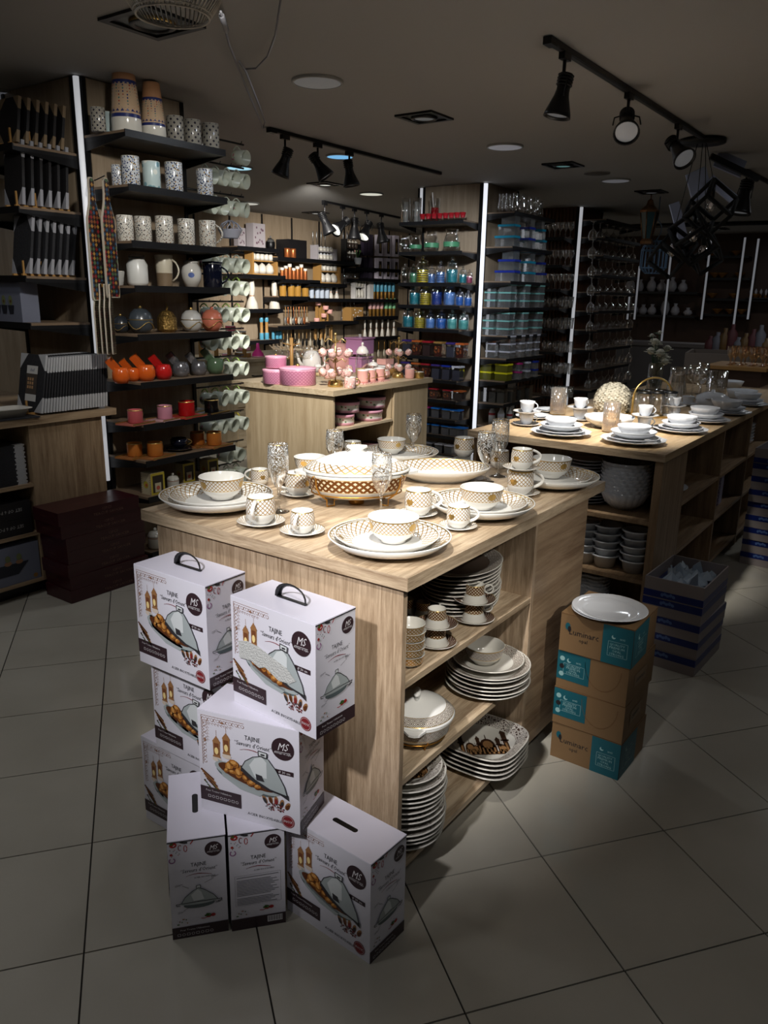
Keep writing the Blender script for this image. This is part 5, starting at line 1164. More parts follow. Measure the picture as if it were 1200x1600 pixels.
def jugp():
    r = E0('jug'); MB().lathe([(.0001, 0, GLSC), (.07, 0, GLSC), (.072, .02, GLSC), (.05, .16, GLSC), (.052, .22, GLSC), (.048, .22, GLSC), (.046, .16, GLSC), (.066, .02, GLSC)], 30, rib=(10, .05)).build('jug_body', r)
    MB().tube([(.05+.05*sin(pi*k/9), 0, .20-.14*k/9) for k in range(10)], .006, GLSC, 6).build('handle', r); return r
p = P(1055, 622, z); put(jugp, p, 'ribbed clear glass jug beside the vase', 'jug', None, 0, .95, name='glass_jug')
p = P(1118, 616, z); put(ribtumbler(GLSC), p, 'wide ribbed clear tumbler at the middle back of the long table', 'glass', None, 0, (2.0, 2.0, 1.5), name='glass_tumbler', key='clt')
for k, (px, py, w_) in enumerate(((1140, 606, 38), (1158, 622, 44))):
    p = P(px, py, z); s = RW(p, w_)/.1
    put(opal_bowl(.1, .055, foot=.7), p, ('round white casserole bowl behind, far along the long table', 'round white casserole bowl in front, far along the long table')[k], 'bowl', None, 0, s*1.05, name='casserole_bowl', key='opCas')
def tissue(): 
    r = E0('cover'); MB().lathe([(.11, 0, OPAL), (.115, .03, OPAL), (.11, .06, OPAL), (.06, .085, OPAL), (.015, .09, OPAL), (.012, .105, OPAL), (.0001, .108, OPAL)], 32).build('tureen_body', r); MB().tube([(.11, -.02, .05), (.15, 0, .055), (.11, .02, .05)], .006, OPAL, 6).build('handle', r); MB().tube([(-.11, -.02, .05), (-.15, 0, .055), (-.11, .02, .05)], .006, OPAL, 6).build('handle', r); return r
p = P(1112, 632, z); put(tissue, p, 'round white covered dish on plates, right of the goblets', 'dish', None, 0, .9, name='covered_dish')
# ---- inside the end shelves of the long table
XE = 3.44
def opal_ribbed():
    r = E0('bowl'); m = OPAL; MB().lathe([(.0001, 0, m), (.05, 0, m), (.085, .03, m), (.112, .085, m), (.110, .086, m), (.08, .03, m), (.0001, .01, m)], 60, rib=(20, .03)).build('bowl_body', r); return r
pb = P(979, 790, .597); s = RW(P(979, 765, .7), 78)/.112
for k in range(9): put(opal_ribbed, (3.60, pb.y, .597+k*.0175), 'ribbed white opal bowl, %s in the stack on upper end shelf' % nlow(k, 9), 'bowl', 'stack of ribbed opal bowls', k*.2, s, name='ribbed_bowl')
pd_ = onX(928, 3.60, .597)
for k in range(14): put(opal_plate(.13, False, 40), (3.61, pd_.y+.05, .598+k*.0155), 'plain opal plate, %s of the stack deep in the upper end shelf' % nlow(k, 14), 'plate', 'plates stacked in the end shelf', 0, .82, name='dinner_plate', key='opPp')
def ramekin():
    r = E0('ramekin'); m = OPAL; MB().lathe([(.0001, 0, m), (.040, 0, m), (.050, .045, m), (.060, .05, m), (.061, .056, m), (.054, .056, m), (.05, .05, m), (.038, .006, m), (.0001, .006, m)], 36).build('ramekin_body', r); return r
for j, (px, n_) in enumerate(((944, 5), (988, 5), (912, 5))):
    q = onX(px, 3.53+.0*j, .317); s = RW(q, 44)/.06
    for k in range(n_): put(ramekin, (3.53+.004*sin(k*2+j), q.y, .317+k*.036), 'white ramekin, %s in the %s stack of the lower end shelf' % (nlow(k, 5), ('middle', 'right', 'left')[j]), 'bowl', 'stacked ramekins', k, s, name='ramekin')
for j, px in enumerate((914, 932)):
    q = onX(px, 3.58, .07)
    for k in range(8): put(opal_ribbed, (3.60, q.y+.02, .07+k*.018), 'ribbed white bowl on the floor level end shelf, %s of the %s pile' % (nlow(k, 8), ('left', 'right')[j]), 'bowl', 'floor level ribbed bowls', k, .6, name='ribbed_bowl')
# side bays
def baybowl(): return opal_bowl(.1, .085, foot=.5)()
put(opal_plate(.13, False, 40), (4.02, 1.10, .612), 'white oval plate on upper shelf of first side bay', 'plate', None, 0, (1.15, 1.0, 1.3), name='oval_plate', key='opPp')
put(baybowl, (3.99, 1.10, .631), 'white bowl standing on the plate in first side bay', 'bowl', None, 0, .95, name='bowl')
q = onY(1150, 1.08, .612)
for j in range(3):
    for k in range(6): put(lambda: opal_bowl(.06, .035, foot=.5)(), (q.x-.12+.13*j, 1.06, .612+k*.022), 'small white bowl, %s of the %s pile in the second side bay' % (nlow(k, 6), ('left', 'middle', 'right')[j]), 'bowl', 'piles of small bowls', 0, 1, name='small_bowl', key='bbw')
def hexbox():
    r = E0('box'); MB().box(0, 0, 0, .14, .2, .2, mat('pale_pattern_card', (170, 168, 190), .6)).build('box_body', r)
    p = Print((0, -.0004, 0), (1, 0, 0), (0, 0, 1)); p.rect(0, 0, .06, .2, mat('violet_print', (70, 60, 90), .6), 1)
    for k in range(10): p.disc(.03+.015*sin(k*2), .02+k*.018, .008, mat('pale_print', (160, 150, 170), .6), 2, n=8)
    p.build('side_print', r); return r
for k in range(2): put(hexbox, (4.62+.25*k, 1.0, .3605), 'pale patterned carton, %s one in the second side bay' % ('left', 'right')[k], 'box', 'patterned cartons', 0, name='patterned_carton')
put(opal_bowl(.1, .085, foot=.5), (4.85, 1.1, .1005), 'white bowl alone on the lowest shelf of second side bay', 'bowl', None, 0, .8, name='bowl', key='baybw2')
# ================================================================ brown cartons right of the near table
KR = mat('kraft_card', (128, 99, 66), .6); KRD = mat('kraft_edge', (110, 76, 44), .7); TEAL = mat('teal_print', (20, 92, 104), .5); TEALP = mat('teal_lettering', (150, 190, 190), .5); DKI = mat('dark_ink', (34, 32, 36), .5)
def kraft(kind):
    def f():
        r = E0('carton'); w_, h_ = .245, .136
        MB().box(0, 0, 0, w_, w_, h_, KR).build('carton_body', r); MB().box(-.0008, -.0008, h_-.003, w_+.0008, w_+.0008, h_-.0015, KRD).build('flap_edge', r)
        p = Print((-.0004, w_, 0), (0, -1, 0), (0, 0, 1)); q = Print((0, -.0004, 0), (1, 0, 0), (0, 0, 1))
        def teal(pp, x0, x1, y0, y1):
            pp.rect(x0, y0, x1, y1, TEAL, 1); cx = (x0+x1)/2; ww = (x1-x0)
            pp.line([(cx-ww*.30, y0+(y1-y0)*.22), (cx+ww*.34, y0+(y1-y0)*.22), (cx+ww*.34, y0+(y1-y0)*.6), (cx-ww*.30, y0+(y1-y0)*.6), (cx-ww*.30, y0+(y1-y0)*.22)], .001, TEALP, 2)
            for k, t in enumerate(('QUALITY', 'PREMIUM', 'OPAL', 'STRONG')[:4]): pp.text(t, cx, y0+(y1-y0)*(.50-.085*k), .011, TEALP, 2, 0, 0, 1.1)
            pp.disc(cx-ww*.14, y0+(y1-y0)*.72, ww*.07, TEALP, 2, n=10); pp.disc(cx-ww*.11, y0+(y1-y0)*.75, ww*.055, TEAL, 3, n=10)
            pp.text('anti', cx+ww*.15, y0+(y1-y0)*.68, .012, TEALP, 2)
        if kind == 'logo':
            p.text('Luminarc', .082, .066, .029, DKI, 1, 0, 0, .95); p.disc(.026, .092, .009, TEAL, 1, .013, 10); p.disc(.032, .084, .006, DKI, 2, .011, 8); p.text('opal', .082, .046, .018, DKI, 1)
            teal(p, .145, w_, .0, h_-.004); teal(q, .0, w_*.62, .0, h_-.004)
        else:
            teal(p, .0, .115, .03, h_-.004)
            for k in range(3): p.disc(.017, h_-.03-k*.028, .009, (TEALP, DKI, TEALP)[k], 2, n=10)
            n = 16; a = [(.16+.062*cos(pi+pi*k/n), .115+.085*sin(pi+pi*k/n)) for k in range(n+1)]
            p.line(a, .0016, KRD, 1); q.rect(w_*.25, .045, w_*.7, .09, mat('kraft_label', (140, 116, 88), .6), 1); q.text('Luminarc', w_*.48, .06, .024, DKI, 2, 0, 0, .9)
        p.build('left_print', r); q.build('right_print', r); return r
    return f
for k, (kd, dx, dy, an, lb) in enumerate((('logo', 2.328, .668, -1, 'lowest kraft carton, printed side with teal panel right'), ('teal', 2.326, .668, 0, 'second lowest kraft carton with curved cut line'), ('teal', 2.322, .668, -2, 'third kraft carton from the floor, teal panel left'), ('logo', 2.322, .664, .5, 'topmost kraft carton carrying a white plate'))):
    put(kraft(kd), (dx, dy, k*.1372+.0005), lb, 'carton', 'kraft cartons beside the table', rad(an), name='kraft_carton', key='kraft'+kd)
p = P(953, 948, .57); put(opal_plate(.13, False, 48), (p.x, p.y, .5510), 'plain white plate lying on the kraft carton stack', 'plate', None, 0, RW(p, 116)/.13, name='white_plate', key='opPp2')
put(opal_plate(.13, False, 48), (p.x-.018, p.y+.012, .5495), 'second white plate just under the one on the carton', 'plate', None, 0, RW(p, 100)/.13, name='white_plate', key='opPp2')
# ---- grey trays with blue bands
GRY = mat('grey_tray_card', (150, 140, 138), .6); BLU = mat('blue_band', (20, 40, 110), .3); BLUL = mat('blue_pattern', (90, 120, 180), .4); PLB = mat('plastic_wrap', (176, 190, 204), .15)
def tray(open_=False):
    def f():
        r = E0('tray'); w_, d_, h_ = .37, .25, .078; t = .006
        if open_:
            MB().box(0, 0, 0, w_, d_, .03, GRY).box(0, 0, .03, t, d_, .088, GRY).box(w_-t, 0, .03, w_, d_, .088, GRY).box(t, 0, .03, w_-t, t, .088, GRY).box(t, d_-t, .03, w_-t, d_, .088, GRY).build('tray_body', r)
            B(-.0008, -.0008, .002, w_+.0008, d_+.0008, .032, BLU).build('blue_band', r)
        else:
            MB().box(0, 0, 0, w_, d_, h_, GRY).build('tray_body', r); B(-.001, -.001, h_-.034, w_+.001, d_+.001, h_-.002, BLU).build('blue_band', r)
        p = Print((-.0012, d_, 0), (0, -1, 0), (0, 0, 1)); y = .018 if open_ else h_-.018
        for k in range(5): p.disc(.08+.012*k, y+.004*(k % 2), .007, BLUL, 1, .009, 6, k)
        p.build('band_pattern', r); return r
    return f
def bag():
    r = E0('bag'); rnd = random.Random(2); mb = MB()
    for k in range(26):
        c = Vector((rnd.uniform(.06, .30), rnd.uniform(.05, .19), .05)); a = rnd.random()*6; R_ = rnd.uniform(.03, .055); h = rnd.uniform(.02, .05)
        pts = [c+Vector((R_*cos(a+t)*rnd.uniform(.7, 1.2), R_*sin(a+t), rnd.uniform(-.01, .015))) for t in (0, 1.3, 2.7, 4.1, 5.2)]; top = c+Vector((0, 0, h))
        for i in range(5): mb.poly([pts[i], pts[(i+1) % 5], top], PLB)
    tag(mb.build('wrapped_glassware', r), kind='stuff')
    for x, y, an in ((.10, .16, .3), (.17, .15, 1.0), (.24, .10, 2.0), (.07, .07, 2.6)): MB().prism([(-.03, 0), (.03, 0), (.022, .05), (-.004, .075)], -.003, .003, PLB).xf(Matrix.Translation((x, y, .055)) @ Matrix.Rotation(an, 4, 'Z') @ Matrix.Rotation(rad(78), 4, 'X')).build('bag_fold', r)
    return r
for i, (bx, by, nn, wh) in enumerate(((3.255, .665, 4, 'in front of the long table'), (5.0, .60, 8, 'at the far right edge'))):
    for k in range(nn):
        put(tray(), (bx+.006*sin(k*2), by, k*.079+.0005), 'blue banded grey tray, %s of the stack %s' % (nlow(k, nn+1), wh), 'box', 'grey tray boxes '+wh, rad(-3+2*sin(k*3)), 1, name='tray_box', key='tray')
    put(tray(True), (bx, by, nn*.079+.001), 'open grey tray of wrapped glass, stack top '+wh, 'box', None, rad(-2), name='open_tray', key='trayo')
    put(bag, (bx, by, nn*.079+.0), 'clear plastic wrapped glassware inside the open tray '+wh, 'glassware', None, rad(-2), name='wrapped_glassware', key='bag')
# ================================================================ ceiling
FRM = mat('white_plastic', (150, 150, 148), .5)
def ceil_light(px, py, rgb, em, R, label):
    p = P(px, py, ZC); t = thing('ceiling_light', label, 'light', (p.x, p.y, ZC), 0, 'round ceiling lights')
    MB().lathe([(R+.012, 0, FRM), (R+.012, -.012, FRM), (R, -.014, FRM), (R, -.010, FRM)], 32).build('frame', t)
    MB().lathe([(R, -.011, mat('lamp_%d_%d' % (px, py), rgb, .6, emit=em)), (R*.5, -.016, mat('lamp_%d_%d' % (px, py), rgb, .6, emit=em)), (.0001, -.017, mat('lamp_%d_%d' % (px, py), rgb, .6, emit=em))], 32).build('diffuser', t)
ceil_light(496, 126, (130, 130, 130), .25, .12, 'large round ceiling light nearest the camera')
ceil_light(789, 228, (160, 160, 168), .3, .12, 'round ceiling light right of the square fitting')
ceil_light(962, 281, (140, 140, 146), .25, .12, 'round ceiling light near the round speaker')
ceil_light(373, 261, (170, 225, 245), .9, .11, 'bluish round ceiling light above the hanging mugs')
ceil_light(531, 243, (120, 190, 240), .8, .10, 'blue tinted round light behind the middle track')
ceil_light(580, 302, (220, 220, 205), .8, .12, 'warm round ceiling light before the back wall')
ceil_light(384, 317, (215, 215, 205), .6, .15, 'round ceiling light at far left near back wall')
ceil_light(1180, 372, (150, 150, 146), .4, .2, 'round ceiling light at the far right')
ceil_light(4, 148, (120, 122, 130), .25, .13, 'ceiling light cut by the left picture edge')
p = P(933, 270, ZC); t = thing('ceiling_speaker', 'flat round grey ceiling speaker left of a light', 'speaker', (p.x, p.y, ZC)); MB().lathe([(.11, 0, FRM), (.11, -.008, mat('speaker_grille', (96, 90, 84), .8)), (.0001, -.010, mat('speaker_grille', (96, 90, 84), .8))], 28).build('grille', t)
LENS = mat('lamp_lens', (150, 152, 156), .2, emit=.15); LENSB = mat('lamp_lens_bright', (235, 235, 225), .3, emit=.8)
def square_light(px, py, s_, label, lens=None):
    p = P(px, py, ZC); t = thing('recessed_spotlight', label, 'light', (p.x, p.y, ZC), 0, 'square recessed spotlights')
    f = MB(); h = s_/2; f.box(-h, -h, -.012, h, -h*.8, 0, BLK).box(-h, h*.8, -.012, h, h, 0, BLK).box(-h, -h*.8, -.012, -h*.8, h*.8, 0, BLK).box(h*.8, -h*.8, -.012, h, h*.8, 0, BLK); f.build('frame', t)
    B(-h*.8, -h*.8, -.004, h*.8, h*.8, -.001, BLKP).build('housing', t)
    MB().lathe([(h*.62, -.002, GOLD if px < 300 else BLK), (h*.62, -.016, BLK), (h*.5, -.020, BLK), (h*.45, -.012, BLK)], 24).build('gimbal_ring', t)
    MB().lathe([(h*.45, -.013, lens or LENS), (.0001, -.015, lens or LENS)], 20).build('lens', t)
square_light(238, 34, .30, 'large black square ceiling fitting above the rattan lamp', mat('unlit_lens', (40, 38, 36), .3)); square_light(663, 182, .26, 'black square ceiling fitting right of centre'); square_light(880, 257, .26, 'black square fitting left of the cube pendants', mat('lens_teal', (120, 170, 170), .2, emit=.3))
square_light(508, 287, .26, 'small black square fitting behind the middle track', LENSB); square_light(493, 332, .26, 'farthest black square fitting before the back wall', LENSB); square_light(1018, 299, .26, 'black square fitting above the bronze lantern'); square_light(1120, 357, .3, 'distant black square fitting at right')
def track(a, b, label, heads, z_=ZC-.002):
    pa, pb = P(*a, z_), P(*b, z_); t = thing('track_rail', label, 'light', (pa.x, pa.y, z_)); L = (pb-pa).length; an = math.atan2(pb.y-pa.y, pb.x-pa.x); t.rotation_euler[2] = an
    B(0, -.017, -.022, L, .017, 0, BLK).build('rail', t); B(-.004, -.019, -.030, .06, .019, -.001, BLK).build('end_cap', t); B(.06, -.008, -.0235, L, .008, -.022, mat('rail_groove', (40, 40, 42), .5)).build('groove', t)
    for i, (px, py, drop, az, el, sc, lens, lb) in enumerate(heads):
        q = P(px, py, z_-.02); k = (q-pa).dot((pb-pa).normalized()); c = pa+(pb-pa).normalized()*k
        h = thing('track_spotlight', lb, 'light', (c.x, c.y, z_-.022), 0, 'track spotlights')
        MB().box(-.035, -.014, -.028, .035, .014, 0, BLK).build('adaptor', h)
        MB().tube([(0, 0, -.02), (0, 0, -.06), (.0, 0, -drop*.6), (0, 0, -drop)], .008, BLK, 6).build('arm', h)
        M_ = Matrix.Translation((0, 0, -drop)) @ Matrix.Rotation(rad(az), 4, 'Z') @ Matrix.Rotation(rad(el), 4, 'Y')
        bd = MB().lathe([(.0001, .07*sc, BLK), (.026*sc, .068*sc, BLK), (.028*sc, -.0*sc, BLK), (.032*sc, -.02*sc, BLK), (.055*sc, -.085*sc, BLK), (.058*sc, -.10*sc, BLK), (.052*sc, -.10*sc, BLK), (.046*sc, -.082*sc, BLK)], 24).xf(M_).build('lamp_body', h)
        for kk in range(4): MB().lathe([(.030*sc, (.02+.012*kk)*sc, BLK), (.034*sc, (.022+.012*kk)*sc, BLK), (.034*sc, (.026+.012*kk)*sc, BLK), (.030*sc, (.028+.012*kk)*sc, BLK)], 20).xf(M_).build('cooling_fin', bd)
        MB().lathe([(.050*sc, -.088*sc, lens), (.0001, -.090*sc, lens)], 20).xf(M_).build('lens', h)
        MB().tube([tuple(M_ @ Vector((0, y_*sc, zz*sc))) for y_, zz in ((-.06, -.03), (-.055, .03), (0, .06), (.055, .03), (.06, -.03))], .004, BLK, 5).build('yoke', h)
track((856, 56), (1098, 212), 'long black ceiling track over the near table', [(884, 82, .15, -55, 10, 1.05, LENS, 'black spotlight nearest on the long track, turned away'), (978, 146, .13, 22, 50, 1.15, LENS, 'middle spotlight of the long track with lens facing us'), (1060, 194, .13, 55, 50, 1.2, LENS, 'far spotlight of the long track beside the pendants')])
track((420, 199), (688, 269), 'black ceiling track behind, left of centre', [(450, 210, .15, -55, 20, 1.1, LENS, 'left spotlight on the middle ceiling track'), (503, 223, .13, 125, 34, 1.1, LENS, 'middle spotlight on the middle ceiling track'), (550, 236, .13, 125, 10, 1.1, LENS, 'right spotlight on the middle ceiling track')])
track((505, 313), (624, 339), 'far black ceiling track before the back wall', [(516, 316, .2, 125, 25, 1.5, LENS, 'first spotlight from left on the far track'), (546, 322, .2, -8, 58, 1.5, LENSB, 'second, brightly lit spotlight on the far track'), (565, 326, .2, 0, 0, 1.5, LENS, 'third spotlight on the far track'), (588, 330, .2, 5, 38, 1.5, LENSB, 'fourth, lit spotlight on the far track'), (609, 335, .2, 125, 10, 1.5, LENS, 'fifth spotlight on the far track')])
track((1165, 264), (1215, 290), 'short black track cut by the right edge', [(1190, 268, .16, -40, 10, 1.6, LENS, 'black spotlight at the right picture edge')])
p0, p1 = P(925, 352, ZC), P(1260, 343, ZC); bm = thing('ceiling_beam', 'thin dark line of lowered ceiling edge at far right', 'beam', (0, 0, 0)); MB().tube([(p0.x, p0.y, ZC-.03), (p1.x, p1.y, ZC-.03)], .035, BLKP, 4).build('beam_edge', bm)
# rattan pendant and hanging cable near the camera
RAT = mat('white_rattan', (176, 168, 156), .6)
p = P(270, 26, 2.3); t = thing('pendant_lamp', 'white woven wire pendant shade cut by the top edge', 'lamp', p)
R0 = RW(p, 112)
for q, zz, r_ in ((1.0, 0, .0035), (1.06, .008, .0025), (1.7, .14, .003)): MB().tube([(R0*q*cos(2*pi*k/36), R0*q*sin(2*pi*k/36), zz) for k in range(36)], r_, RAT, 5, closed=True).build('ring', t)
for k in range(60):
    a = 2*pi*k/60; MB().tube([(R0*1.0*cos(a), R0*1.0*sin(a), 0), (R0*1.28*cos(a+.05), R0*1.28*sin(a+.05), .04), (R0*1.7*cos(a+.1), R0*1.7*sin(a+.1), .14), (R0*.4*cos(a+.14), R0*.4*sin(a+.14), .24)], .0024, RAT, 4).build('cane', t)
MB().lathe([(.0001, .06, LENS), (.02, .07, LENS), (.02, .10, FRM), (.012, .12, FRM), (.012, .24, FRM)], 14).build('bulb', t); MB().tube([(0, 0, .23), (0, 0, ZC-p.z)], .003, RAT, 4).build('cord', t)
t = thing('cable', 'looped white cable with plug hanging under the ceiling', 'cable'); CB = mat('white_cable', (120, 120, 126), .5)
zc = 2.54
MB().tube([P(345, 18, zc), P(358, 70, zc), P(372, 105, zc), P(386, 140, zc-.01), P(402, 178, zc-.02), P(411, 200, zc-.02), (P(414, 190, zc-.02)), P(405, 165, zc-.01), P(384, 112, zc), P(374, 96, zc)], .005, CB, 5).build('lead', t)
MB().tube([P(440, -8, zc), P(430, 55, zc), P(418, 88, zc), P(400, 107, zc), P(384, 108, zc)], .0042, CB, 5).build('lead', t)
MB().tube([P(346, 24, zc), P(354, 48, zc)], .011, CB, 6).build('plug', t)
# cube cage pendants
c0 = P(1098, 218, ZC-.002); t = thing('pendant_lamp', 'cluster of black cube cage pendants on a round canopy', 'lamp', c0)
MB().lathe([(.0001, 0, BLK), (.15, 0, BLK), (.15, -.025, BLK), (.0001, -.028, BLK)], 28).build('canopy', t)
BULB = mat('dim_bulb', (190, 180, 170), .2, emit=.12)
for i, (px, py, w_, an) in enumerate(((1110, 325, 58, 20), (1083, 372, 56, 50), (1050, 395, 52, 5), (1098, 395, 44, 70))):
    D0 = depth(c0)+(0, .1, .25, .3)[i]; d = ray(px, py); q = Vector((0, 0, CAMH))+d*(D0/d.dot(_f)); e = w_*1.18*D0/FPX/2*.86
    o = bpy.data.objects.new('cage', None)
    M_ = Matrix.Translation(q-c0) @ Matrix.Rotation(rad(an), 4, 'Z') @ Matrix.Rotation(rad(54.7), 4, Vector((1, -1, 0)).normalized())
    mb = MB(); V = [(x, y, z_) for x in (-1, 1) for y in (-1, 1) for z_ in (-1, 1)]
    for a in range(8):
        for b in range(a+1, 8):
            if sum(V[a][j] != V[b][j] for j in range(3)) == 1: mb.tube([Vector(V[a])*e*.82, Vector(V[b])*e*.82], .015, mat('cage_black', (5, 5, 6), .9), 4)
    mb.xf(M_); cg = mb.build('cube_cage', t)
    b = q-c0; MB().tube([(b.x, b.y, b.z+e*1.35), (b.x, b.y, b.z+e*.5)], .018, BLK, 8).build('lamp_holder', cg)
    MB().sphere(.032, glass('bulb_glass', (.95, .9, .9), gloss=.2), (b.x, b.y, b.z+e*.12), 12, 8, 1.3).build('bulb', cg)
    MB().sphere(.012, BULB, (b.x, b.y, b.z+e*.12), 8, 6, 1.6).build('filament', cg)
    MB().tube([(b.x*.25, b.y*.25, -.02), (b.x, b.y, b.z+e*1.3)], .003, BLK, 4).build('cord', cg)
WG = mat('bluish_white_plastic', (170, 178, 205), .5)
t = thing('ceiling_sign', 'tilted white shop signs hung behind the cube pendants', 'sign', P(1130, 250, ZC-.01))
for (px, py, w_, h_, an, tl) in ((1140, 256, .22, .12, 30, 20), (1092, 288, .15, .20, -30, -25), (1128, 296, .24, .07, 40, 35), (1060, 345, .07, .26, 10, -20)):
    D0 = depth(c0)+.5; d = ray(px, py); q = Vector((0, 0, CAMH))+d*(D0/d.dot(_f))-t.location
    MB().box(-.01, -w_/2, -h_/2, .01, w_/2, h_/2, WG).xf(Matrix.Translation(q) @ Matrix.Rotation(rad(35), 4, 'Z') @ Matrix.Rotation(rad(tl), 4, 'X') @ Matrix.Rotation(rad(an*.3), 4, 'Y')).build('sign_board', t)
d = ray(1148, 262); q = Vector((0, 0, CAMH))+d*((depth(c0)+.46)/d.dot(_f))-t.location
MB().box(-.015, -.2, -.02, .015, .2, .02, BLK).xf(Matrix.Translation(q) @ Matrix.Rotation(rad(35), 4, 'Z') @ Matrix.Rotation(rad(22), 4, 'X')).build('black_edge', t)
# bronze lantern, blue cage lantern
BRZ = mat('bronze', (120, 84, 52), .35, .8); LG = mat('stained_glass', (40, 60, 62), .2)
p = P(1018, 303, ZC-.01); p = Vector((p.x, p.y, ZC-.012)); D0 = depth(p); u = D0/FPX
t = thing('lantern', 'bronze hexagonal lantern hung from the ceiling fitting', 'lamp', p)
MB().tube([(0, 0, 0), (0, 0, -8*u)], .006, BRZ, 6).build('chain', t)
MB().lathe([(.0001, -6*u, BRZ), (4*u, -9*u, BRZ), (6*u, -16*u, BRZ), (15*u, -24*u, BRZ), (14.5*u, -27*u, BRZ)], 6, flat=True).build('roof', t)
g_ = MB().lathe([(13.5*u, -27*u, LG), (7*u, -66*u, LG)], 6, flat=True).build('glass_body', t)
for k in range(6): a = 2*pi*k/6; MB().tube([(14*u*cos(a), 14*u*sin(a), -27*u), (7.5*u*cos(a), 7.5*u*sin(a), -66*u)], 1.0*u, BRZ, 4).build('rib', t)
MB().lathe([(7.5*u, -66*u, BRZ), (10*u, -70*u, BRZ), (10*u, -74*u, BRZ), (.0001, -76*u, BRZ)], 6, flat=True).build('base', t)
BC = mat('blue_wire', (96, 126, 156), .5)
d = ray(1022, 402); q = Vector((0, 0, CAMH))+d*((D0+.4)/d.dot(_f)); u = (D0+.4)/FPX; t = thing('bird_cage', 'pale blue barred cage lantern below the bronze one', 'lantern', q)
pr = [(9, 24), (18, 16), (20, 10), (20, -16), (12, -24)]
for k in range(18): a = 2*pi*k/18; MB().tube([(r_*u*cos(a), r_*u*sin(a), zz*u) for r_, zz in pr], .75*u, BC, 4).build('bar', t)
for r_, zz in pr: MB().tube([(r_*u*cos(2*pi*k/18), r_*u*sin(2*pi*k/18), zz*u) for k in range(18)], .9*u, BC, 4, closed=True).build('ring', t)
MB().tube([(0, 0, 24*u), (8*u, -4*u, 36*u), (9*u, -4*u, 46*u), (4*u, -2*u, 52*u), (0, 0, 54*u), (0, 0, ZC-q.z-.005)], .9*u, BC, 4).build('hook', t)
# ================================================================ pink tableware on the pale table
PK = mat('pink_glaze', (238, 178, 168), .25); PKL = mat('pink_enamel', (228, 166, 188), .35); PKD = pat('pink_print', (238, 188, 180), [(180, 110, 110), (246, 230, 224)], 70, .35); PLILAC = mat('lilac_plastic', (206, 146, 192), .3)
PW = mat('white_glaze', (236, 230, 224), .2)
def PT(px, py):
    p = P(px, py, TZ); return p if p.y < 4.32 else onY(px, 4.32, TZ)
def cw(px, py, wpx, z_=TZ): p = PT(px, py); return p, RW(p, wpx)
def bread(tier=1):
    def f():
        r = E0('tin'); R = .1
        MB().lathe([(.0001, 0, PKL), (R*.94, 0, PKL), (R, .008, lattice('pink_relief', (228, 168, 190), (178, 104, 136), .14, 'diamond', 0, .35)), (R, .095, PKL), (R*1.01, .10, PKL), (R*.97, .104, PKL)], 40, cells=30).build('tin_body', r)
        l = MB().lathe([(R*1.02, .104, PKL), (R*1.0, .112, PKL), (R*.5, .118, PKL), (.0001, .12, PKL)], 40).build('lid', r)
        MB().sphere(.012, GOLD, (0, 0, .124), 8, 6).build('knob', l); return r
    return f
for px, py, w_, z0, hs, lb in ((432, 600, 42, 0, .95, 'lower pink relief tin at the left of the pink table'), (430, 577, 33, 1, .95, 'smaller pink tin stacked on the lower left one'), (466, 602, 57, 0, .85, 'wide pink relief tin, front of the pink table')):
    p, r_ = cw(px, py, w_) if not z0 else cw(432, 600, 33)
    zz = TZ if not z0 else TZ+.125*RW(P(432, 600, TZ), 42)/.1*.95
    put(bread(), (p.x+.03, p.y+.03, zz), lb, 'tin', 'pink relief tins', 0, (r_/.1, r_/.1, hs*r_/.1), name='relief_tin', key='bread')
def round_mug(m=PKD):
    def f():
        r = E0('mug'); R = .045; MB().lathe([(.0001, 0, m), (R*.6, 0, m), (R, .03, m), (R*.95, .065, m), (R*.72, .085, GOLD), (R*.72, .088, PW), (R*.66, .088, PW), (R*.85, .05, PW), (.0001, .01, PW)], 20).build('mug_body', r)
        MB().tube(handle_path(R*.8, .02, .075, .026, 8), .004, GOLD, 5).build('handle', r); return r
    return f
def mug_tree(n_=6, tier=2):
    r = E0('tree'); MB().lathe([(.0001, 0, GOLD), (.055, 0, GOLD), (.058, .01, GOLD), (.05, .045, GOLD), (.046, .045, GOLD), (.05, .008, GOLD)], 20).build('base', r)
    MB().tube([(0, 0, 0), (0, 0, .36)], .005, GOLD, 6).build('pole', r); MB().sphere(.012, GOLD, (0, 0, .37), 8, 6).build('finial', r)
    for zz in (.17, .31):
        for k in range(4): a = 2*pi*k/4+.5; MB().tube([(0, 0, zz), (.05*cos(a), .05*sin(a), zz+.03), (.075*cos(a), .075*sin(a), zz+.005), (.08*cos(a), .08*sin(a), zz+.02)], .0035, GOLD, 5).build('arm', r)
    return r
for ti, (px, py, h_, lb) in enumerate(((524, 604, 82, 'at the front of the pink table'), (622, 590, 62, 'at the right of the pink table'))):
    p = P(px, py, TZ); s = h_*depth(p)/FPX/.38
    put(lambda: mug_tree(), p, 'gold mug tree '+lb, 'stand', 'gold mug trees', .3*ti, s, name='mug_tree', key='mtree')
    for j, zz in enumerate((.105, .245)):
        for k in range(4):
            a = 2*pi*k/4+.5+.3*ti
            put(round_mug(), (p.x+.078*s*cos(a), p.y+.078*s*sin(a), p.z+(zz-.03)*s), 'round pink mug on %s gold tree, %s tier, arm %s' % (('front', 'right')[ti], ('lower', 'upper')[j], ('away left', 'toward left', 'toward right', 'away right')[k]), 'mug', 'pink mugs on the gold trees', a+1.2, s*.66, name='pink_mug', key='pmug', tilt=(rad(35), 0))
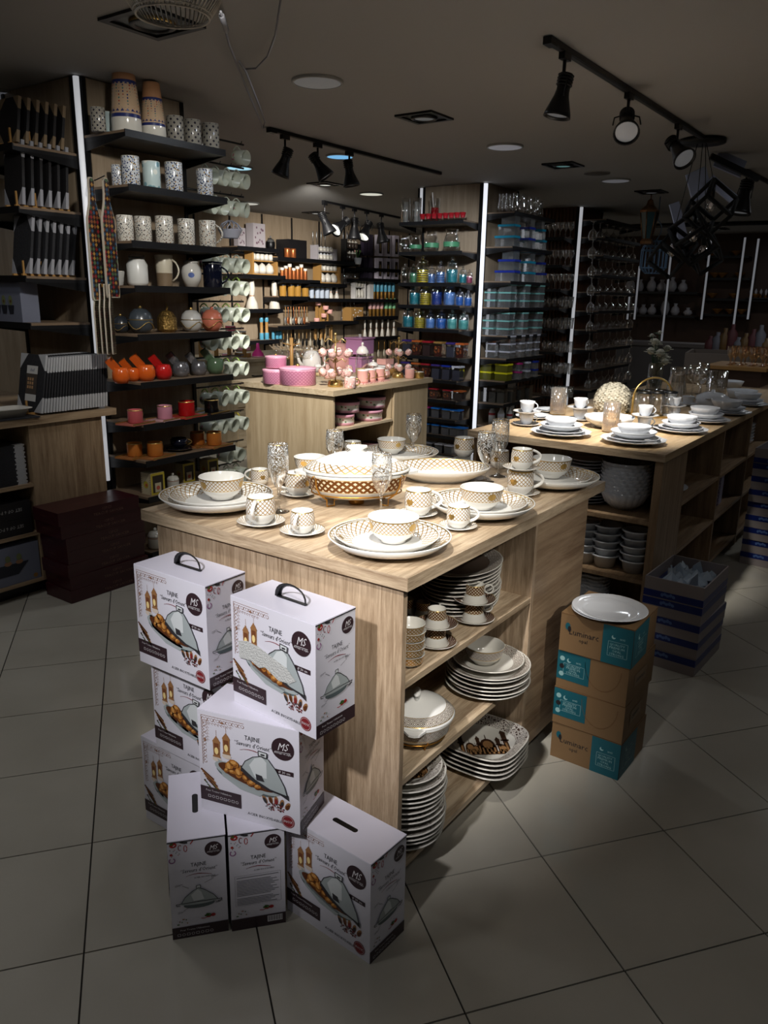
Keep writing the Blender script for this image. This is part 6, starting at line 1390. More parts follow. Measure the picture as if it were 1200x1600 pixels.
def teapot(m):
    def f():
        r = E0('teapot'); R = .07; MB().lathe([(.0001, 0, m), (R*.7, 0, m), (R*1.0, .04, m), (R*.95, .11, m), (R*.7, .15, m)], 28).build('pot_body', r)
        l = MB().lathe([(R*.72, .15, m), (R*.5, .165, m), (.0001, .17, m)], 24).build('lid', r); MB().sphere(.01, m, (0, 0, .178), 8, 6).build('knob', l)
        MB().tube([(R*.9, 0, .05), (R*1.35, 0, .09), (R*1.6, 0, .15)], [.016, .012, .008], m, 8).build('spout', r); MB().tube([(-R*.9, 0, .04), (-R*1.45, 0, .06), (-R*1.45, 0, .12), (-R*.85, 0, .13)], .007, m, 6).build('handle', r); return r
    return f
p, r_ = cw(530, 578, 34); 
p, r_ = cw(531, 575, 34); put(teapot(PK), p, 'large pink teapot jug behind the front mug tree', 'teapot', None, rad(-40), r_/.07*1.05, name='teapot', key='tpP')
p, r_ = cw(487, 580, 30); put(teapot(PW), p, 'white teapot with pale motif behind the pink tins', 'teapot', None, rad(150), r_/.07, name='teapot', key='tpW')
def basketbox():
    r = E0('box'); MB().box(-.11, -.08, 0, .11, .08, .13, PLILAC).box(-.12, -.09, .13, .12, .09, .142, PLILAC).build('box_body', r)
    MB().lathe([(.0001, .142, PW), (.016, .142, PW), (.010, .155, PW), (.016, .165, PW), (.0001, .17, PW)], 12).build('knob', r)
    MB().tube([(.121, .025*cos(2*pi*k/10), .09+.025*sin(2*pi*k/10)) for k in range(10)], .004, PLILAC, 5, closed=True).build('ring_handle', r); return r
for k in range(2):
    p = PT(562, 580); put(basketbox, (p.x, p.y, TZ+k*.168*.9), 'lilac pink lidded canister box, %s of two' % ('lower', 'upper')[k], 'box', 'lilac canister boxes', rad(8), .9+.08*k, name='canister_box')
def glassjar(lidm=PW, fill=None):
    def f():
        r = E0('jar'); R = .05; MB().lathe([(.0001, 0, GLS), (R*.8, 0, GLS), (R, .02, GLS), (R, .10, GLS), (R*.75, .13, GLS)], 20).build('jar_glass', r)
        if fill: MB().lathe([(.0001, .004, fill), (R*.9, .01, fill), (R*.92, .05, fill), (.0001, .052, fill)], 18).build('contents', r)
        l = MB().lathe([(R*.85, .13, lidm), (R*.9, .14, lidm), (R*.5, .165, lidm), (.0001, .172, lidm)], 20).build('lid', r); MB().sphere(.01, lidm, (0, 0, .18), 8, 6).build('knob', l); return r
    return f
for px, py, w_, lb in ((566, 590, 22, 'tall glass jar with white lid among pink ware'), (583, 590, 18, 'short glass jar with white lid among pink ware'), (497, 588, 14, 'small glass jar behind the front mug tree')):
    p, r_ = cw(px, py, w_); put(glassjar(PW, mat('tan_contents', (206, 180, 130), .7)), p, lb, 'jar', 'glass jars on pink table', 0, (r_/.05, r_/.05, r_/.05*(1.3 if w_ > 20 else .8)), name='glass_jar', key='gjw')
def caddy():
    r = E0('set'); MB().box(-.17, -.06, 0, .17, .06, .008, PKD).build('tray', r)
    for k in range(3): 
        c = MB().lathe([(.0001, .008, PK), (.04, .008, PK), (.042, .02, PK), (.042, .09, PW), (.044, .095, PW), (.0001, .1, PW)], 20, c=(-.11+.1*k+(.02 if k == 2 else 0), 0, 0)).build('canister', r)
        MB().tube([(-.11+.1*k+(.02 if k == 2 else 0), -.043, .08), (-.11+.1*k+(.02 if k == 2 else 0), -.05, .05), (-.11+.1*k+(.02 if k == 2 else 0), -.043, .03)], .003, GOLD, 4).build('spoon', c)
    MB().tube([(-.17, -.065, .04), (.17, -.065, .04)], .0025, GOLD, 4).build('rail', r); return r
p = P(580, 597, TZ); put(caddy, p, 'row of three coral pink canisters on a gold railed tray', 'set', None, rad(4), 1.05, name='canister_set')
p = PT(576, 583); put(lambda: (lambda r: (MB().lathe([(.0001, 0, PK), (.09, 0, PK), (.1, .02, PK), (.085, .07, PK), (.04, .1, PK), (.0001, .105, PK)], 24, sx=1.1, sy=.7).build('dome', r), r)[1])(E0('butter_dish')), p, 'domed coral pink butter dish behind the canisters', 'dish', None, rad(4), .8, name='butter_dish')
p, r_ = cw(547, 606, 18); put(mugp(PKD, .04, .075, GOLD), p, 'small pink cup on gold saucer at the table corner', 'cup', None, -.8, r_/.04, name='pink_cup')
p, r_ = cw(640, 591, 15); put(mugp(PK, .04, .08, GOLD), p, 'small pink cup right of the second mug tree', 'cup', None, -.8, r_/.04, name='pink_cup', key='pc2')
p, r_ = cw(655, 591, 15); put(lambda: mugp(GOLD, .045, .06, handle=False)(), p, 'gold tin at the right end of pink table', 'tin', None, 0, r_/.045, name='gold_tin')
def glasstree():
    r = E0('stand'); MB().lathe([(.0001, 0, BAM), (.06, 0, BAM), (.06, .012, BAM), (.0001, .014, BAM)], 20).build('base', r); MB().tube([(0, 0, 0), (0, 0, .3)], .014, BAM, 8).build('pole', r)
    for k in range(4):
        a = 2*pi*k/4+.3; MB().tube([(0, 0, .24), (.07*cos(a), .07*sin(a), .26)], .004, BAM, 5).build('arm', r)
        MB().lathe([(.0001, 0, GLS), (.03, .003, GLS), (.042, .04, GLS), (.040, .08, GLS)], 16).xf(Matrix.Translation((.085*cos(a), .085*sin(a), .17)) @ Matrix.Rotation(rad(60), 4, Vector((-sin(a), cos(a), 0)))).build('glass_cup', r)
    return r
p = PT(456, 592); put(glasstree, p, 'wooden tree hung with clear glass cups on the pink table', 'stand', None, 0, 1.05, name='cup_tree')
for k in range(9):
    px, py = (540, 588+0), 0
    q = [(538, 590), (512, 592), (597, 592), (603, 591), (590, 591), (571, 589), (509, 582), (545, 584), (601, 592)][k]
    p, r_ = cw(q[0], q[1], 13); put(round_mug(), p, 'small round pink mug standing on the pink table, %s' % ('behind front cup', 'left of the front tree', 'before the second tree', 'behind the canisters at right', 'by the wooden basket', 'between jar and canisters', 'behind the front tree', 'beside the teapot', 'near the gold rail end')[k], 'mug', 'standing pink mugs', k, r_/.045, name='pink_mug', key='pmug')
def wbasket():
    r = E0('basket'); MB().lathe([(.0001, 0, BAM), (.07, 0, BAM), (.085, .05, BAM), (.08, .05, BAM), (.066, .006, BAM)], 24).build('basket_body', r); MB().lathe([(.09, .052, PW), (.092, .058, PW), (.0001, .062, PW)], 24).build('white_plate', r)
    MB().prism([(-.04, -.02), (.05, -.02), (-.04, .05)], .064, .1, PK).build('pink_wedge', r); return r
p = PT(604, 585); put(wbasket, p, 'round wooden basket with white lid and pink wedge', 'basket', None, 0, 1.3, name='wooden_basket')
# gift tins in the open bay
def hatbox():
    r = E0('tin'); R = .1; fl = pat('floral_label', (226, 222, 216), [(90, 80, 140), (190, 90, 110), (100, 130, 90)], 34, .28)
    MB().lathe([(.0001, 0, PKL), (R*.96, 0, PKL), (R*.96, .025, fl), (R*.96, .07, PKL), (R, .07, PKL), (R, .095, PKL), (R*.98, .097, mat('dark_lid', (70, 44, 60), .4)), (.0001, .098, PKL)], 40).build('tin_body', r); return r
for k, (px, w_, z0, Yp, sc_h, lb) in enumerate(((537, 34, .632, 3.56, .9, 'lower pink hat tin at left of the open bay'), (541, 42, .632+.088, 3.57, .9, 'upper pink hat tin at left of the open bay'), (575, 46, .632, 3.57, .9, 'lower pink hat tin at right of the open bay'), (580, 45, .632+.088*1.05, 3.57, .95, 'upper pink hat tin at right of the open bay'), (549, 36, .36, 3.58, .9, 'pink hat tin at left on the lower bay shelf'), (583, 34, .36, 3.60, .9, 'pink hat tin at right on the lower bay shelf'), (620-8, 20, .36, 3.62, .6, 'small pink tin at the lower bay right end'))):
    p = onY(px, Yp, z0); r_ = RW(p, w_); put(hatbox, p, lb, 'tin', 'pink floral hat tins', 0, (r_/.1, r_/.1, sc_h*.9), name='hat_tin')
# items on the cabinet table behind
for k, (px, py, w_, m_, lb) in enumerate(((371, 558, 16, PKL, 'pink bowl stack on the cabinet table, left'), (385, 560, 26, BAM, 'round wooden tray on the cabinet table'), (387, 556, 20, PKL, 'pink flat tin lying on the wooden tray'))):
    p = P(px, py, TZ); put(lambda: mugp(m_, .08, .045, handle=False)(), (p.x+.1*min(k, 1), p.y+.15, TZ+(.0452*RW(P(385, 560, TZ), 26)/.08 if k == 2 else 0)), lb, 'dish', None, 0, RW(p, w_)/.08, name='flat_tin', key='ft%d' % k)
def funnel():
    r = E0('funnel'); m = mat('hot_pink', (226, 60, 150), .35); MB().lathe([(.055, 0, m), (.05, .03, m), (.018, .07, m), (.012, .12, m), (.0001, .122, m)], 20).build('cone', r); MB().lathe([(.056, -.002, PKL), (.058, .004, PKL), (.055, .008, PKL)], 20).build('rim', r); return r
p = P(398, 560, TZ); put(funnel, (p.x+.15, p.y+.1, TZ+.005), 'bright pink funnel standing on the cabinet table', 'funnel', None, 0, 1.15, name='funnel')
def miniRack():
    r = E0('rack'); MB().box(0, 0, .26, .42, .25, .275, PW).box(0, 0, .0, .42, .25, .012, PW).build('shelf_board', r)
    for x in (.02, .40): MB().box(x-.015, .0, .012, x+.015, .03, .26, BAM).build('leg', r); MB().box(x-.015, .22, .012, x+.015, .25, .26, BAM).build('leg', r)
    return r
p = P(352, 566, TZ); put(miniRack, (p.x+.05, p.y+.18, TZ), 'white two tier rack with wooden legs on cabinet table', 'rack', name='tier_rack')
put(lambda: mugp(mat('rose_bowl', (190, 70, 90), .3), .05, .05, handle=False)(), (p.x+.33, p.y+.26, TZ+.275), 'rose red bowl on top of the white rack', 'bowl', name='rose_bowl', key='rosebowl')
# ================================================================ goods on the central column
XF = 6.70
def shelves_x(col_x, y0, y1, zs, what, grp, dep=.31):
    for i, zz in enumerate(zs): shelf(col_x-dep, y0, col_x-.02, y1, zz, 'black wall shelf, %s from top, %s' % (ORD[i] or 'first', what), .03, '-x', grp)
def shelves_y(y_, x0, x1, zs, what, grp, dep=.31):
    for i, zz in enumerate(zs): shelf(x0, y_-dep, x1, y_-.02, zz, 'black wall shelf, %s from top, %s' % (ORD[i] or 'first', what), .03, '-y', grp)
zc1 = [PX(x, y, 6.71).z for x, y in ((720, 343.5), (719, 392), (717, 442.5), (716, 478.5), (714, 516), (712, 560), (710, 596), (708, 627), (706, 657), (705, 682.5), (703, 712))]
shelves_x(7.02, 3.90, 4.62, zc1, 'of the coloured jar column', 'shelves of the jar column')
zc2 = [PY(x, y, 3.52).z for x, y in ((818, 332), (815, 386), (812, 440), (810, 481), (805, 525), (800, 561), (797, 596), (794, 632), (790, 668))]
shelves_y(3.86, 7.05, 7.96, zc2, 'of the food container column', 'shelves of the container column')
zr1 = [PX(x, y, 8.97).z for x, y in ((890, 370), (888, 414), (886, 452), (884, 481), (882, 514), (880, 551), (878, 585), (876, 621))]
shelves_x(9.28, 3.86, 4.55, zr1, 'of the slatted glass column', 'shelves of the slatted column')
zr2 = [PY(930, y, 3.52).z for y in (338, 367, 397, 428, 456, 486, 516, 546, 577, 608)]
shelves_y(3.82, 9.32, 10.6, zr2, 'of the dark goblet shelves', 'shelves of the goblet column')
def canister(cm, band=None, strip=0):
    def f():
        r = E0('jar'); R = .05; h = .115
        MB().lathe([(.0001, 0, GLSC), (R*.95, 0, GLSC), (R, .008, GLSC), (R, h, GLSC), (R*.8, h+.012, GLSC), (R*.78, h+.02, GLSC)], 18).build('jar_glass', r)
        prof = [(.0001, .006, cm), (R*.94, .006, cm)]
        n = 6 if strip else 1
        for k in range(n): prof += [(R*.94, .006+(h-.03)*(k+.12)/n, cm), (R*.94, .006+(h-.03)*(k+.7)/n, (band or cm))]
        prof += [(R*.94, h-.022, cm), (.0001, h-.02, cm)]
        MB().lathe(prof, 18).build('coloured_filling', r)
        l = MB().lathe([(R*.86, h+.02, GLSC), (R*.8, h+.03, GLSC), (R*.3, h+.036, GLSC)], 16).build('lid', r); MB().sphere(.016, GLSC, (0, 0, h+.05), 10, 8).build('knob', l); return r
    return f
CM = {k: mat('fill_'+k, v, .4) for k, v in {'teal': (30, 132, 146), 'yellow': (222, 200, 30), 'blue': (44, 104, 190), 'navy': (28, 60, 140), 'sky': (96, 144, 214), 'green': (70, 134, 96), 'pink': (160, 70, 100), 'seagreen': (90, 176, 172)}.items()}
def items_x(px_list, zi, zs, X, build, labf, cat, grp, name, R0, keyf=None, stack=1, dz=0, hs=1.):
    for k, it in enumerate(px_list):
        px, w_ = it[0], it[1]; p = onX(px, X, zs[zi]); s = RW(p, w_)/R0
        for j in range(stack): put(build(it), (p.x, p.y, p.z+j*dz*s), labf(k, len(px_list), it, j), cat, grp, 0, (s, s, s*hs), name=name, key=keyf(it) if keyf else None)
def items_y(px_list, zi, zs, Y, build, labf, cat, grp, name, R0, keyf=None, stack=1, dz=0, hs=1., rz=0):
    for k, it in enumerate(px_list):
        px, w_ = it[0], it[1]; p = onC(px, zs[zi], Y)[0] if zs is zc2 else onY(px, Y, zs[zi]); s = RW(p, w_)/R0
        for j in range(stack): put(build(it), (p.x, p.y, p.z+j*dz*s), labf(k, len(px_list), it, j), cat, grp, rz, (s, s, s*hs), name=name, key=keyf(it) if keyf else None)
XI = 6.80
SH = ['top', 'second', 'third', 'fourth', 'fifth', 'sixth', 'seventh', 'eighth', 'ninth', 'tenth', 'eleventh']
JR = {2: [(633, 14, 'clear'), (646, 14, 'green'), (660, 20, 'yellow', 1), (674, 13, 'sky', 1), (688, 16, 'sky', 1), (706, 19, 'teal'), (723, 12, 'teal'), (733, 10, 'pink')],
      3: [(647, 17, 'teal'), (664, 18, 'yellow', 1), (682, 19, 'navy'), (702, 19, 'sky'), (718, 13, 'blue'), (731, 12, 'blue')],
      4: [(637, 18, 'teal'), (655, 18, 'yellow', 1), (672, 16, 'sky'), (689, 17, 'blue'), (706, 17, 'seagreen'), (724, 16, 'seagreen')]}
for si, L_ in JR.items():
    for k, it in enumerate(L_):
        c_ = it[2]; st = len(it) > 3; m_ = GLS if c_ == 'clear' else CM[c_]; key = 'cj'+c_+str(st)
        p = onX(it[0], XI, zc1[si]); s = RW(p, it[1])/.05; hs = 1.15 if si != 4 else 1.0
        if si == 4: key += 'h'
        put(canister(m_, mat('fill_gap', (34, 40, 60), .4) if st else None, st), p, 'glass canister filled %s%s, %s on the %s jar shelf' % (c_ if c_ != 'clear' else 'with nothing', ' in stripes' if st else '', nth(k, len(L_)), SH[si]), 'jar', 'coloured canisters', 0, (s, s, s*hs), name='glass_canister', key=key)
def tallvase():
    r = E0('vase'); MB().lathe([(.0001, 0, GLSC), (.05, 0, GLSC), (.05, .26, GLSC), (.047, .26, GLSC), (.046, .01, GLSC)], 16).build('vase_body', r); MB().box(-.02, -.02, .01, .02, .02, .22, mat('pale_filling', (196, 196, 190), .6)).build('paper_insert', r); return r
items_x([(634, 14), (651, 14)], 0, zc1, XI, lambda it: tallvase, lambda k, n, it, j: '%s tall square glass vase on top jar shelf' % ('left', 'right')[k], 'vase', 'tall glass vases', 'glass_vase', .05, lambda it: 'tallv')
REDM = mat('ruby_glass', (150, 26, 34), .1)
def redglass(): 
    r = E0('glass'); MB().lathe([(.0001, 0, GLSC), (.022, 0, GLSC), (.024, .03, REDM), (.036, .085, REDM), (.034, .085, REDM), (.022, .03, REDM)], 14).build('glass_body', r); return r
items_x([(660+9*k, 10) for k in range(8)], 0, zc1, XI-.04, lambda it: redglass, lambda k, n, it, j: 'ruby topped small glass, %s in the row' % nth(k, n), 'glass', 'ruby small glasses', 'ruby_glass', .036, lambda it: 'rubyg')
def redjug():
    r = E0('jug'); MB().lathe([(.0001, .005, REDM), (.04, .005, REDM), (.038, .12, REDM), (.0001, .12, REDM)], 14).build('red_filling', r); MB().lathe([(.0001, 0, GLSC), (.045, 0, GLSC), (.043, .14, GLSC), (.05, .2, GLSC)], 16).build('jug_body', r); MB().tube([(-.02, 0, .1), (-.05, 0, .24)], .006, PW, 5).build('stirrer', r); MB().tube([(.05, 0, .18), (.08, 0, .15), (.075, 0, .09), (.045, 0, .06)], .005, GLSC, 5).build('handle', r); return r
items_x([(679, 18)], 0, zc1, XI+.06, lambda it: redjug, lambda k, n, it, j: 'glass jug with ruby lower half behind small glasses', 'jug', None, 'ruby_jug', .05)
def bigjar(lb=True):
    def f():
        r = E0('jar'); MB().lathe([(.0001, 0, GLSC), (.05, 0, GLSC), (.062, .02, GLSC), (.066, .06, GLSC), (.05, .10, GLSC), (.045, .12, GLSC), (.052, .14, GLSC)], 16).build('jar_glass', r)
        if lb: MB().lathe([(.064, .03, CM['green']), (.066, .06, CM['green'])], 16).build('green_label', r)
        return r
    return f
items_x([(633, 20, 0), (649, 20, 1), (674, 24, 1), (705, 26, 1)], 1, zc1, XI, lambda it: bigjar(it[2]), lambda k, n, it, j: 'large clear biscuit jar, %s on second jar shelf' % nth(k, n), 'jar', 'large clear jars', 'biscuit_jar', .066, lambda it: 'bj%d' % it[2], hs=1.2)
def sqjar(lidm, cm, w_=.045, h=.11):
    def f():
        r = E0('jar'); MB().box(-w_, -w_, 0, w_, w_, h, GLSC).build('jar_glass', r); MB().box(-w_*.88, -w_*.88, .004, w_*.88, w_*.88, h*.8, cm).build('contents', r); MB().box(-w_*1.03, -w_*1.03, h, w_*1.03, w_*1.03, h+.014, lidm).build('lid', r); return r
    return f
LM = {k: mat('lid_'+k, v, .35) for k, v in {'red': (150, 30, 40), 'purple': (60, 44, 110), 'orange': (180, 90, 40), 'blue': (20, 110, 200), 'magenta': (170, 40, 110), 'yellow': (216, 208, 30), 'white': (190, 190, 200), 'teal': (20, 130, 160), 'royal': (24, 44, 140), 'mint': (120, 176, 170), 'gold': (150, 112, 60)}.items()}
DC = mat('dark_contents', (60, 38, 40), .6); OC = pat('spice_mix', (70, 40, 34), [(170, 90, 50), (90, 40, 40), (200, 160, 110)], 40, .5); GC2 = mat('grey_contents', (66, 68, 84), .6)
for si, L_ in {5: [(638, 'purple', GC2), (653, 'orange', OC), (669, 'red', DC), (687, 'gold', OC), (706, 'purple', GC2), (721, 'orange', OC)], 6: [(636, 'purple', GC2), (652, 'orange', OC), (667, 'red', OC), (683, 'purple', GC2), (699, 'royal', GC2), (715, 'white', GC2)],
               7: [(664, 'purple', GC2), (680, 'red', OC), (701, 'red', OC), (718, 'orange', DC)], 8: [(667, 'magenta', GC2), (683, 'blue', GC2), (700, 'blue', GC2), (714, 'blue', GC2)], 9: [(668, 'blue', GC2), (683, 'blue', GC2), (698, 'blue', GC2), (711, 'blue', GC2), (722, 'blue', GC2)], 10: [(672, 'white', GC2), (688, 'white', GC2), (703, 'white', GC2)]}.items():
    items_x([(px, 14.5 if si < 9 else 13.5, l_, c_) for px, l_, c_ in L_], si, zc1, XI-.02, lambda it: sqjar(LM[it[2]], it[3]), lambda k, n, it, j: 'square storage jar with %s lid, %s on the %s jar shelf' % (it[2], nth(k, n), SH[si]), 'jar', 'square storage jars', 'storage_jar', .045, lambda it: 'sq'+it[2]+it[3].name, hs=1.15 if si < 7 else .8)
# container column
YI2 = 3.62
def onC(px, z_, Y=3.60):
    p = onY(px, Y, z_)
    if p.x < 7.14: q = onX(px, 7.14, z_); return q, rad(90)
    return p, 0.
def pitcher():
    r = E0('pitcher'); MB().lathe([(.0001, 0, GLSC), (.04, 0, GLSC), (.045, .08, GLSC), (.030, .16, GLSC), (.036, .21, GLSC)], 16).build('pitcher_body', r); return r
for yy, off in ((3.60, 0), (3.72, 5)): items_y([(782+off+11*k, 12) for k in range(6)], 0, zc2, yy, lambda it: pitcher, lambda k, n, it, j: 'clear glass pitcher, %s in the %s row' % (nth(k, n), 'front' if yy < 3.65 else 'back'), 'pitcher', 'clear pitchers', 'glass_pitcher', .045, lambda it: 'pitch')
def cont(lidm, w_=.08, d_=.06, h=.055, body=None, clip=None):
    def f():
        r = E0('container'); MB().box(-w_*.86, -d_*.94, 0, w_*.86, d_*.94, h, body or GLSW).build('container_body', r); MB().box(-w_*.92, -d_, h, w_*.92, d_, h+.014, lidm).build('lid', r); return r
    return f
for si, c1, c2 in ((1, 'teal', 'royal'), (2, 'royal', 'teal')):
    for j in range(3):
        for k, (px, w_, c_) in enumerate(((792+2*j, 38-6*j, c1), (822, 28-5*j, c2), (842-2*j, 16-2*j, c1))):
            p, rz_ = onC(px, zc2[si], YI2); s = RW(p, w_)/.08
            put(cont(LM[c_]), (p.x, p.y, p.z+j*.102), 'clear food container with %s lid, %s tier, %s, %s container shelf' % (c_, ('lowest', 'middle', 'top')[j], ('left', 'centre', 'right')[k], SH[si]), 'container', 'food containers', rz_, (s, 1, 1.45), name='food_container', key='ct'+c_)
for si, lm_, n_, nm in ((3, 'mint', 4, 'mint'), (4, 'mint', 4, 'mint'), (5, 'white', 5, 'white')):
    for j in range(3):
        for k in range(n_):
            px = (769+23*k) if n_ == 4 else (770, 792, 808, 820, 832)[k]; w_ = (22, 24, 20, 18)[k] if n_ == 4 else (20, 21, 14, 13, 12)[k]
            if si == 4: px -= 3
            p, rz_ = onC(px, zc2[si]); s = RW(p, w_)/.08*.97
            put(cont(LM[lm_]), (p.x, p.y, p.z+j*.075), '%s lidded glass box, %s tier, %s, %s container shelf' % (nm, ('lowest', 'middle', 'top')[j], nth(k, n_), SH[si]), 'container', 'stacked lidded glass boxes', rz_, (s, 1, 1.05), name='food_container', key='ct'+lm_)
for j in range(2):
    for k, (px, w_, c_) in enumerate(((762, 22, 'yellow'), (786, 24, 'yellow'), (805, 10, 'magenta'), (818, 10, 'white'), (830, 12, 'royal'))):
        p, rz_ = onC(px, zc2[6], 3.58); s = RW(p, w_)/.08; put(cont(LM[c_], body=mat('olive_body', (90, 88, 20), .4) if c_ == 'yellow' else None), (p.x, p.y, p.z+j*.085), 'bowl box with %s lid, %s of two, %s in the row' % (c_, ('lower', 'upper')[j], nth(k, 5)), 'container', 'coloured lid boxes', rz_, (s, 1, 1.2), name='food_container', key='cy'+c_)
items_y([(758+13*k, 13, 'white', GC2) for k in range(6)], 7, zc2, 3.58, lambda it: sqjar(GLSC, mat('faint_contents', (70, 68, 62), .6), h=.14), lambda k, n, it, j: 'clear tall jar, %s on eighth container shelf' % nth(k, n), 'jar', 'clear tall jars', 'clear_jar', .045, lambda it: 'cltj')
def bottle(capm):
    def f():
        r = E0('bottle'); m = mat('pale_bottle', (186, 184, 180), .4); MB().lathe([(.0001, 0, m), (.03, 0, m), (.032, .09, capm), (.032, .11, m), (.014, .15, m), (.014, .18, capm), (.0001, .185, capm)], 14).build('bottle_body', r); return r
    return f
items_y([(768, 11, 'red'), (782, 11, 'white'), (795, 10, 'red')], 8, zc2, 3.58, lambda it: bottle(LM[it[2]]), lambda k, n, it, j: 'pale bottle with coloured neck, %s on lowest container shelf' % nth(k, n), 'bottle', 'pale bottles', 'bottle', .032, lambda it: 'bt'+it[2])
def tumb():
    r = E0('glass'); MB().lathe([(.0001, 0, GLSC), (.026, 0, GLSC), (.036, .11, GLSC), (.033, .11, GLSC), (.024, .008, GLSC)], 12).build('glass_body', r); return r
def smallgob():
    r = E0('goblet'); MB().lathe([(.0001, 0, GLSC), (.03, 0, GLSC), (.004, .01, GLSC), (.004, .06, GLSC), (.03, .09, GLSC), (.036, .12, GLSC), (.03, .15, GLSC)], 12).build('goblet_body', r); return r
for si in range(8):
    b_ = smallgob if si in (0, 1, 2) else tumb
    items_x([(850+8.2*k, 10) for k in range(6)], si, zr1, 9.06, lambda it: b_, lambda k, n, it, j: 'clear drinking glass, %s on %s shelf of slatted column' % (nth(k, n), SH[si]), 'glass', 'glasses on slatted column', 'drinking_glass', .036, lambda it: 'dg%d' % (si < 3), hs=1.1)
def hang():
    r = E0('goblet'); MB().lathe([(.0001, 0, GLSC), (.034, 0, GLSC), (.005, -.012, GLSC), (.004, -.07, GLSC), (.036, -.10, GLSC), (.044, -.14, GLSC), (.034, -.18, GLSC)], 12).build('goblet_body', r); return r
for si in range(9):
    for k in range(7):
        p = onY(928+10.5*k-si*1.0, 3.60, zr2[si]-.034)
        put(hang, p, 'upturned clear goblet hung %s under the %s dark shelf' % (nth(k, 7), SH[si]), 'goblet', 'upturned goblets', 0, 1.15, name='hung_goblet')
# ================================================================ long back wall goods
YW = YB-.30
def bshelf(px0, px1, py0, label):
    a = PY(px0, py0, YW); b = onY(px1, YW, a.z); shelf(a.x, YW, b.x, YB-.014, a.z, label, .05, '-y', 'shelves of the back wall'); return a.z
ZBs = {}
for nm, x0, x1, y, lb in (('a', 371, 436, 384, 'high back wall shelf with patterned cartons'), ('b', 434, 556, 401, 'high back wall shelf with spice racks'), ('c', 556, 634, 417, 'high back wall shelf right, by window boxes'),
                          ('d', 372, 446, 428, 'back wall shelf under the left wooden rack'), ('e', 442, 500, 436, 'back wall shelf with copper pots'), ('f', 484, 542, 442, 'back wall shelf under the middle wooden rack'), ('g', 560, 628, 434, 'back wall shelf under the window boxes'),
                          ('h', 384, 442, 483, 'back wall shelf with white figures'), ('i', 436, 484, 463, 'back wall shelf with amber jars'), ('j', 482, 575, 466, 'back wall shelf with white bottles'), ('k', 574, 622, 467, 'back wall shelf with teal cups'),
                          ('l', 484, 560, 503, 'back wall shelf with pink pieces'), ('m', 556, 622, 495, 'back wall shelf with pink and mint cups'), ('n', 388, 436, 533, 'back wall shelf with teal mills'), ('o', 434, 508, 510, 'back wall shelf over dark tools'), ('p', 560, 625, 528, 'lower back wall shelf at right')):
    ZBs[nm] = bshelf(x0, x1, y, lb)
def onB(px, nm, dy=.14): return onY(px, YW+dy, ZBs[nm])
def bb(px, nm, w_, h_, build, label, cat, grp=None, name=None, key=None, base=(1, 1)):
    """base: width and height of the prototype; w_, h_ in picture pixels"""
    p = onB(px, nm); u = depth(p)/FPX; return put(build, p, label, cat, grp, 0, (w_*u/base[0], w_*u/base[0], h_*u/base[1]), name=name, key=key)
def blockp(m, m2=None, w_=1., h_=1., d_=.6, wins=0):
    def f():
        r = E0('box'); MB().box(-w_/2, -d_/2, 0, w_/2, d_/2, h_, m).build('box_body', r)
        p = Print((-w_/2, -d_/2-.004, 0), (1, 0, 0), (0, 0, 1))
        if wins: p.rect(.2, .12, .8, .84, mat('window_dark', (50, 40, 36), .3), 1); p.disc(.5, .45, .13, m2, 2, .25, 10)
        elif m2:
            rnd = random.Random(4)
            for k in range(14): p.disc(.12+.76*rnd.random(), .12+.76*rnd.random(), .06, m2, 1, .05, 7)
        if wins or m2: p.build('front_print', r)
        return r
    return f
LC = mat('pale_floral_card', (172, 164, 168), .6); FD = mat('floral_dots', (110, 84, 96), .6)
bb(375, 'a', 16, 28, blockp(LC, FD), 'pale patterned carton partly behind hanging mugs', 'box', None, 'printed_carton', 'blk1')
bb(400, 'a', 26, 36, blockp(LC, FD), 'large pale floral carton high on the back wall', 'box', None, 'printed_carton', 'blk1')
def ppot():
    r = E0('pot'); MB().lathe([(.0001, 0, BLK), (.4, 0, BLK), (.5, .25, BLK), (.48, .55, mat('steel', (150, 150, 150), .3, .8)), (.3, .75, BLK), (.0001, .85, BLK)], 16).build('pot_body', r); MB().sphere(.09, mat('steel', (150, 150, 150), .3, .8), (0, 0, .92), 8, 6).build('knob', r); return r
bb(423, 'a', 14, 20, ppot, 'small dark pot with steel knob on the high shelf', 'pot', None, 'small_pot', 'ppot')
bb(456, 'b', 42, 27, blockp(mat('black_card', (22, 20, 22), .5)), 'black box behind the copper mugs on high shelf', 'box', None, 'black_box', 'blkb')
COP = mat('copper', (190, 110, 62), .3, .7)
def cylp(m, top=None):
    def f():
        r = E0('cup'); MB().lathe([(.0001, 0, m), (.46, 0, m), (.5, .05, m), (.5, .8, top or m), (.5, 1, top or m), (.0001, 1, top or m)], 14).build('cup_body', r); return r
    return f
for k, px in enumerate((449, 458)): p = onB(px, 'b', .02); put(cylp(COP), p, '%s copper mug in front of the black box' % ('left', 'right')[k], 'mug', 'copper mugs', 0, (.085, .085, .12), name='copper_mug', key='cylCop')
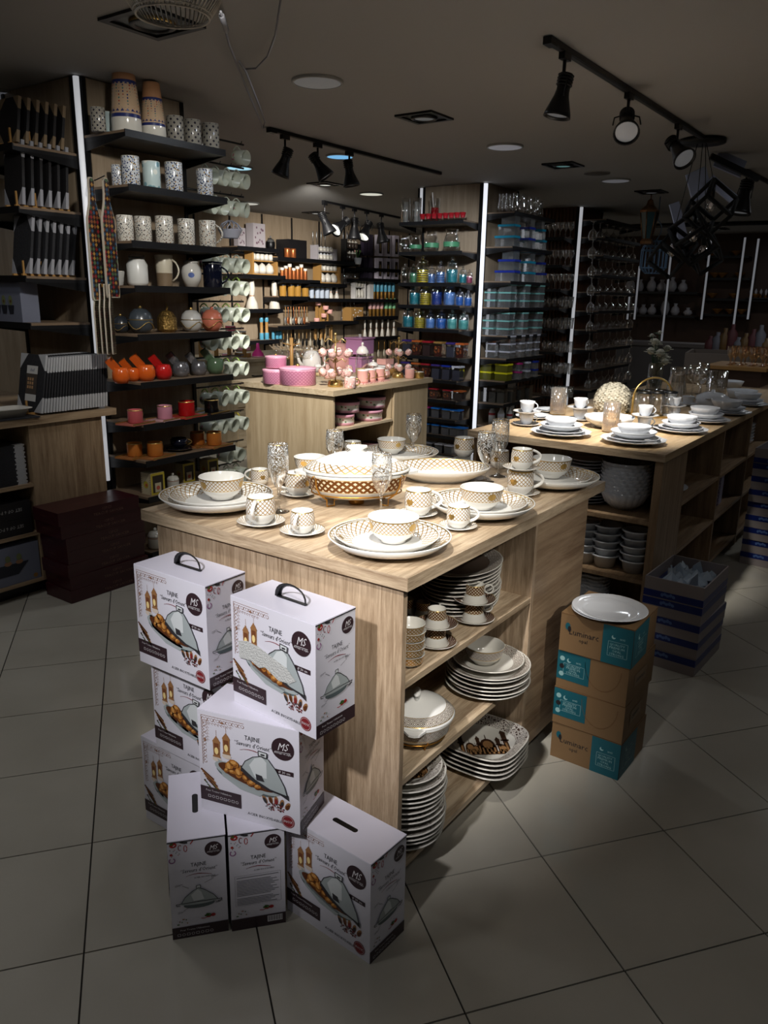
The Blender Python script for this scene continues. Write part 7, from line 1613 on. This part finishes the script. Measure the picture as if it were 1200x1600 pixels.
def spicerack(body, jar, nrow=2, ncol=(5, 3), lidm=None):
    def f():
        r = E0('rack'); W = 1.; t = .06
        MB().box(-.5, -.15, 0, -.5+t, .15, 1.0, body).build('side_board', r); MB().box(.5-t, -.15, 0, .5, .15, .82, body).build('side_board', r)
        MB().box(-.5+t, -.15, 0, .5-t, .15, .06, body).build('shelf_board', r); MB().box(-.5+t, -.1, .56, .5-t, .15, .61, body).build('shelf_board', r)
        for i, n in enumerate(ncol[::-1]):
            for k in range(n):
                R_ = .38/n; z_ = (.06, .61)[i]; h = (.46, .36)[i]; x = -.42+.84*(k+.5)/n
                j_ = MB().lathe([(.0001, 0, jar), (R_*.9, 0, jar), (R_*1.05, h*.3, jar), (R_*.85, h*.7, lidm or jar), (R_*.5, h*.85, lidm or jar), (.0001, h, lidm or jar)], 12, c=(x, -.02, z_)).build('canister', r)
        return r
    return f
WJ = mat('white_canister', (214, 208, 196), .3)
bb(409, 'd', 56, 36, spicerack(BAM, WJ, 2, (5, 3)), 'left wooden rack with eight white canisters', 'rack', 'wooden canister racks', 'canister_rack', 'srW', (1, 1.0))
bb(511, 'f', 50, 31, spicerack(BAM, WJ, 2, (5, 3)), 'middle wooden rack with eight white canisters', 'rack', 'wooden canister racks', 'canister_rack', 'srW', (1, 1.0))
bb(506, 'b', 48, 22, spicerack(mat('pale_rack', (170, 164, 168), .5), WJ, 2, (5, 5), OPAL), 'pale rack of spice jars on the high shelf', 'rack', None, 'spice_rack', 'srP')
bb(548, 'b', 36, 34, spicerack(BLKP, mat('dark_glass_jar', (60, 50, 44), .2), 2, (4, 4), WJ), 'black rack of spice jars on the high shelf', 'rack', None, 'spice_rack', 'srB')
bb(560, 'j', 28, 30, spicerack(mat('white_rack', (216, 212, 208), .4), WJ, 2, (3, 3)), 'white rack of six white canisters', 'rack', None, 'canister_rack', 'srWh')
bb(578, 'j', 10, 30, blockp(mat('white_rack', (216, 212, 208), .4)), 'white carton beside the white canister rack', 'box', None, 'white_box', 'blkw')
def stopper():
    r = E0('bottle'); MB().lathe([(.0001, 0, GLSC), (.3, 0, GLSC), (.3, .5, GLSC), (.12, .65, GLSC), (.12, .8, GLSC)], 10).build('bottle_glass', r); MB().sphere(.14, mat('steel', (150, 150, 150), .3, .8), (0, 0, .9), 8, 6).build('stopper', r); return r
for nm, xs, hb, lbx in (('b', (489, 495, 502, 508), 42, 'standing behind the pale spice rack'), ('b', (536, 542, 548, 554), 44, 'standing behind the black spice rack'), ('f', (537, 542, 548, 554), 24, 'right of the middle wooden rack'), ('l', (534, 541, 547, 553), 30, 'above the small wooden crate')):
    for k, px in enumerate(xs): 
        p = onB(px, nm, .24); u = depth(p)/FPX; put(stopper, p, 'oil bottle with round stopper, %s, %s' % (nth(k, 4), lbx), 'bottle', 'stoppered oil bottles', 0, (8*u, 8*u, hb*u), name='oil_bottle')
GB = mat('gift_box_white', (222, 212, 226), .5)
for j, (nm, yy) in enumerate((('c', 0), ('g', 0))):
    for k in range(3):
        p = onB(591+12.5*k, nm, .04); u = depth(p)/FPX
        if nm == 'c': p.z = ZBs['g']+34*u
        put(blockp(GB, mat('gold_bottle', (176, 150, 100), .3), wins=1), p, 'white gift box with dark window, %s row, %s of three' % (('upper', 'lower')[j], nth(k, 3)), 'box', 'window gift boxes', 0, (12*u, 12*u, 31*u), name='window_box', key='gift')
    for k in range(2):
        p = onB(568+9*k, nm, .1); u = depth(p)/FPX
        if nm == 'c': p.z = ZBs['g']+34*u
        put(blockp(mat('aubergine_card', (50, 42, 58), .5)), p, 'dark purple box left of the window boxes, %s row, %s' % (('upper', 'lower')[j], ('left', 'right')[k]), 'box', 'dark purple boxes', 0, (8.6*u, 12*u, 31*u), name='purple_box', key='aub')
def planter():
    r = E0('planter'); MB().lathe([(.0001, 0, OPAL), (.36, 0, OPAL), (.5, .5, OPAL), (.45, .5, OPAL)], 16).build('pot', r)
    for k in range(7): a = k*2.4; MB().tube([(0, 0, .45), (.2*cos(a), .2*sin(a), .8), (.35*cos(a), .35*sin(a), 1.0)], .03, GRN, 4).build('stem', r); MB().sphere(.09, PK if k % 2 else GRN, (.35*cos(a), .35*sin(a), 1.02), 6, 5).build('blossom', r)
    return r
p = onY(559, YW-.02, ZBs['c']); p.z = PY(559, 413, YW-.02).z; u = depth(p)/FPX; put(planter, p, 'small white planter with blossoms hung on the wall', 'planter', None, 0, (13*u, 13*u, 19*u), name='small_planter')
for k in range(7): 
    p = onB(441+6*k, 'e', .05); u = depth(p)/FPX; put(cylp(COP, CER2), p, 'copper pot with pale top, %s in the row of seven' % nth(k, 7), 'pot', 'copper pots in row', 0, (6.5*u, 6.5*u, (17+3*(k % 3))*u), name='copper_pot', key='cylCopT')
AMJ = mat('amber_jar', (176, 130, 58), .25)
for k, px in enumerate((442, 455, 465, 477)): bb(px, 'i', 11, 20, cylp(AMJ, mat('steel', (150, 150, 150), .3, .8)), 'amber jar with steel lid, %s of four' % nth(k, 4), 'jar', 'amber jars', 'amber_jar', 'cylAm')
for k, px in enumerate((487, 496, 503, 511)): bb(px, 'j', 7.5, 19, cylp(mat('pale_blue_bottle', (190, 200, 214), .3), mat('cream_top', (200, 190, 150), .4)), 'white bottle with cream top, %s of four' % nth(k, 4), 'bottle', 'white bottles', 'white_bottle', 'cylWb')
def figure():
    r = E0('vase'); m = WJ; MB().lathe([(.0001, 0, m), (.5, 0, m), (.42, .2, m), (.22, .4, m), (.2, .43, COP), (.2, .46, m), (.26, .7, m), (.2, .95, m), (.0001, 1, m)], 16).build('vase_body', r); return r
for k, (px, nm, w_, h_) in enumerate(((517, 'j', 8, 22), (526, 'j', 8, 21), (394, 'h', 20, 44), (429, 'h', 18, 42))): bb(px, nm, w_, h_, figure, 'slim white vase with narrow waist, %s' % ('left of pair by the white bottles', 'right of pair by the white bottles', 'tall, behind hanging mugs', 'tall, under the left wooden rack')[k], 'vase', 'white waisted vases', 'white_vase', 'fig')
TEALC = mat('teal_cup', (84, 156, 184), .3); MINT = mat('mint_cup', (128, 190, 140), .3); BRASS = mat('brass_cup', (150, 110, 50), .3, .6); ROSE = mat('rose_cup', (206, 160, 156), .3)
for k in range(7):
    px = 578+6*k; bb(px, 'k', 5.6, 26, cylp(BRASS, TEALC) if False else (lambda: (lambda r: (MB().lathe([(.0001, 0, BRASS), (.3, 0, BRASS), (.45, .3, BRASS), (.4, .42, TEALC), (.5, .5, TEALC), (.46, 1, TEALC), (.0001, 1.02, TEALC)], 14).build('goblet_body', r), r)[1])(E0('goblet'))), 'teal goblet with brass foot, %s in row of seven' % nth(k, 7), 'goblet', 'teal and brass goblets', 'teal_goblet', 'tg')
    cm_ = ROSE if k < 4 else MINT
    bb(px-(0 if k < 4 else -1), 'm', 5.8, 26, (lambda cm_=cm_: (lambda r: (MB().lathe([(.0001, 0, BRASS), (.35, 0, BRASS), (.45, .3, BRASS), (.5, .42, cm_), (.5, 1, cm_), (.0001, 1, cm_)], 14).build('cup_body', r), r)[1])(E0('cup'))), '%s cup with brass base, %s in row of seven' % ('rose' if k < 4 else 'mint', nth(k, 7)), 'cup', 'rose and mint cups', 'brass_cup', 'rm%d' % (k < 4))
for k, (px, y_) in enumerate(((497, 474), (509, 481), (515, 487), (506, 493), (495, 500))):
    p = PY(px, y_+3, YW+.1); u = depth(p)/FPX; put(cylp(PK), p, 'pink ceramic piece on wooden stand, %s from top' % ('first', 'second', 'third', 'fourth', 'fifth')[k], 'cup', 'pink pieces on stand', 0, (9*u, 9*u, 6*u), name='pink_piece', key='cylPk')
bb(503, 'l', 26, 34, lambda: (lambda r: ([MB().box(x, -.1, 0, x+.05, .1, h, BAM).build('post', r) for x, h in ((-.5, .7), (-.2, 1), (.1, .8), (.45, .4))], r)[1])(E0('stand')), 'stepped wooden stand holding the pink pieces', 'stand', None, 'wooden_stand', 'wst')
bb(551, 'l', 30, 20, blockp(BAM, PW), 'small wooden crate with white jars on it', 'box', None, 'wooden_crate', 'crate')
def mill():
    r = E0('mill'); MB().lathe([(.0001, 0, TEALC), (.42, 0, TEALC), (.42, .3, BAM), (.3, .34, BAM), (.3, .78, TEALC), (.4, .84, TEALC), (.36, .97, TEALC), (.0001, 1, TEALC)], 14).build('mill_body', r); return r
for k, px in enumerate((409, 417)): bb(px, 'n', 8, 34, mill, '%s wooden mill with teal ends' % ('left', 'right')[k], 'mill', 'teal and wood mills', 'pepper_mill', 'mill')
for k, px in enumerate((427, 433, 438)): bb(px, 'n', 5, 12, cylp(TEALC), 'small teal cup, %s of three beside the mills' % nth(k, 3), 'cup', 'small teal cups', 'teal_cup', 'cylTe')
def utensil(m, hm):
    def f():
        r = E0('utensil'); MB().tube([(0, 0, 1), (0, 0, .42)], .06, hm, 5).build('handle', r); MB().lathe([(.0001, 0, m), (.30, .08, m), (.34, .22, m), (.12, .42, m), (.0001, .44, m)], 10, sy=.3).build('head', r); return r
    return f
HK = [mat('tool_steel', (150, 146, 142), .3, .6), COP, mat('tool_cream', (190, 180, 160), .4), BLKP]
p0 = PY(444, 478, YW+.1); rl = thing('hook_rail', 'black hook rail of kitchen tools on the back wall', 'rail'); p1 = onY(482, YW+.1, p0.z); MB().tube([p0, p1], .008, BLK, 4).build('rail_bar', rl)
for k in range(9):
    p = onY(446+4.2*k, YW+.09, p0.z); u = depth(p)/FPX; m_ = k % 3; put(utensil(HK[m_], (BAM, COP)[k % 2]), (p.x, p.y, p.z-28*u), 'kitchen tool with wooden or copper handle, %s on upper rail' % nth(k, 9), 'utensil', 'tools on the upper rail', 0, (9*u, 9*u, 27*u), name='kitchen_tool', key='ut%d%d' % (m_, k % 2))
p0 = PY(440, 512, YW+.1); p1 = onY(520, YW+.1, p0.z); rl = thing('hook_rail', 'lower black hook rail of kitchen tools on back wall', 'rail'); MB().tube([p0, p1], .008, BLK, 4).build('rail_bar', rl)
for k in range(13):
    p = onY(443+6*k, YW+.09, p0.z); u = depth(p)/FPX; m_ = (3, 2, 3)[k % 3]; put(utensil(HK[m_], (BAM, mat('cream_handle', (196, 176, 140), .5))[k % 2]), (p.x, p.y, p.z-30*u), 'hanging tool with pale handle, %s on the lower rail' % nth(k, 13), 'utensil', 'tools on the lower rail', 0, (8*u, 8*u, 29*u), name='kitchen_tool', key='utb%d%d' % (m_, k % 2))
for k, (px, c_) in enumerate(((493, PK), (501, PK), (508, PK), (518, BAM))):
    bb(px, 'l', 5.5, 28, lambda: (lambda r: (MB().lathe([(.0001, 0, c_), (.42, 0, BAM), (.3, .2, BAM), (.3, .7, c_), (.45, .85, c_), (.0001, 1, c_)], 12).build('mill_body', r), r)[1])(E0('mill')), 'tall pale pepper mill, %s of four' % nth(k, 4), 'mill', 'tall pale mills', 'pepper_mill', 'mm%d' % (k == 3)).location.z = PY(px, 531, YW+.14).z
for k in range(6):
    px = 570+9*k; p = onY(px, YW+.1, ZBs['p']); u = depth(p)/FPX
    put(figure, p, 'slim vase with floral head, %s on the lower right back shelf' % nth(k, 6), 'vase', 'slim vases lower right', 0, (6*u, 6*u, 28*u), name='slim_vase', key='fig')
    put(utensil(HK[2], BRASS), (p.x, p.y-.05, p.z-.33), 'spatula with patterned head hung %s below the lower right shelf' % nth(k, 6), 'utensil', 'spatulas below right shelf', 0, (10*u, 10*u, .28), name='spatula', key='utSp')
# ================================================================ far wall at right
XFW = WX-.02
DW = mat('dark_walnut', (66, 42, 26), .5)
fz = [2.15, 1.83, 1.55, 1.25]
def fshelf(px0, px1, py, label):
    a = PX(px0, py, XFW-.3); b = PX(px1, py, XFW-.3); y0, y1 = sorted((a.y, b.y)); shelf(XFW-.3, y0, XFW, y1, a.z, label, .035, '-x', 'far wall shelves'); return a.z
FS = {}
for nm, x0, x1, y, lb in (('a', 972, 1090, 455, 'far dark shelf carrying white vases'), ('b', 985, 1086, 491, 'lower far dark shelf carrying white jugs'), ('c', 1100, 1170, 400, 'high far shelf right of the double light strip'), ('d', 1100, 1172, 434, 'middle far shelf with gold bowls'), ('e', 1100, 1200, 466, 'lower far shelf with gold pieces'), ('f', 1165, 1215, 465, 'far shelf at the right edge'), ('g', 1095, 1168, 490, 'dark far shelf below the gold pieces')):
    FS[nm] = fshelf(x0, x1, y, lb)
def fput(px, nm, w_, h_, build, label, cat, grp, name, key):
    p = onX(px, XFW-.16, FS[nm]+.001); u = depth(p)/FPX; put(build, p, label, cat, grp, 0, (w_*u, w_*u, h_*u), name=name, key=key)
DV = mat('greyish_white_glaze', (190, 186, 190), .3)  # slightly grey white glaze
def fvase():
    r = E0('vase'); MB().lathe([(.0001, 0, DV), (.3, 0, DV), (.5, .3, DV), (.4, .6, DV), (.16, .8, DV), (.24, 1, DV), (.0001, .98, DV)], 14).build('vase_body', r); return r
for k, px in enumerate((984, 1000, 1017, 1033, 1049, 1066)): fput(px, 'a', 15 if k != 1 else 10, 18 if k % 2 else 22, fvase, 'white vase, %s on the far dark shelf' % nth(k, 6), 'vase', 'white vases on far shelf', 'white_vase', 'fv')
for k, px in enumerate((990, 1004, 1018, 1038, 1054, 1074)): fput(px, 'b', 14, (16, 15, 16, 28, 18, 12)[k], fvase, 'white jug shape, %s on the lower far shelf' % nth(k, 6), 'vase', 'white vases on lower far shelf', 'white_vase', 'fv')
GP = mat('antique_gold', (150, 104, 48), .4, .6)
def fbowl():
    r = E0('bowl'); MB().lathe([(.0001, 0, GP), (.2, 0, GP), (.15, .2, GP), (.5, .8, GP), (.5, 1, GP), (.44, 1, GP), (.1, .35, GP)], 14).build('bowl_body', r); return r
for nm, xs in (('c', (1112, 1150)), ('d', (1116, 1128, 1155)), ('e', (1112, 1146, 1180)), ('g', (1120, 1140, 1158))):
    for k, px in enumerate(xs): fput(px, nm, 16, 8, fbowl, 'antique gold bowl, %s on the %s' % (nth(k, len(xs)), {'c': 'high far shelf', 'd': 'middle far shelf', 'e': 'lower far shelf', 'g': 'dark far shelf'}[nm]), 'bowl', 'antique gold bowls', 'gold_bowl', 'fb')
for k in range(5): fput(1172+8*k, 'f', 6, 14, lambda: (lambda r: (MB().lathe([(.0001, 0, GP), (.4, 0, GP), (.2, .3, DV), (.4, .7, DV), (.0001, 1, DV)], 10).build('candle_body', r), r)[1])(E0('candle')), 'small ornament, %s on the far shelf at right edge' % nth(k, 5), 'ornament', 'ornaments at right edge', 'ornament', 'fo')
for k, (x, y0, y1) in enumerate(((1052, 370, 585), (1112, 370, 500), (1165, 370, 520), (1186, 372, 500), (1000, 415, 500), (985, 455, 500))):
    a = PX(x, y0, XFW-.32); a2 = PX(x-(y1-y0)*.12, y1, XFW-.32)
    zt = min(a.z, ZC-.02); l = thing('led_strip', 'dim vertical light strip on the far dark wall, %s' % ('left of the gold bowls', 'second of the tall pair', 'right of the gold shelves', 'near the right edge', 'short, behind the vases', 'short, leftmost')[k], 'light', (XFW-.33, a.y, a2.z), 0, 'far light strips')
    MB().box(-.005, -.02, 0, .012, .02, zt-a2.z, BLK).build('channel', l); MB().box(-.012, -.015, .01, -.005, .015, zt-a2.z-.01, mat('led_dim', (150, 152, 158), .5, emit=.35)).build('light_tube', l)
for i, (y0, y1) in enumerate(((2.4, 4.5), (-1.9, 2.2))): 
    pn = MB(); 
    w_ = B(XFW-.02, y0, 0, XFW, y1, 2.5, DW).build('wall_panel', bpy.data.objects['wall_far'])
ct = thing('counter', 'pale low counter before the far wall', 'counter', (0, 0, 0)); a = PX(960, 532, 11.5); b = PX(1110, 532, 11.5)
B(11.5, min(a.y, b.y), a.z-.05, 12.0, max(a.y, b.y), a.z, mat('grey_counter', (120, 114, 112), .5)).build('counter_top', ct); B(11.53, min(a.y, b.y)+.03, 0, 11.95, max(a.y, b.y)-.03, a.z-.05, mat('grey_counter_side', (96, 92, 92), .6)).build('carcass', ct)
# display at the far right behind the long table
q0 = PX(1100, 602, 7.4); t5 = thing('display_table', 'dark oak table far right with amber glasses', 'display table'); y1_ = q0.y; 
B(7.4, -2.4, q0.z-.05, 8.6, y1_, q0.z, LKX).build('table_top', t5); B(7.44, -2.3, 0, 8.55, y1_-.04, q0.z-.05, LKZ).build('carcass', t5)
def wtray():
    r = E0('tray'); MB().box(-.3, -.22, 0, .3, .22, .14, mat('dark_walnut', (66, 42, 26), .5)).build('box_body', r); MB().box(-.34, -.26, .14, .34, .26, .17, BAM).build('tray_board', r); return r
pt = Vector((7.85, PX(1140, 590, 7.85).y-.1, q0.z)); put(wtray, pt, 'dark wooden box with tray of amber glasses', 'box', None, 0, 1, name='wooden_tray')
pt2 = Vector((7.85, pt.y-.75, q0.z)); put(wtray, pt2, 'second dark wooden box with tray at the right edge', 'box', None, 0, 1, name='wooden_tray')
AMG = glass('amber_goblet_glass', (.9, .66, .42), gloss=.15)
def ambgob():
    r = E0('goblet'); MB().lathe([(.0001, 0, AMG), (.03, 0, AMG), (.006, .012, AMG), (.008, .05, AMG), (.032, .08, AMG), (.036, .15, AMG)], 14).build('goblet_body', r); return r
for j in range(2):
    for k in range(6): put(ambgob, (7.70+.16*j, pt.y+.20-.09*k-.12, q0.z+.172), 'amber goblet on the wooden tray, %s in %s row' % (nth(k, 6), ('front', 'back')[j]), 'goblet', 'amber goblets on tray', 0, 1.1, name='amber_goblet')
def obox():
    r = E0('crate'); m = mat('grey_cream_card', (128, 116, 106), .7); MB().box(-.28, -.2, 0, .28, .2, .01, m).box(-.3, -.22, 0, -.28, .22, .16, m).box(.28, -.22, 0, .3, .22, .16, m).box(-.28, -.22, 0, .28, -.2, .16, m).box(-.28, .2, 0, .28, .22, .16, m).build('crate_body', r); return r
pc_ = PX(1120, 572, 9.25); put(obox, (9.25, pc_.y, 0.80), 'open greyish cardboard crate behind the goblets', 'crate', None, rad(10), 1.4, name='open_crate'); 
st_ = thing('plinth', 'low dark block under the open cardboard crate', 'plinth', (9.25, pc_.y, 0)); B(-.45, -.33, 0, .45, .33, .799, LKZ).build('block_body', st_)
rnd = random.Random(9)
for k in range(9):
    px = 1108+11*k; X = 10.2; pz = PX(px, 548, X); m_ = [mat('far_rose', (110, 62, 66), .5), mat('far_pale', (130, 130, 140), .5), mat('far_gold', (130, 100, 60), .4)][k % 3]
    put(lambda: (lambda r: (MB().lathe([(.0001, 0, m_), (.5, 0, m_), (.5, .7, m_), (.2, .85, m_), (.2, 1, m_), (.0001, 1, m_)], 12).build('bottle_body', r), r)[1])(E0('bottle')), (X, pz.y, .95), '%s canister on the distant stand, %s of nine' % (('rose', 'pale', 'gold toned')[k % 3], nth(k, 9)), 'canister', 'canisters on distant stand', 0, (.12, .12, .20+.05*(k % 4)), name='far_canister', key='fc%d' % (k % 3))
ya = PX(1095, 548, 10.2).y; yb = PX(1215, 548, 10.2).y; st_ = thing('display_table', 'distant dark stand of canisters at far right', 'display table'); B(10.0, yb, 0, 10.6, ya, .95, LKZ).build('carcass', st_)
